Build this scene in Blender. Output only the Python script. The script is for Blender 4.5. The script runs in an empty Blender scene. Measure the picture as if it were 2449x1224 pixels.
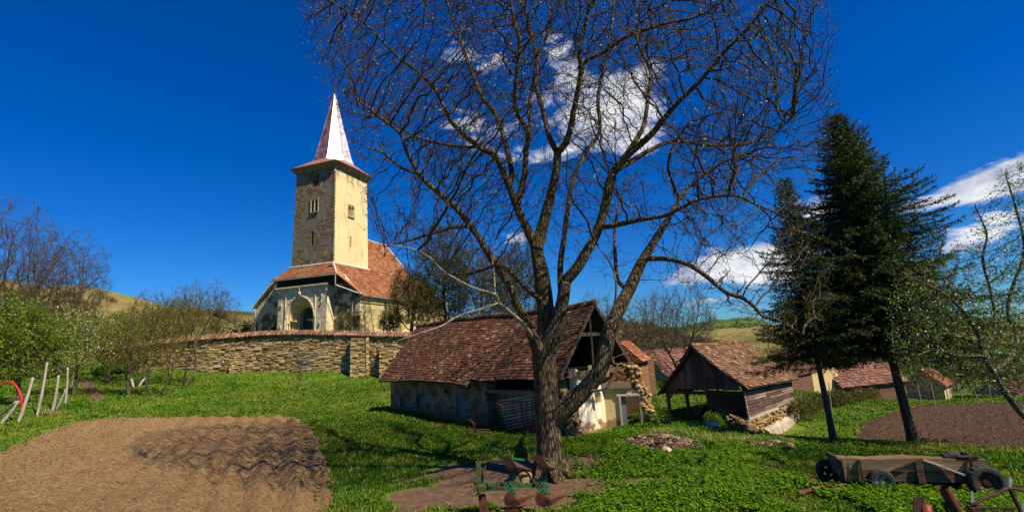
import bpy, math, random
import numpy as np
from mathutils import Vector, Matrix, noise as mnoise

# ------------------------------------------------------------------ camera, sky, sun, exposure
SC = bpy.context.scene
COL = SC.collection
FPX = 1150.0                      # focal length in pixels of the 2449 px wide photograph
PITCH, ROLL = math.radians(10.7), math.radians(3.0)
EYE = np.array([0.0, 0.0, 2.8])
_f = np.array([0, math.cos(PITCH), math.sin(PITCH)])
_r0 = np.array([1.0, 0, 0]); _u0 = np.cross(_r0, _f)
CR = math.cos(ROLL) * _r0 - math.sin(ROLL) * _u0
CU = math.sin(ROLL) * _r0 + math.cos(ROLL) * _u0
cam_d = bpy.data.cameras.new('camera'); cam = bpy.data.objects.new('camera', cam_d); COL.objects.link(cam)
cam_d.sensor_width = 36.0; cam_d.lens = 36.0 * FPX / 2449.0
cam_d.clip_start = 0.1; cam_d.clip_end = 5000
m = Matrix([[CR[i], CU[i], -_f[i], EYE[i]] for i in range(3)] + [[0, 0, 0, 1]])
cam.matrix_world = m
SC.camera = cam
SUN_AZ, SUN_EL = math.radians(126.0), math.radians(49.0)      # azimuth from +Y towards +X
SUN_DIR = Vector((math.sin(SUN_AZ) * math.cos(SUN_EL), math.cos(SUN_AZ) * math.cos(SUN_EL), math.sin(SUN_EL)))
sd = bpy.data.lights.new('sun', 'SUN'); sd.energy = 5.0; sd.angle = math.radians(0.5); sd.color = (1.0, 0.87, 0.66)
so = bpy.data.objects.new('sun', sd); COL.objects.link(so); so.rotation_euler = SUN_DIR.to_track_quat('Z', 'Y').to_euler()
SC.view_settings.view_transform = 'Standard'; SC.view_settings.look = 'None'
SC.view_settings.exposure = 0.68; SC.view_settings.gamma = 1.0
SC.cycles.max_bounces = 5; SC.cycles.diffuse_bounces = 3; SC.cycles.glossy_bounces = 2
SC.cycles.transparent_max_bounces = 6

def ray(px, py):
    d = _f * FPX + CR * (px - 1224.5) + CU * (612 - py)
    return d / d[1]
def at(px, py, Y):                 # the point of the place seen at that pixel, Y metres in front
    return EYE + ray(px, py) * Y
def unit(v):
    v = np.array(v, float); return v / np.linalg.norm(v)

class NT:
    """tiny helper for node trees"""
    def __init__(s, tree): s.t = tree; s.n = tree.nodes; s.l = tree.links
    def node(s, typ, **kw):
        n = s.n.new(typ)
        for k, v in kw.items(): setattr(n, k, v)
        return n
    def link(s, a, b): s.l.new(a, b)
    def put(s, sock, v):
        if isinstance(v, bpy.types.NodeSocket): s.l.new(v, sock)
        elif isinstance(v, (tuple, list)) and len(v) == 3 and sock.type == 'RGBA': sock.default_value = (*v, 1)
        else: sock.default_value = v
    def math(s, op, a, b=0.0, clamp=False):
        n = s.node('ShaderNodeMath', operation=op, use_clamp=clamp); s.put(n.inputs[0], a); s.put(n.inputs[1], b); return n.outputs[0]
    def vmath(s, op, a, b=(0, 0, 0)):
        n = s.node('ShaderNodeVectorMath', operation=op); s.put(n.inputs[0], a); s.put(n.inputs[1], b); return n
    def mix(s, f, a, b, blend='MIX'):
        n = s.node('ShaderNodeMix', data_type='RGBA', blend_type=blend)
        s.put(n.inputs[0], f); s.put(n.inputs[6], a); s.put(n.inputs[7], b); return n.outputs[2]
    def ramp(s, f, stops, interp='LINEAR'):
        n = s.node('ShaderNodeValToRGB'); n.color_ramp.interpolation = interp
        e = n.color_ramp.elements
        while len(e) < len(stops): e.new(0.5)
        for el, (p, c) in zip(e, stops):
            el.position = p; el.color = (*c, 1) if len(c) == 3 else c
        s.put(n.inputs[0], f); return n.outputs[0]
    def rmap(s, f, a, b, c=0.0, d=1.0):
        n = s.node('ShaderNodeMapRange'); s.put(n.inputs[0], f)
        for i, v in zip((1, 2, 3, 4), (a, b, c, d)): n.inputs[i].default_value = v
        return n.outputs[0]
    def obj(s): return s.node('ShaderNodeTexCoord').outputs['Object']
    def scale(s, vec, sc):
        n = s.node('ShaderNodeMapping'); s.put(n.inputs[0], vec); n.inputs['Scale'].default_value = sc; return n.outputs[0]
    def noise(s, vec, scale, detail=4, rough=0.6, dist=0.0):
        n = s.node('ShaderNodeTexNoise'); s.put(n.inputs['Vector'], vec); n.inputs['Scale'].default_value = scale
        n.inputs['Detail'].default_value = detail; n.inputs['Roughness'].default_value = rough
        n.inputs['Distortion'].default_value = dist; return n.outputs[0]
    def voro(s, vec, scale, feature='F1', out='Distance', rnd=1.0):
        n = s.node('ShaderNodeTexVoronoi', feature=feature); s.put(n.inputs['Vector'], vec)
        n.inputs['Scale'].default_value = scale; n.inputs['Randomness'].default_value = rnd; return n.outputs[out]
    def island(s): return s.node('ShaderNodeNewGeometry').outputs['Random Per Island']
    def bump(s, h, strength=0.5, dist=0.05):
        n = s.node('ShaderNodeBump'); s.put(n.inputs['Height'], h); n.inputs['Strength'].default_value = strength
        n.inputs['Distance'].default_value = dist; return n.outputs[0]

# ---- world: Nishita sky, deepened, with clouds placed by direction
W = bpy.data.worlds.new('World'); SC.world = W; W.use_nodes = True
w = NT(W.node_tree); W.node_tree.nodes.clear()
sky = w.node('ShaderNodeTexSky', sky_type='NISHITA', sun_disc=False)
sky.sun_elevation = SUN_EL; sky.sun_rotation = SUN_AZ; sky.air_density = 1.0; sky.dust_density = 0.15; sky.ozone_density = 4.0
dirv = w.node('ShaderNodeTexCoord').outputs['Generated']
hs = w.node('ShaderNodeHueSaturation'); hs.inputs['Hue'].default_value = 0.497; hs.inputs['Saturation'].default_value = 1.45; hs.inputs['Value'].default_value = 1.0
w.link(sky.outputs[0], hs.inputs['Color'])
skyc = w.mix(1.0, hs.outputs[0], (.40, .86, 1.42), 'MULTIPLY')
CLOUDS = [  # px, py, half width px, half height px, tilt, weight
    (1385, 210, 95, 48, 0, 1.0), (1510, 225, 95, 55, 0.3, 1.0), (1430, 300, 120, 45, -0.2, .85), (1335, 85, 45, 32, 0.6, 0.6),
    (1100, 110, 60, 50, 0.3, 0.5), (1180, 175, 60, 40, 0, 0.5), (1130, 305, 70, 45, -0.3, 0.75), (1240, 330, 60, 30, 0, 0.5), (1545, 345, 45, 25, 0, 0.75), (1300, 370, 70, 22, 0, .6),
    (2320, 448, 140, 24, 0.14, 1.1), (2440, 405, 90, 30, 0.3, 1.2), (2380, 525, 120, 22, 0.2, 0.9), (2280, 470, 90, 18, 0.05, 0.8), (2300, 585, 110, 20, 0.1, 0.8), (2430, 455, 60, 14, 0, .5),
    (1760, 625, 100, 38, 0, 1.1), (1850, 655, 80, 35, 0, 1.0), (1700, 650, 110, 26, 0, 0.8), (1930, 510, 70, 40, 0, 1.0), (1700, 718, 60, 9, 0, .8), (1720, 740, 70, 9, 0, .8), (1205, 560, 70, 30, 0, 0.7), (1000, 360, 50, 18, 0, .0)]
acc = None
for (px, py, hw, hh, tl, wt) in CLOUDS:
    if wt <= 0: continue
    c = unit(ray(px, py)); rr = unit(np.cross(c, [0, 0, 1])); uu = np.cross(rr, c)
    # roll of the photograph taken into account
    t = tl + 0.05; ra = math.cos(t) * rr + math.sin(t) * uu; ua = -math.sin(t) * rr + math.cos(t) * uu
    cosd = float(c @ unit(_f)); k = FPX / cosd
    a = w.vmath('DOT_PRODUCT', dirv, tuple(ra / (hw / k))).outputs['Value']
    b = w.vmath('DOT_PRODUCT', dirv, tuple(ua / (hh / k))).outputs['Value']
    f_ = w.vmath('DOT_PRODUCT', dirv, tuple(c)).outputs['Value']
    q = w.math('ADD', w.math('MULTIPLY', a, a), w.math('MULTIPLY', b, b))
    g = w.math('MULTIPLY', w.math('MULTIPLY', w.math('EXPONENT', w.math('MULTIPLY', q, -0.8)), w.math('GREATER_THAN', f_, 0.0)), wt)
    acc = g if acc is None else w.math('ADD', acc, g)
dsc = w.scale(dirv, (1, 1, 2.2))
n1 = w.noise(dsc, 9.0, 10, 0.66, 0.5)
dens = w.math('ADD', acc, w.math('MULTIPLY', w.math('SUBTRACT', n1, 0.52), 3.6))
dens = w.math('MULTIPLY', dens, w.rmap(acc, 0.05, 0.3))
alpha = w.rmap(dens, 0.40, 0.92)
alpha = w.math('MULTIPLY', alpha, 0.95)
n2 = w.noise(dsc, 11.0, 6, 0.55, 0.2)
ccol = w.mix(w.rmap(n2, 0.38, 0.60), (4.6, 5.4, 7.4), (11.8, 11.8, 12.0))
fin = w.mix(alpha, skyc, ccol)
bg = w.node('ShaderNodeBackground'); w.link(fin, bg.inputs[0]); bg.inputs[1].default_value = 0.05
w.link(bg.outputs[0], w.node('ShaderNodeOutputWorld').inputs[0])

# ------------------------------------------------------------------ helpers
rng = np.random.default_rng(7)
random.seed(7)

def fbm2(x, y, octaves=4, seed=0):
    """vectorised value noise, about -1..1"""
    x = np.asarray(x, float); y = np.asarray(y, float); out = np.zeros(np.broadcast(x, y).shape); amp = 1.0; tot = 0
    for o in range(octaves):
        xi = np.floor(x); yi = np.floor(y); fx = x - xi; fy = y - yi
        fx = fx * fx * (3 - 2 * fx); fy = fy * fy * (3 - 2 * fy)
        def h(a, b):
            v = np.sin(a * 127.1 + b * 311.7 + (seed + o) * 74.7) * 43758.5453
            return v - np.floor(v)
        v = (h(xi, yi) * (1 - fx) + h(xi + 1, yi) * fx) * (1 - fy) + (h(xi, yi + 1) * (1 - fx) + h(xi + 1, yi + 1) * fx) * fy
        out += amp * (v * 2 - 1); tot += amp; amp *= 0.5; x = x * 2.03 + 17.1; y = y * 2.03 + 5.3
    return out / tot

def tag(o, label=None, cat=None, group=None, kind=None):
    if label: o['label'] = label
    if cat: o['category'] = cat
    if group: o['group'] = group
    if kind: o['kind'] = kind
    return o
def empty(name, loc, rz=0.0):
    o = bpy.data.objects.new(name, None); COL.objects.link(o); o.location = tuple(float(v) for v in loc); o.rotation_euler = (0, 0, rz)
    o.empty_display_size = 0.2
    return o
def link_mesh(name, me, mats, parent=None):
    o = bpy.data.objects.new(name, me); COL.objects.link(o)
    if mats is not None:
        for mt in (mats if isinstance(mats, (list, tuple)) else [mats]): me.materials.append(mt)
    if parent is not None: o.parent = parent
    return o
def np_mesh(name, V, F, mats=None, parent=None, smooth=False, n=3, attr=None):
    """V (k,3), F (m,n) arrays"""
    me = bpy.data.meshes.new(name); V = np.asarray(V, np.float32); F = np.asarray(F, np.int32)
    me.vertices.add(len(V)); me.vertices.foreach_set('co', V.ravel())
    me.loops.add(F.size); me.loops.foreach_set('vertex_index', F.ravel())
    me.polygons.add(len(F)); me.polygons.foreach_set('loop_start', np.arange(0, F.size, F.shape[1], dtype=np.int32))
    me.polygons.foreach_set('loop_total', np.full(len(F), F.shape[1], np.int32))
    if smooth: me.polygons.foreach_set('use_smooth', np.ones(len(F), bool))
    if attr:
        for k, v in attr.items():
            a = me.attributes.new(k, 'FLOAT', 'POINT'); a.data.foreach_set('value', np.asarray(v, np.float32))
    me.update(calc_edges=True)
    return link_mesh(name, me, mats, parent)
def copy_tree(o, parent=None):
    c = o.copy(); COL.objects.link(c); c.parent = parent
    for ch in list(o.children): copy_tree(ch, c)
    return c

class MB:
    def __init__(s): s.v = []; s.f = []; s.mi = []
    def add(s, vs, fs, mi=0):
        b = len(s.v); s.v.extend([tuple(map(float, p)) for p in vs]); s.f.extend([tuple(b + i for i in f) for f in fs]); s.mi.extend([mi] * len(fs))
    def hexa(s, p, mi=0):      # 8 points: bottom 4 ccw, top 4 ccw
        s.add(p, [(3, 2, 1, 0), (4, 5, 6, 7), (0, 1, 5, 4), (1, 2, 6, 5), (2, 3, 7, 6), (3, 0, 4, 7)], mi)
    def box(s, c, size, rot=None, mi=0, jit=0.0):
        x, y, z = [v / 2 for v in size]
        pts = [(-x, -y, -z), (x, -y, -z), (x, y, -z), (-x, y, -z), (-x, -y, z), (x, -y, z), (x, y, z), (-x, y, z)]
        if jit: pts = [(a * (1 + random.uniform(-jit, jit)), b * (1 + random.uniform(-jit, jit)), d * (1 + random.uniform(-jit, jit))) for a, b, d in pts]
        if rot is not None: pts = [tuple(rot @ Vector(p)) for p in pts]
        s.hexa([(p[0] + c[0], p[1] + c[1], p[2] + c[2]) for p in pts], mi)
    def bar(s, a, b, w_, h_=None, mi=0, up=(0, 0, 1)):   # beam between two points
        h_ = h_ or w_; a = Vector([float(i) for i in a]); b = Vector([float(i) for i in b]); d = (b - a).normalized(); u = Vector(up)
        if abs(d.dot(u)) > 0.98: u = Vector((0, 1, 0))
        r = d.cross(u).normalized() * (w_ / 2); t = r.cross(d).normalized() * (h_ / 2)
        s.hexa([a - r - t, a + r - t, b + r - t, b - r - t, a - r + t, a + r + t, b + r + t, b - r + t], mi)
    def tube(s, pts, rad, n=8, cap=True, mi=0, disp=None):
        pts = [Vector([float(i) for i in p]) for p in pts]
        if not hasattr(rad, '__len__'): rad = [rad] * len(pts)
        b0 = len(s.v); N = None; K = len(pts)
        for i, p in enumerate(pts):
            d = (pts[min(i + 1, K - 1)] - pts[max(i - 1, 0)])
            if d.length < 1e-9: d = Vector((0, 0, 1))
            d.normalize()
            if N is None:
                N = d.orthogonal().normalized()
            else:
                N = (N - d * N.dot(d))
                if N.length < 1e-6: N = d.orthogonal()
                N.normalize()
            Bn = d.cross(N)
            for k in range(n):
                th = 2 * math.pi * k / n; r = rad[i]
                o = N * math.cos(th) + Bn * math.sin(th)
                if disp: r = disp(p + o * r, r, o)
                s.v.append(tuple(p + o * r))
        for i in range(K - 1):
            for k in range(n):
                a = b0 + i * n + k; c = b0 + i * n + (k + 1) % n
                s.f.append((a, c, c + n, a + n)); s.mi.append(mi)
        if cap:
            s.f.append(tuple(b0 + k for k in reversed(range(n)))); s.mi.append(mi)
            s.f.append(tuple(b0 + (K - 1) * n + k for k in range(n))); s.mi.append(mi)
    def prism(s, pts, d, mi=0):     # polygon pts (3d) extruded by vector d
        n = len(pts); P = [tuple(p) for p in pts] + [(p[0] + d[0], p[1] + d[1], p[2] + d[2]) for p in pts]
        s.add(P, [tuple(range(n)), tuple(reversed(range(n, 2 * n)))] + [(i, i + n, (i + 1) % n + n, (i + 1) % n) for i in range(n)], mi)
    def rock(s, c, size, seed=None, mi=0, flat=1.0):
        # irregular angular stone from a jittered subdivided box
        r = random.Random(seed if seed is not None else random.random())
        a, b, d = size; rot = Matrix.Rotation(r.uniform(0, 6.28), 3, 'Z') @ Matrix.Rotation(r.uniform(-.35, .35) * flat, 3, 'X')
        ring = []
        n = 6; vs = []; fs = []
        for lv, (zz, sc) in enumerate(((-0.5, 0.7), (-0.1, 1.0), (0.25, 0.9), (0.5, 0.55))):
            for k in range(n):
                th = 2 * math.pi * (k + r.uniform(-.25, .25)) / n; q = sc * r.uniform(.8, 1.15)
                vs.append(rot @ Vector((math.cos(th) * a / 2 * q, math.sin(th) * b / 2 * q, zz * d * r.uniform(.85, 1.1))) + Vector([float(i) for i in c]))
        for lv in range(3):
            for k in range(n): fs.append((lv * n + k, lv * n + (k + 1) % n, (lv + 1) * n + (k + 1) % n, (lv + 1) * n + k))
        fs.append(tuple(reversed(range(n)))); fs.append(tuple(range(3 * n, 4 * n)))
        s.add(vs, fs, mi)
    def build(s, name, mats, parent=None, smooth=False, bevel=0.0):
        me = bpy.data.meshes.new(name); me.from_pydata(s.v, [], s.f)
        if any(s.mi): me.polygons.foreach_set('material_index', s.mi)
        if smooth: me.polygons.foreach_set('use_smooth', [True] * len(me.polygons))
        me.update(); o = link_mesh(name, me, mats, parent)
        if bevel:
            bm_ = o.modifiers.new('bevel', 'BEVEL'); bm_.width = bevel; bm_.segments = 2; bm_.limit_method = 'ANGLE'
        return o
def one(fn, name, mat, parent=None, **kw):
    m_ = MB(); fn(m_); return m_.build(name, mat, parent, **kw)

# ------------------------------------------------------------------ materials
def new_mat(name):
    mt = bpy.data.materials.new(name); mt.use_nodes = True; mt.node_tree.nodes.clear()
    t = NT(mt.node_tree); bs = t.node('ShaderNodeBsdfPrincipled'); o = t.node('ShaderNodeOutputMaterial'); t.link(bs.outputs[0], o.inputs[0])
    bs.inputs['Roughness'].default_value = 0.9; bs.inputs['Specular IOR Level'].default_value = 0.25
    return mt, t, bs
def fin_mat(t, bs, col, rough=None, bump=None, metal=None):
    t.put(bs.inputs['Base Color'], col)
    if rough is not None: t.put(bs.inputs['Roughness'], rough)
    if metal is not None: t.put(bs.inputs['Metallic'], metal)
    if bump is not None: t.link(bump, bs.inputs['Normal'])

def m_simple(name, c1, c2, scale=6, rough=0.85, bump=0.3, bdist=0.02, stretch=(1, 1, 1), metal=0.0, detail=6):
    mt, t, bs = new_mat(name); v = t.scale(t.obj(), stretch); n = t.noise(v, scale, detail, .65)
    fin_mat(t, bs, t.ramp(n, [(0.32, c1), (0.68, c2)]), rough, t.bump(t.noise(v, scale * 4, 5), bump, bdist) if bump else None, metal); return mt
def m_islands(name, stops, nscale=8, dark=0.5, rough=0.9, bump=0.4, bdist=0.02, moss=None):
    """each separate piece of the mesh takes its own tone; noise weathers it"""
    mt, t, bs = new_mat(name); v = t.obj(); c = t.ramp(t.island(), stops)
    n = t.noise(v, nscale, 6, .7); c = t.mix(t.rmap(n, .35, .7), t.mix(1.0, c, (dark, dark, dark), 'MULTIPLY'), c)
    if moss: c = t.mix(t.rmap(t.noise(v, moss[1], 5, .6), moss[2], moss[2] + .12), c, moss[0])
    fin_mat(t, bs, c, rough, t.bump(t.noise(v, nscale * 5, 5), bump, bdist)); return mt

def m_leaf(name, stops, trans=0.35, rough=0.55, patch=None):
    mt, t, bs = new_mat(name); c = t.ramp(t.island(), stops)
    if patch: c = t.mix(t.rmap(t.noise(t.obj(), patch[0], 5, .65), patch[1], patch[2], 0, .8), c, t.ramp(t.island(), patch[3]))
    fin_mat(t, bs, c, rough)
    tr = t.node('ShaderNodeBsdfTranslucent'); t.put(tr.inputs[0], t.mix(1.0, c, (1.0, 1.05, .5), 'MULTIPLY'))
    mx = t.node('ShaderNodeMixShader'); mx.inputs[0].default_value = trans
    t.link(bs.outputs[0], mx.inputs[1]); t.link(tr.outputs[0], mx.inputs[2])
    out = [n for n in t.n if n.type == 'OUTPUT_MATERIAL'][0]; t.link(mx.outputs[0], out.inputs[0]); return mt

MT = {}
# grass land
mt, t, bs = new_mat('turf'); v = t.obj()
a = t.noise(v, .35, 5, .6); b = t.noise(v, 2.3, 6, .7)
g = t.ramp(b, [(.3, (.025, .05, .002)), (.5, (.055, .12, .002)), (.72, (.12, .18, .006))])
g = t.mix(t.rmap(a, .5, .68), g, t.ramp(b, [(.3, (.06, .10, .008)), (.7, (.16, .19, .02))]))
at_d = t.node('ShaderNodeAttribute', attribute_name='dirt').outputs['Fac']
at_h = t.node('ShaderNodeAttribute', attribute_name='hill').outputs['Fac']
dcol = t.ramp(t.noise(v, 5, 8, .75), [(.3, (.055, .032, .018)), (.55, (.13, .078, .045)), (.75, (.2, .13, .08))])
dm = t.rmap(t.math('ADD', at_d, t.math('MULTIPLY', t.math('SUBTRACT', t.noise(v, 3.5, 6, .7), .5), .9)), .4, .6)
g = t.mix(dm, g, dcol)
hv = t.scale(v, (1, 1, 3)); hn = t.noise(hv, .035, 6, .62); hn2 = t.noise(hv, .25, 6, .7)
hc = t.ramp(t.math('ADD', t.math('MULTIPLY', hn, .6), t.math('MULTIPLY', hn2, .4)), [(.36, (.035, .045, .008)), (.45, (.12, .10, .025)), (.54, (.22, .165, .06)), (.62, (.12, .15, .02))])
g2 = t.mix(at_h, g, hc)
at_m = t.node('ShaderNodeAttribute', attribute_name='meadow').outputs['Fac']
g2 = t.mix(at_m, g2, t.ramp(t.noise(v, .02, 5, .6), [(.4, (.03, .075, .008)), (.6, (.09, .13, .015))]))
fin_mat(t, bs, g2, .95, t.bump(t.noise(v, 14, 6, .7), .8, .06)); MT['turf'] = mt

def soil(name, c0, c1, c2):
    mt, t, bs = new_mat(name); v = t.obj(); n = t.noise(v, 9, 10, .8); n2 = t.noise(v, .5, 4, .6)
    c = t.ramp(n, [(.36, c0), (.5, c1), (.68, c2)]); c = t.mix(t.rmap(n2, .35, .7), t.mix(1.0, c, (.8, .78, .75), 'MULTIPLY'), c)
    fin_mat(t, bs, c, 1.0, t.bump(t.math('ADD', t.noise(v, 22, 8, .85), t.math('MULTIPLY', t.voro(v, 16), .9)), 1.0, .09)); return mt
MT['soil_l'] = soil('dry_soil', (.15, .088, .038), (.35, .215, .095), (.50, .345, .17))
MT['soil_r'] = soil('dark_soil', (.045, .024, .014), (.105, .062, .038), (.17, .108, .068))

MT['grass'] = m_leaf('grass_blades', [(0, (.014, .055, .001)), (.4, (.036, .125, .002)), (.75, (.085, .215, .003)), (.93, (.19, .28, .01)), (1, (.36, .30, .08))], .42, .55, (.42, .47, .62, [(0, (.11, .16, .005)), (.6, (.24, .26, .012)), (1, (.42, .34, .10))]))
MT['herb'] = m_leaf('herb_leaves', [(0, (.022, .065, .002)), (.3, (.05, .14, .002)), (.6, (.10, .23, .003)), (1, (.21, .33, .010))], .35)
MT['straw'] = m_leaf('straw', [(0, (.3, .22, .09)), (1, (.5, .38, .17))], .1)
MT['needle'] = m_leaf('spruce_needles', [(0, (.010, .024, .004)), (.6, (.026, .052, .007)), (.88, (.055, .085, .010)), (1, (.11, .13, .015))], .15)
MT['spring_leaf'] = m_leaf('spring_leaves', [(0, (.08, .12, .006)), (.6, (.18, .23, .01)), (1, (.32, .34, .03))], .4)
MT['olive_leaf'] = m_leaf('olive_leaves', [(0, (.025, .035, .005)), (.6, (.055, .065, .009)), (1, (.12, .10, .015))], .25)
MT['bright_leaf'] = m_leaf('bright_leaves', [(0, (.04, .09, .004)), (.6, (.10, .19, .008)), (1, (.22, .33, .03))], .3)
MT['blossom'] = m_leaf('blossom', [(0, (.55, .55, .42)), (1, (.8, .8, .7))], .3)
MT['bud'] = m_leaf('buds', [(0, (.16, .15, .03)), (.6, (.2, .22, .04)), (1, (.3, .34, .08))], .2)

def bark(name, c0, c1, c2, moss=None, vs=26, str_=.9):
    mt, t, bs = new_mat(name); v = t.obj(); vv = t.scale(v, (1, 1, .16))
    r = t.voro(vv, vs, 'DISTANCE_TO_EDGE'); n = t.noise(vv, vs * .7, 6, .7, .6)
    h = t.math('ADD', t.math('MULTIPLY', t.rmap(r, 0, .25), .7), n)
    c = t.ramp(h, [(.35, c0), (.75, c1), (1.15, c2)])
    c = t.ramp(t.math('MULTIPLY', h, .7), [(.28, c0), (.5, c1), (.78, c2)])
    if moss: c = t.mix(t.rmap(t.noise(v, 2.6, 5, .65), .52, .66), c, t.mix(.35, moss, c))
    fin_mat(t, bs, c, .95, t.bump(h, str_, .035)); return mt
MT['bark'] = bark('walnut_bark', (.010, .0065, .004), (.05, .034, .02), (.17, .12, .075), (.12, .08, .008), 20, 1.0)
MT['twig'] = m_simple('walnut_twigs', (.010, .007, .004), (.085, .052, .020), 4, .8, 0)
MT['palebark'] = m_simple('pale_bark', (.16, .12, .08), (.33, .27, .19), 8, .85, .5, .01)
MT['greybark'] = bark('grey_bark', (.018, .013, .009), (.07, .052, .038), (.20, .155, .12), None, 30)
MT['sprucebark'] = bark('spruce_bark', (.022, .016, .012), (.06, .045, .035), (.13, .105, .085), None, 34)
MT['greytwig'] = m_simple('grey_twigs', (.030, .024, .016), (.12, .088, .055), 5, .9, 0)
MT['browntwig'] = m_simple('brown_twigs', (.04, .028, .012), (.13, .09, .03), 5, .9, 0)

MT['roof_old'] = m_islands('old_roof_tiles', [(0, (.07, .030, .016)), (.35, (.13, .052, .026)), (.7, (.185, .074, .038)), (.9, (.24, .11, .055)), (.97, (.32, .18, .10)), (1, (.40, .27, .18))], 2.2, .55, .9, .4, .01, ((.07, .055, .035), 1.3, .56))
MT['roof_sun'] = m_islands('sunny_roof_tiles', [(0, (.10, .05, .028)), (.4, (.18, .09, .048)), (.8, (.25, .13, .07)), (1, (.38, .25, .16))], 1.6, .5, .9, .4, .01, ((.16, .12, .08), 1.1, .58))
MT['roof_church'] = m_islands('church_roof_tiles', [(0, (.26, .09, .04)), (.4, (.36, .135, .055)), (.8, (.44, .18, .08)), (1, (.50, .26, .15))], .5, .5, .9, .3, .01, ((.26, .18, .08), .45, .58))
MT['roof_far'] = m_islands('far_roof_tiles', [(0, (.13, .055, .038)), (.5, (.19, .085, .06)), (1, (.27, .15, .11))], 1.5, .6, .9, .3, .01)
MT['coping'] = m_islands('coping_tiles', [(0, (.13, .07, .045)), (.5, (.26, .14, .09)), (1, (.42, .27, .18))], 3, .6, .9, .3, .01)
MT['stone'] = m_islands('wall_stones', [(0, (.22, .155, .07)), (.3, (.42, .29, .12)), (.6, (.56, .39, .16)), (.85, (.62, .46, .22)), (1, (.52, .47, .38))], 2.2, .6, .95, .8, .04, ((.24, .22, .19), .35, .60))
MT['stone_warm'] = m_islands('warm_stones', [(0, (.22, .14, .06)), (.4, (.40, .26, .10)), (.8, (.52, .36, .15)), (1, (.5, .44, .34))], 3, .55, .95, .8, .03)
MT['rubble'] = m_islands('rubble_stones', [(0, (.06, .035, .02)), (.4, (.14, .085, .05)), (.8, (.25, .17, .105)), (1, (.42, .33, .25))], 5, .55, .95, .8, .02)
MT['mortar'] = m_simple('mortar', (.10, .068, .03), (.24, .165, .075), 5, .98, .9, .06)
MT['brickpiece'] = m_islands('loose_bricks', [(0, (.16, .06, .025)), (.5, (.30, .13, .055)), (1, (.42, .24, .11))], 9, .6, .95, .5, .01)

def plaster(name, base, stain, brickc, amount, sc=1.0, zdirt=None):
    """old lime plaster, patches fallen to brick"""
    mt, t, bs = new_mat(name); v = t.obj()
    n = t.noise(v, 1.1 * sc, 8, .72); n2 = t.noise(t.scale(v, (1, 1, .35)), 2.2 * sc, 6, .7)
    c = t.mix(t.rmap(n2, .4, .72), base, stain)
    bk = t.node('ShaderNodeTexBrick'); rotv = t.node('ShaderNodeMapping'); t.put(rotv.inputs[0], v); rotv.inputs['Rotation'].default_value = (math.pi / 2, 0, 0)
    t.link(rotv.outputs[0], bk.inputs['Vector']); bk.inputs['Scale'].default_value = 4.2 * sc
    bk.inputs['Color1'].default_value = (*brickc, 1); bk.inputs['Color2'].default_value = (*[q * .6 for q in brickc], 1); bk.inputs['Mortar'].default_value = (.14, .11, .08, 1)
    m_ = t.rmap(n, 1 - amount - .02, 1 - amount + .02)
    if zdirt:
        z = t.node('ShaderNodeSeparateXYZ'); t.link(v, z.inputs[0])
        zz = t.math('ADD', z.outputs[2], t.math('MULTIPLY', t.math('SUBTRACT', n, .5), 2.4))
        m_ = t.math('MAXIMUM', m_, t.rmap(zz, zdirt[0], zdirt[0] - .06)); m_ = t.math('MAXIMUM', m_, t.rmap(zz, zdirt[1], zdirt[1] + .06))
    c = t.mix(m_, c, bk.outputs[0])
    h = t.math('SUBTRACT', t.math('MULTIPLY', t.noise(v, 9, 6, .7), .4), m_)
    fin_mat(t, bs, c, .95, t.bump(h, .7, .03)); return mt
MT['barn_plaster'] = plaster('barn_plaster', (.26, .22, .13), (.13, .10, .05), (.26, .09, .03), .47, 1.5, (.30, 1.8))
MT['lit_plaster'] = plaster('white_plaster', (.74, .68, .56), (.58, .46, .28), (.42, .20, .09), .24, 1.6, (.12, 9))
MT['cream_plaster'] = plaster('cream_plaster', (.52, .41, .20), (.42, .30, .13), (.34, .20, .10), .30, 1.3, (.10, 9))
mt, t, bs = new_mat('tower_plaster'); v = t.obj(); n = t.noise(v, .35, 7, .65); n2 = t.noise(t.scale(v, (1, 1, .25)), 1.4, 7, .7)
c = t.mix(t.rmap(n, .42, .68), (.70, .54, .29), (.60, .45, .24)); c = t.mix(t.rmap(n2, .54, .66), c, (.44, .34, .20)); se = t.node('ShaderNodeSeparateXYZ'); t.link(v, se.inputs[0]); c = t.mix(t.math('MULTIPLY', t.rmap(se.outputs[2], 20.5, 23.2), t.rmap(t.noise(t.scale(v, (1, 1, .12)), 1.6, 6, .7), .48, .6)), c, (.24, .18, .11)); c = t.mix(t.rmap(t.noise(v, .9, 8, .78), .66, .69), c, (.38, .20, .10))
fin_mat(t, bs, c, .92, t.bump(t.noise(v, 3, 7, .7), .4, .05)); MT['tower_plaster'] = mt
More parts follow.
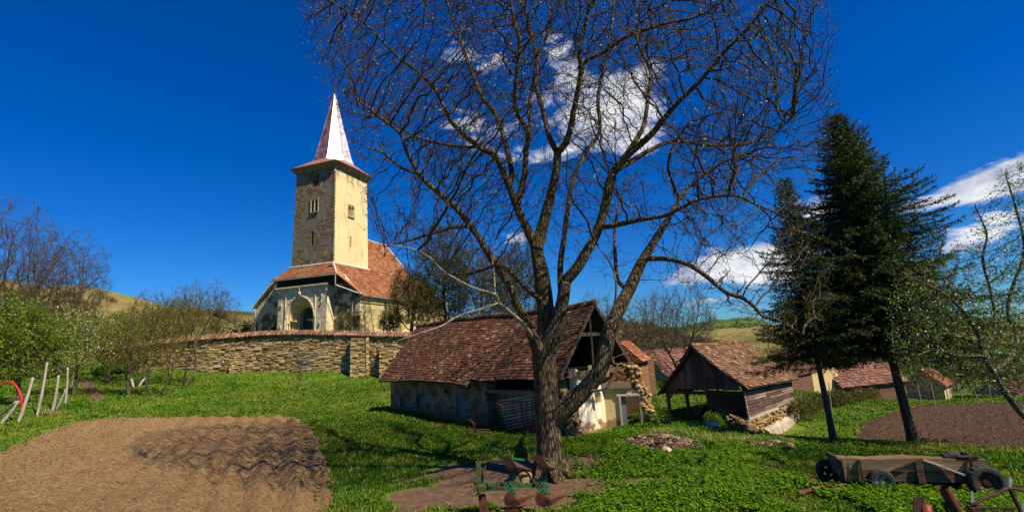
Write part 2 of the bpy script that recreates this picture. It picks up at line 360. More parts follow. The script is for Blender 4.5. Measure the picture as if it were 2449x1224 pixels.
def rough_stone(name, cols, plc, pat, sc=1.0, plthr=.55):
    mt, t, bs = new_mat(name); v = t.obj(); vv = t.scale(v, (1, 1, 2.3))
    nz = t.node('ShaderNodeTexNoise'); t.link(v, nz.inputs['Vector']); nz.inputs['Scale'].default_value = 1.6
    vd = t.vmath('ADD', vv, t.vmath('SCALE', nz.outputs['Color']).outputs[0]).outputs[0]
    e = t.voro(vd, 1.9 * sc, 'DISTANCE_TO_EDGE'); cc = t.voro(vd, 1.9 * sc, 'F1', 'Color')
    sep = t.node('ShaderNodeSeparateColor'); t.link(cc, sep.inputs[0])
    c = t.ramp(sep.outputs[0], cols); c = t.mix(t.rmap(e, .0, .07), (.05, .035, .02), c)
    fine = t.noise(v, 2.5, 8, .75); c = t.mix(t.rmap(fine, .35, .7), t.mix(1.0, c, (.55, .5, .45), 'MULTIPLY'), c)
    big = t.noise(v, pat, 7, .68); pm = t.rmap(big, plthr, plthr + .06)
    c = t.mix(pm, c, t.ramp(fine, [(.3, plc[0]), (.7, plc[1])]))
    h = t.math('ADD', t.math('MULTIPLY', t.rmap(e, 0, .15), t.math('SUBTRACT', 1.0, pm)), t.math('MULTIPLY', fine, .6))
    fin_mat(t, bs, c, .95, t.bump(h, .9, .10)); return mt
STC = [(0, (.10, .08, .055)), (.4, (.22, .18, .11)), (.75, (.36, .29, .165)), (1, (.50, .42, .27))]
MT['tower_stone'] = rough_stone('tower_stone', STC, ((.10, .088, .066), (.22, .195, .145)), .28, 2.3, .48)
MT['facade'] = rough_stone('facade_stone', STC, ((.30, .25, .155), (.70, .58, .36)), .8, 1.8, .46)
MT['ashlar'] = m_simple('portal_ashlar', (.34, .28, .18), (.80, .68, .44), 1.9, .9, .7, .05)
MT['ashlar_warm'] = m_simple('arch_stone', (.50, .38, .18), (.78, .62, .34), 1.3, .9, .5, .04)
MT['nave_plaster'] = m_simple('nave_plaster', (.34, .27, .12), (.62, .50, .24), .5, .95, .6, .08)
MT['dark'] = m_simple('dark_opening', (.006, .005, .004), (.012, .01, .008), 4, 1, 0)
MT['spire'] = None
mt, t, bs = new_mat('spire_sheet'); v = t.obj(); n = t.noise(v, .8, 7, .7); n2 = t.noise(t.scale(v, (1, 1, .4)), 2.5, 6, .7)
se = t.node('ShaderNodeSeparateXYZ'); t.link(v, se.inputs[0])
seam = t.math('PINGPONG', se.outputs[2], .45)
c = t.ramp(t.math('ADD', t.math('MULTIPLY', n, .6), t.math('MULTIPLY', n2, .4)), [(.35, (.24, .10, .08)), (.5, (.44, .22, .18)), (.62, (.62, .48, .46))])
c = t.mix(t.rmap(seam, .03, .0), c, (.15, .08, .06))
fin_mat(t, bs, c, t.rmap(n2, .3, .7, .32, .5), t.bump(t.math('ADD', t.rmap(seam, .04, 0), t.noise(v, 3, 3)), .25, .03), .75); MT['spire'] = mt
mt, t, bs = new_mat('glint_sheet'); v = t.obj(); n2 = t.noise(t.scale(v, (1, 1, .4)), 2.2, 7, .75)  # peeling sheet, near white: the sun's glint is put into its colour
c = t.ramp(n2, [(.36, (.5, .28, .22)), (.46, (.86, .82, .80)), (.8, (.95, .93, .92))])
fin_mat(t, bs, c, .42, t.bump(t.noise(v, 3, 3), .2, .03), .55); MT['glintsheet'] = mt
MT['redroof'] = m_simple('tower_skirt', (.22, .08, .06), (.36, .17, .13), 2, .6, .2, .02)
MT['cornice'] = m_simple('cornice', (.10, .08, .05), (.22, .18, .11), 1.5, .9, .4, .03)
MT['zinc'] = m_simple('zinc', (.32, .33, .36), (.5, .52, .56), 3, .45, 0, .01, metal=.6)
def planks(name, c0, c1, c2, axis='z', freq=7, rough=.85):
    mt, t, bs = new_mat(name); v = t.obj()
    st = {'z': (1, 1, .05), 'x': (.05, 1, 1), 'y': (1, .05, 1)}[axis]
    vv = t.scale(v, st); n = t.noise(vv, 12, 7, .7, .4); n2 = t.noise(v, 1.5, 4)
    isl = t.island(); f = t.math('ADD', t.math('MULTIPLY', n, .7), t.math('MULTIPLY', isl, .35))
    c = t.ramp(f, [(.3, c0), (.5, c1), (.78, c2)]); c = t.mix(t.rmap(n2, .5, .75), c, t.mix(1.0, c, (.6, .58, .55), 'MULTIPLY'))
    fin_mat(t, bs, c, rough, t.bump(n, .6, .012)); return mt
MT['wood_dark'] = planks('dark_boards', (.022, .016, .012), (.055, .042, .033), (.11, .088, .07))
MT['wood_grey'] = planks('grey_boards', (.05, .042, .038), (.11, .098, .09), (.22, .20, .185))
MT['wood_brown'] = planks('brown_boards', (.035, .02, .015), (.10, .062, .045), (.26, .19, .14), 'y')
MT['wood_cart'] = planks('cart_boards', (.026, .014, .007), (.095, .055, .028), (.29, .195, .11), 'x')
MT['wood_pale'] = planks('pale_wood', (.20, .16, .12), (.38, .33, .27), (.58, .53, .46))
MT['wood_post'] = planks('post_wood', (.11, .085, .07), (.26, .22, .19), (.46, .41, .36))
MT['beam'] = planks('beam_wood', (.06, .042, .03), (.14, .105, .075), (.26, .2, .15), 'x')
MT['red_old'] = m_simple('red_paint', (.10, .018, .012), (.24, .035, .02), 6, .55, .3, .005)
MT['rust'] = m_simple('rust', (.045, .016, .010), (.15, .05, .025), 9, .8, .6, .01)
MT['darkrust'] = m_simple('dark_rust', (.022, .011, .009), (.07, .028, .02), 9, .6, .5, .008)
mt, t, bs = new_mat('green_paint'); v = t.obj(); n = t.noise(v, 9, 8, .75)
c = t.ramp(n, [(.42, (.09, .033, .014)), (.48, (.035, .06, .025)), (.54, (.010, .13, .05)), (.8, (.03, .21, .09))])
fin_mat(t, bs, c, .62, t.bump(n, .6, .008)); MT['green'] = mt
mt, t, bs = new_mat('olive_paint'); v = t.obj(); n = t.noise(v, 12, 8, .75)
c = t.ramp(n, [(.34, (.06, .03, .014)), (.48, (.05, .06, .02)), (.7, (.09, .14, .04))])
fin_mat(t, bs, c, .7, t.bump(n, .5, .008)); MT['olive'] = mt
MT['tyre'] = m_simple('tyre_rubber', (.018, .017, .015), (.05, .048, .042), 10, .8, .4, .005)
mt, t, bs = new_mat('limewashed_bark'); v = t.obj(); se = t.node('ShaderNodeSeparateXYZ'); t.link(v, se.inputs[0]); n = t.noise(v, 6, 5, .7)
c = t.mix(t.rmap(t.math('ADD', se.outputs[2], t.math('MULTIPLY', n, .3)), .75, .85), (.42, .38, .32), t.ramp(n, [(.3, (.04, .03, .02)), (.7, (.13, .10, .07))]))
fin_mat(t, bs, c, .95, t.bump(n, .6, .02)); MT['limewash'] = mt
MT['rim'] = m_simple('grey_rim', (.14, .14, .15), (.30, .29, .30), 12, .7, .3, .004)
MT['blackrim'] = m_simple('rusty_rim', (.02, .012, .01), (.10, .035, .025), 12, .6, .3, .004, metal=.2)
MT['steel'] = m_simple('steel', (.3, .3, .3), (.55, .55, .52), 9, .4, .2, .005, metal=.7)
MT['window_stone'] = m_simple('window_stone', (.20, .16, .10), (.42, .35, .24), 3, .9, .5, .03)
MT['plinth'] = m_simple('plinth_render', (.22, .17, .12), (.50, .42, .32), 2.5, .95, .7, .03)
MT['boulder'] = m_simple('boulder', (.18, .11, .04), (.38, .26, .11), 7, .9, .7, .02)
MT['whitewash'] = m_simple('whitewash', (.42, .38, .33), (.7, .66, .6), 3, .9, .4, .02)
MT['brick_dark'] = plaster('dark_brick', (.11, .06, .035), (.08, .045, .028), (.13, .06, .035), .75, 1.0)
MT['brick_orange'] = plaster('orange_brick', (.34, .20, .08), (.26, .15, .06), (.30, .14, .06), .62, 1.6)
MT['door_blue'] = planks('grey_blue_boards', (.045, .05, .06), (.10, .115, .135), (.19, .21, .24))
MT['thicket'] = m_leaf('thicket_twigs', [(0, (.045, .035, .02)), (.6, (.10, .075, .04)), (1, (.16, .12, .065))], .1)
MT['yellow'] = m_leaf('dandelion_yellow', [(0, (.6, .42, .02)), (1, (.8, .6, .05))], .2)
MT['red_rust'] = m_simple('red_rusty_steel', (.10, .03, .022), (.24, .075, .055), 8, .75, .4, .006)
MT['red_bright'] = m_simple('bright_red_paint', (.42, .012, .01), (.62, .02, .015), 5, .5, .2, .005)
# ------------------------------------------------------------------ terrain
class Frame:
    """building frame: local Y points along azimuth az, local X to its right"""
    def __init__(s, o, az):
        a = math.radians(az); s.o = np.array(o, float); s.a = a
        s.X = np.array([math.cos(a), -math.sin(a), 0]); s.Y = np.array([math.sin(a), math.cos(a), 0])
    def loc(s, p): v = np.array(p, float) - s.o; return np.array([v @ s.X, v @ s.Y, v[2]])
    def world(s, p): return s.o + s.X * p[0] + s.Y * p[1] + np.array([0, 0, p[2]])
    def onY(s, px, py, y):
        d = ray(px, py); return s.loc(EYE + d * ((y - (EYE - s.o) @ s.Y) / (d @ s.Y)))
    def onX(s, px, py, x):
        d = ray(px, py); return s.loc(EYE + d * ((x - (EYE - s.o) @ s.X) / (d @ s.X)))
    def root(s, name): return empty(name, s.o, -s.a)

CTL = [(-30, 4, 0.6), (-14, 5, 0.1), (0, 3, 0), (8, 4, 0), (20, 5, -.2), (0, 9, 0), (.6, 11.1, 0), (5.2, 9, 0), (7.5, 8.5, -.02), (12, 8, -.1), (-5, 13, 0), (3, 12.5, 0), (6.5, 12, -.15),
       (1.3, 16, -.02), (-6.3, 24.4, .1), (-1.6, 19.2, -.1), (-10.5, 24, 0.02), (10.3, 20.0, -1.25), (9.4, 19.6, -1.12), (12.4, 22.3, -1.15), (13.2, 23.6, -1.1)]
for p in ((0, 1080, 17), (290, 998, 27), (45, 1009, 20), (126, 982, 22), (160, 966, 24), (240, 960, 31), (205, 903, 42), (100, 890, 44), (0, 900, 40), (-300, 950, 30),
          (1990, 1055, 15), (2185, 1060, 15), (2185, 975, 25), (2449, 972, 25), (2020, 955, 38), (1940, 940, 38), (2235, 960, 42), (2449, 950, 42), (1820, 1037, 20.8), (1912, 985, 22.8), (1605, 1000, 23),
          (1430, 1032, 17), (1490, 1017, 17.7), (1565, 1003, 18.3), (1590, 915, 36), (1700, 905, 38), (600, 985, 27), (600, 935, 37), (300, 892, 45.6), (500, 891, 44.3), (700, 891, 43.2), (830, 894, 42.7), (900, 904, 41.8), (985, 905, 41),
          (880, 985, 26), (860, 935, 34), (1850, 920, 45)):
    CTL.append(tuple(at(*p)))
CTL += [(-48, 62, 5.2), (-35, 55, 4.5), (-22, 56, 4.5), (-12, 58, 4.4), (-4, 60, 3.4), (-30, 49, 4.0), (-16, 47, 3.6), (6, 60, .8), (20, 60, -1.0), (45, 62, -4.6), (70, 40, -4.0), (-60, 40, 4.5), (0, -20, 0), (-30, -15, 0), (30, -15, 0)]
CTL = np.array(CTL)
def _phi(d2): return np.sqrt(d2 + 3.0)
_D = ((CTL[:, None, :2] - CTL[None, :, :2]) ** 2).sum(-1)
_A = np.zeros((len(CTL) + 1,) * 2); _A[:-1, :-1] = _phi(_D) - 0.02 * np.eye(len(CTL)); _A[:-1, -1] = 1; _A[-1, :-1] = 1
_sol = np.linalg.solve(_A, np.append(CTL[:, 2], 0))
def ridge(pts):
    out = []
    for px, py in pts:
        d = ray(px, py); out.append((math.atan2(d[0], 1.0), d[2] / math.hypot(d[0], 1.0)))
    out.sort(); return np.array(out)
R1 = ridge([(-400, 640), (0, 674), (100, 693), (200, 690), (260, 702), (330, 718), (400, 740), (500, 744), (600, 748), (700, 765), (1100, 775), (1300, 775), (1480, 772), (1560, 786), (1640, 812), (1740, 835), (1850, 842), (1950, 838), (2200, 830), (2600, 820)])
R2 = ridge([(-400, 700), (600, 800), (1300, 810), (1560, 806), (1650, 800), (1700, 790), (1745, 785), (1800, 781), (1880, 783), (1960, 796), (2100, 800), (2300, 786), (2600, 770)])
R3 = ridge([(-400, 760), (600, 800), (1400, 795), (1560, 787), (1628, 781), (1705, 766), (1742, 765), (1756, 761), (1771, 760), (1800, 760), (1818, 766), (1835, 772), (1850, 777), (1900, 781), (2000, 783), (2150, 772), (2300, 768), (2600, 752)])
RR = (62.0, 150.0, 205.0, 330.0, 430.0, 680.0, 1500.0)
def H(x, y):
    x = np.asarray(x, float); y = np.asarray(y, float); r = np.hypot(x, y); az = np.arctan2(x, y)
    k = np.where(r > RR[0], RR[0] / np.maximum(r, 1e-6), 1.0); xb = x * k; yb = y * k
    sh = xb.shape; P = np.stack([xb.ravel(), yb.ravel()], 1); b = np.full(len(P), _sol[-1])
    for i in range(0, len(P), 40000):
        d2 = ((P[i:i + 40000, None, :] - CTL[None, :, :2]) ** 2).sum(-1); b[i:i + 40000] += _phi(d2) @ _sol[:-1]
    b = b.reshape(sh)
    a1 = 2.8 + RR[1] * np.interp(az, R1[:, 0], R1[:, 1]); a2 = 2.8 + RR[3] * np.interp(az, R2[:, 0], R2[:, 1]); a3 = 2.8 + RR[5] * np.interp(az, R3[:, 0], R3[:, 1])
    front = np.clip((1.75 - np.abs(az)) / .25, 0, 1)
    lv = [b, a1 * front, (a1 - 7) * front, a2 * front, (a2 - 12) * front, a3 * front, (a3 - 60) * front]
    z = b.copy()
    for i in range(6):
        t = np.clip((r - RR[i]) / (RR[i + 1] - RR[i]), 0, 1); t = t * t * (3 - 2 * t) if i else t * t * (3 - 2 * t)
        z = np.where(r > RR[i], lv[i] * (1 - t) + lv[i + 1] * t, z)
    big = np.clip((r - 60) / 60, 0, 1)
    z = z + fbm2(x * .9, y * .9, 3, 3) * .035 * (1 - big) + big * fbm2(x * .05, y * .05, 4, 9) * np.clip(r * .006, 0, 2.2) * np.clip(np.abs(r - 150) / 40, 0.25, 1)
    return z
def Hs(x, y): return float(H(np.array([x]), np.array([y]))[0])
def G(px, py, ymax=60.0):          # where the line of sight meets the ground
    ts = np.linspace(3, ymax, 900); d = ray(px, py); P = EYE + d * ts[:, None]; below = P[:, 2] < H(P[:, 0], P[:, 1])
    i = int(np.argmax(below)) if below.any() else len(ts) - 1
    return np.array([P[i, 0], P[i, 1], Hs(P[i, 0], P[i, 1])])
def inpoly(x, y, poly):
    ins = np.zeros(np.shape(x), bool); n = len(poly)
    for i in range(n):
        x1, y1 = poly[i][:2]; x2, y2 = poly[(i + 1) % n][:2]
        if abs(y2 - y1) < 1e-9: continue
        c = ((y1 > y) != (y2 > y)) & (x < (x2 - x1) * (y - y1) / (y2 - y1) + x1); ins ^= c
    return ins
def polydist(x, y, poly):
    d = np.full(np.shape(x), 1e9); n = len(poly)
    for i in range(n):
        a = np.array(poly[i][:2]); b = np.array(poly[(i + 1) % n][:2]); ab = b - a; L = ab @ ab
        t = np.clip(((x - a[0]) * ab[0] + (y - a[1]) * ab[1]) / L, 0, 1)
        d = np.minimum(d, np.hypot(x - a[0] - t * ab[0], y - a[1] - t * ab[1]))
    return np.where(inpoly(x, y, poly), d, -d)

FIELD_L = [G(*p)[:2] for p in ((-60, 1092), (0, 1078), (60, 1048), (110, 1028), (170, 1012), (235, 1000), (290, 997), (500, 997), (700, 998), (735, 1006), (760, 1045), (785, 1095), (798, 1150), (800, 1224))] + [np.array([-3.2, 6.5]), np.array([-2.8, 3.5]), np.array([-16, 3.5]), np.array([-19, 9])]
FIELD_R = [G(*p)[:2] for p in ((1985, 1052), (2060, 1010), (2130, 985), (2185, 974), (2300, 970), (2520, 972), (2600, 1080), (2440, 1076), (2300, 1068), (2180, 1061), (2080, 1056))]
FIELD_M = [G(*p)[:2] for p in ((1895, 948), (1950, 955), (1990, 962), (2010, 970), (1960, 985), (1925, 985))]
DIRT = [(G(1090, 1130), .8, .3), (G(1200, 1150), 1.4, .7), (G(1320, 1120), 1.2, .8), (G(1050, 1175), .9, .35), (G(1230, 1125), 2.1, 1.1), (G(1370, 1105), 1.1, .7), (G(1130, 1185), 1.5, .7), (G(1330, 1165), 1.3, .6), (G(1560, 1152), .75, .28), (G(1380, 1175), .7, .4), (G(990, 1190), .55, .35), (G(960, 1150), .5, .15), (G(1280, 1200), .8, .4), (G(1000, 1215), .4, .3)]
PATH = [G(*p) for p in ((203, 905), (215, 928), (240, 958))]
def dirt(x, y):
    d = np.zeros(np.shape(x))
    for c, a, b in DIRT: d = np.maximum(d, 1.25 - .75 * (((x - c[0]) / a) ** 2 + ((y - c[1]) / b) ** 2))
    for a, b in zip(PATH, PATH[1:]):
        ab = b[:2] - a[:2]; t = np.clip(((x - a[0]) * ab[0] + (y - a[1]) * ab[1]) / (ab @ ab), 0, 1)
        d = np.maximum(d, 1.1 - np.hypot(x - a[0] - t * ab[0], y - a[1] - t * ab[1]) / .7)
    return np.clip(d, 0, 1)

azs = np.radians(np.concatenate([np.arange(-180, -62, 6), np.arange(-62, 62, .26), np.arange(62, 180, 6)]))
rs = np.concatenate([[.6, 1.6, 3], np.exp(np.linspace(math.log(4), math.log(70), 250)), np.exp(np.linspace(math.log(70), math.log(1450), 110))[1:]])
AZ, RS = np.meshgrid(azs, rs, indexing='ij'); X = RS * np.sin(AZ); Y = RS * np.cos(AZ); Z = H(X, Y)
V = np.stack([X, Y, Z], -1).reshape(-1, 3); nr = len(rs); na = len(azs)
ia = np.arange(na); i2 = (ia + 1) % na
A_, J = np.meshgrid(ia, np.arange(nr - 1), indexing='ij'); B_ = i2[A_]
F = np.stack([A_ * nr + J, A_ * nr + J + 1, B_ * nr + J + 1, B_ * nr + J], -1).reshape(-1, 4)
rr_ = RS.ravel(); azf = AZ.ravel()
hillat = np.clip((rr_ - 62) / 30, 0, 1) * np.clip((.62 - azf) / .3, 0, 1) + np.clip((rr_ - 230) / 60, 0, 1) * np.clip((azf - .2) / .2, 0, 1) * (rr_ < 420)
mead = np.clip((rr_ - 430) / 60, 0, 1)
tip = len(V); V = np.vstack([V, [[0, 0, Hs(0, 0)]]]); F4 = F
gd = np_mesh('ground', V, F4, MT['turf'], smooth=True, n=4, attr={'dirt': np.append(dirt(V[:-1, 0], V[:-1, 1]), 0), 'hill': np.append(np.clip(hillat, 0, 1), 0), 'meadow': np.append(mead, 0)})
tag(gd, kind='structure')

def field(name, poly, mat, dirv, spacing, amp, clod, res, seed, flatfn=None):
    poly = [np.array(p[:2]) for p in poly]; P = np.array(poly); d = unit([dirv[0], dirv[1]]); e = np.array([d[1], -d[0]])
    u = P @ d; v_ = P @ e; us = np.arange(u.min(), u.max(), res * 1.6); vs = np.arange(v_.min(), v_.max(), res)
    U, Vv = np.meshgrid(us, vs, indexing='ij'); X = U * d[0] + Vv * e[0]; Y = U * d[1] + Vv * e[1]
    r = np.hypot(X, Y)
    D = polydist(X, Y, poly) + fbm2(X * 1.7, Y * 1.7, 5, seed) * .2
    wob = fbm2(U * .35, Vv * .35, 3, seed + 5) * .09
    ph = (Vv + wob) / spacing * 2 * math.pi
    a = amp if flatfn is None else amp * flatfn(X, Y)
    fur = (np.arcsin(np.clip(np.sin(ph), -.97, .97)) / 2.7 + .5) * a
    fur = fur + (np.sin(ph * 5.3 + 1.7 * np.sin(U * .7)) * .5 + .5) * .012
    cl = np.abs(fbm2(X * 5, Y * 5, 4, seed + 1)) * clod + np.maximum(fbm2(X * 11, Y * 11, 3, seed + 2), -.2) * clod * .95 + fbm2(X * 1.3, Y * 1.3, 3, seed + 3) * clod * .35
    Z = H(X, Y) + .012 + (fur + cl) * np.clip(D / .6, 0, 1) + np.where(D < .12, -.09 * (1 - D / .12), 0)
    nu, nv = U.shape; I, J = np.meshgrid(np.arange(nu - 1), np.arange(nv - 1), indexing='ij')
    ok = (D[:-1, :-1] > -.05) & (D[1:, 1:] > -.05) & (D[1:, :-1] > -.05) & (D[:-1, 1:] > -.05)
    I = I[ok]; J = J[ok]
    F = np.stack([I * nv + J, (I + 1) * nv + J, (I + 1) * nv + J + 1, I * nv + J + 1], -1)
    used = np.unique(F); mp = np.full(nu * nv, -1); mp[used] = np.arange(len(used))
    V = np.stack([X, Y, Z], -1).reshape(-1, 3)[used]
    o = np_mesh(name, V, mp[F][:, ::-1] if False else mp[F], mat, smooth=True)
    tag(o, kind='structure'); return o
dl = np.array([-10.3, 24.]) - np.array([-3.6, 9.5])
def lflat(x, y):
    # the right third was ridged up, the rest is harrowed flat
    s = (x - (-3.6)) * dl[1] / np.hypot(*dl) - (y - 9.5) * dl[0] / np.hypot(*dl)
    return np.clip(1.25 + s / 6.5, .03, 1)
field('ploughed_field', FIELD_L, MT['soil_l'], dl, .70, .19, .04, .045, 3, lflat)
field('ploughed_field', FIELD_R, MT['soil_r'], (G(2449, 985)[:2] - G(2000, 1050)[:2]), .42, .075, .13, .07, 11)
field('ploughed_field', FIELD_M, MT['soil_r'], (1, 1), .5, .05, .08, .12, 17)
# loose clods
def scatter_stones(name, pts, size, mat, flat=.7):
    mb = MB()
    for (x, y) in pts:
        s = size * random.uniform(.4, 1.3); mb.rock((x, y, Hs(x, y) + s * .25), (s * random.uniform(.8, 1.4), s, s * flat))
    return mb.build(name, mat)
cp = []
while len(cp) < 2600:
    p = (random.uniform(-20, -3), random.uniform(8.5, 24))
    if inpoly(np.array([p[0]]), np.array([p[1]]), FIELD_L)[0]: cp.append(p)
mb = MB()
hz_ = H(np.array([p[0] for p in cp]), np.array([p[1] for p in cp]))
for (x, y), z in zip(cp, hz_):
    s = random.uniform(.02, .06) * (1.5 if random.random() < .06 else 1); mb.rock((x, y, z + .045 + s * .15), (s * 1.3, s, s * .8))
tag(mb.build('soil_clods', MT['soil_l']), 'loose dry soil clods strewn over the pale ploughed field', 'clods', kind='stuff')

# ------------------------------------------------------------------ tree growing
def colonize(pos, par, rad, att, step, infl, kill, iters, jit=.25, trop=(0, 0, .05), seed=1, maxn=40000):
    """space colonisation: pos/par/rad lists of the given skeleton, att (n,3) points to reach"""
    rg = np.random.default_rng(seed); cap = maxn + len(pos); P = np.zeros((cap, 3)); n = len(pos); P[:n] = pos; par = list(par); rad = list(rad)
    att = np.array(att); near = np.zeros(len(att), int); nd = np.full(len(att), 1e9)
    def upd(i0, i1):
        for c in range(i0, i1, 400):
            Q = P[c:min(c + 400, i1)]; d = ((att[:, None, :] - Q[None]) ** 2).sum(-1); j = d.argmin(1); dm = d[np.arange(len(att)), j]
            b = dm < nd; near[b] = j[b] + c; nd[b] = dm[b]
    upd(0, n); kids = {}
    for it in range(iters):
        alive = nd > kill * kill
        if not alive.all(): att = att[alive]; near = near[alive]; nd = nd[alive]
        if len(att) == 0: break
        act = nd < infl * infl
        if not act.any(): infl *= 1.5; continue
        idx = near[act]; dv = att[act] - P[idx]; dv /= np.linalg.norm(dv, axis=1)[:, None] + 1e-9
        uq, inv = np.unique(idx, return_inverse=True); S = np.zeros((len(uq), 3)); np.add.at(S, inv, dv)
        S /= np.linalg.norm(S, axis=1)[:, None] + 1e-9
        S += rg.normal(0, jit, S.shape) + np.array(trop); S /= np.linalg.norm(S, axis=1)[:, None] + 1e-9
        n0 = n
        for k, u in enumerate(uq):
            c = kids.get(u, 0)
            if c >= 3 or n >= cap: continue
            kids[u] = c + 1; P[n] = P[u] + S[k] * step; par.append(int(u)); rad.append(0.0); n += 1
        if n == n0: break
        upd(n0, n)
        if n >= cap: break
    return P[:n].copy(), par, rad
def radii(P, par, rad, r0, ex):
    n = len(par); acc = np.zeros(n); ch = [[] for _ in range(n)]
    for i in range(n):
        if par[i] >= 0: ch[par[i]].append(i)
    R = np.array(rad, float)
    for i in range(n - 1, -1, -1):
        r = (acc[i]) ** (1 / ex) if ch[i] else r0
        R[i] = max(R[i], max(r, r0)) if R[i] > 0 else max(r, r0)
        if par[i] >= 0: acc[par[i]] += R[i] ** ex
    return R, ch
def chains(par, R, ch, start=None):
    out = []; roots = [i for i in range(len(par)) if par[i] < 0]; st = [(-1, r) for r in roots]
    while st:
        p, i = st.pop(); c = [] if p < 0 else [p]
        c.append(i)
        while ch[i]:
            k = max(ch[i], key=lambda q: R[q])
            for q in ch[i]:
                if q != k: st.append((i, q))
            c.append(k); i = k
        out.append(c)
    return out
def skin(mb, P, R, cs, sides, minr=0.0, maxr=9e9, smooth_it=1, disp=None):
    for c in cs:
        if len(c) < 2: continue
        r = [R[i] for i in c]
        if len(c) > 1 and R[c[0]] > R[c[1]] * 1.3: r[0] = R[c[1]] * 1.15
        mx = max(r[1:]);
        if not (minr <= mx < maxr): continue
        pts = P[c].copy()
        for _ in range(smooth_it):
            if len(pts) > 2: pts[1:-1] = pts[1:-1] * .5 + (pts[:-2] + pts[2:]) * .25
        mb.tube(pts, r, sides(mx), cap=False, disp=disp)
def diamonds(centers, size, rg, ecc=.5, updir=0.0, droop=None):
    """leaf-sized double triangles at random attitudes"""
    n = len(centers); a = rg.normal(0, 1, (n, 3)); a[:, 2] += updir; a /= np.linalg.norm(a, axis=1)[:, None]
    b = np.cross(a, rg.normal(0, 1, (n, 3))); b /= np.linalg.norm(b, axis=1)[:, None] + 1e-9
    s = size * rg.uniform(.6, 1.3, n)[:, None]
    V = np.stack([centers, centers + a * s * .5 + b * s * ecc * .5, centers + a * s, centers + a * s * .5 - b * s * ecc * .5], 1).reshape(-1, 3)
    i = np.arange(n)[:, None] * 4; F = np.concatenate([i, i + 1, i + 2, i + 3], 1); return V, F
def resample(pts, step):
    pts = [np.array(p, float) for p in pts]; out = [pts[0]]
    # Catmull-Rom through the given points
    ex = [2 * pts[0] - pts[1]] + pts + [2 * pts[-1] - pts[-2]]
    for i in range(1, len(ex) - 2):
        p0, p1, p2, p3 = ex[i - 1], ex[i], ex[i + 1], ex[i + 2]; L = np.linalg.norm((p2 - p1)[:3]); k = max(1, int(round(L / step)))
        for j in range(1, k + 1):
            t = j / k; out.append(.5 * ((2 * p1) + (-p0 + p2) * t + (2 * p0 - 5 * p1 + 4 * p2 - p3) * t * t + (-p0 + 3 * p1 - 3 * p2 + p3) * t ** 3))
    return out

# ------------------------------------------------------------------ the walnut
WB = G(1318, 1140); WY = float(WB[1])
def barkdisp(p, r, o):
    a = math.atan2(o.y, o.x)
    n1 = mnoise.noise(Vector((math.cos(a) * 3.2 * max(r * 4, .6), math.sin(a) * 3.2 * max(r * 4, .6), p.z * .9)))
    n2 = mnoise.noise(Vector((math.cos(a) * 9 * max(r * 4, .6), math.sin(a) * 9 * max(r * 4, .6), p.z * 2.2)))
    return r * (1 + .07 * n1 + .05 * (1 - 2 * abs(n2)))
walnut = empty('walnut_tree', WB)
tag(walnut, 'huge bare walnut tree with forked leaning trunk before the tiled barn', 'tree')
_px = lambda r, Y: r * Y / FPX      # pixel half width to metres
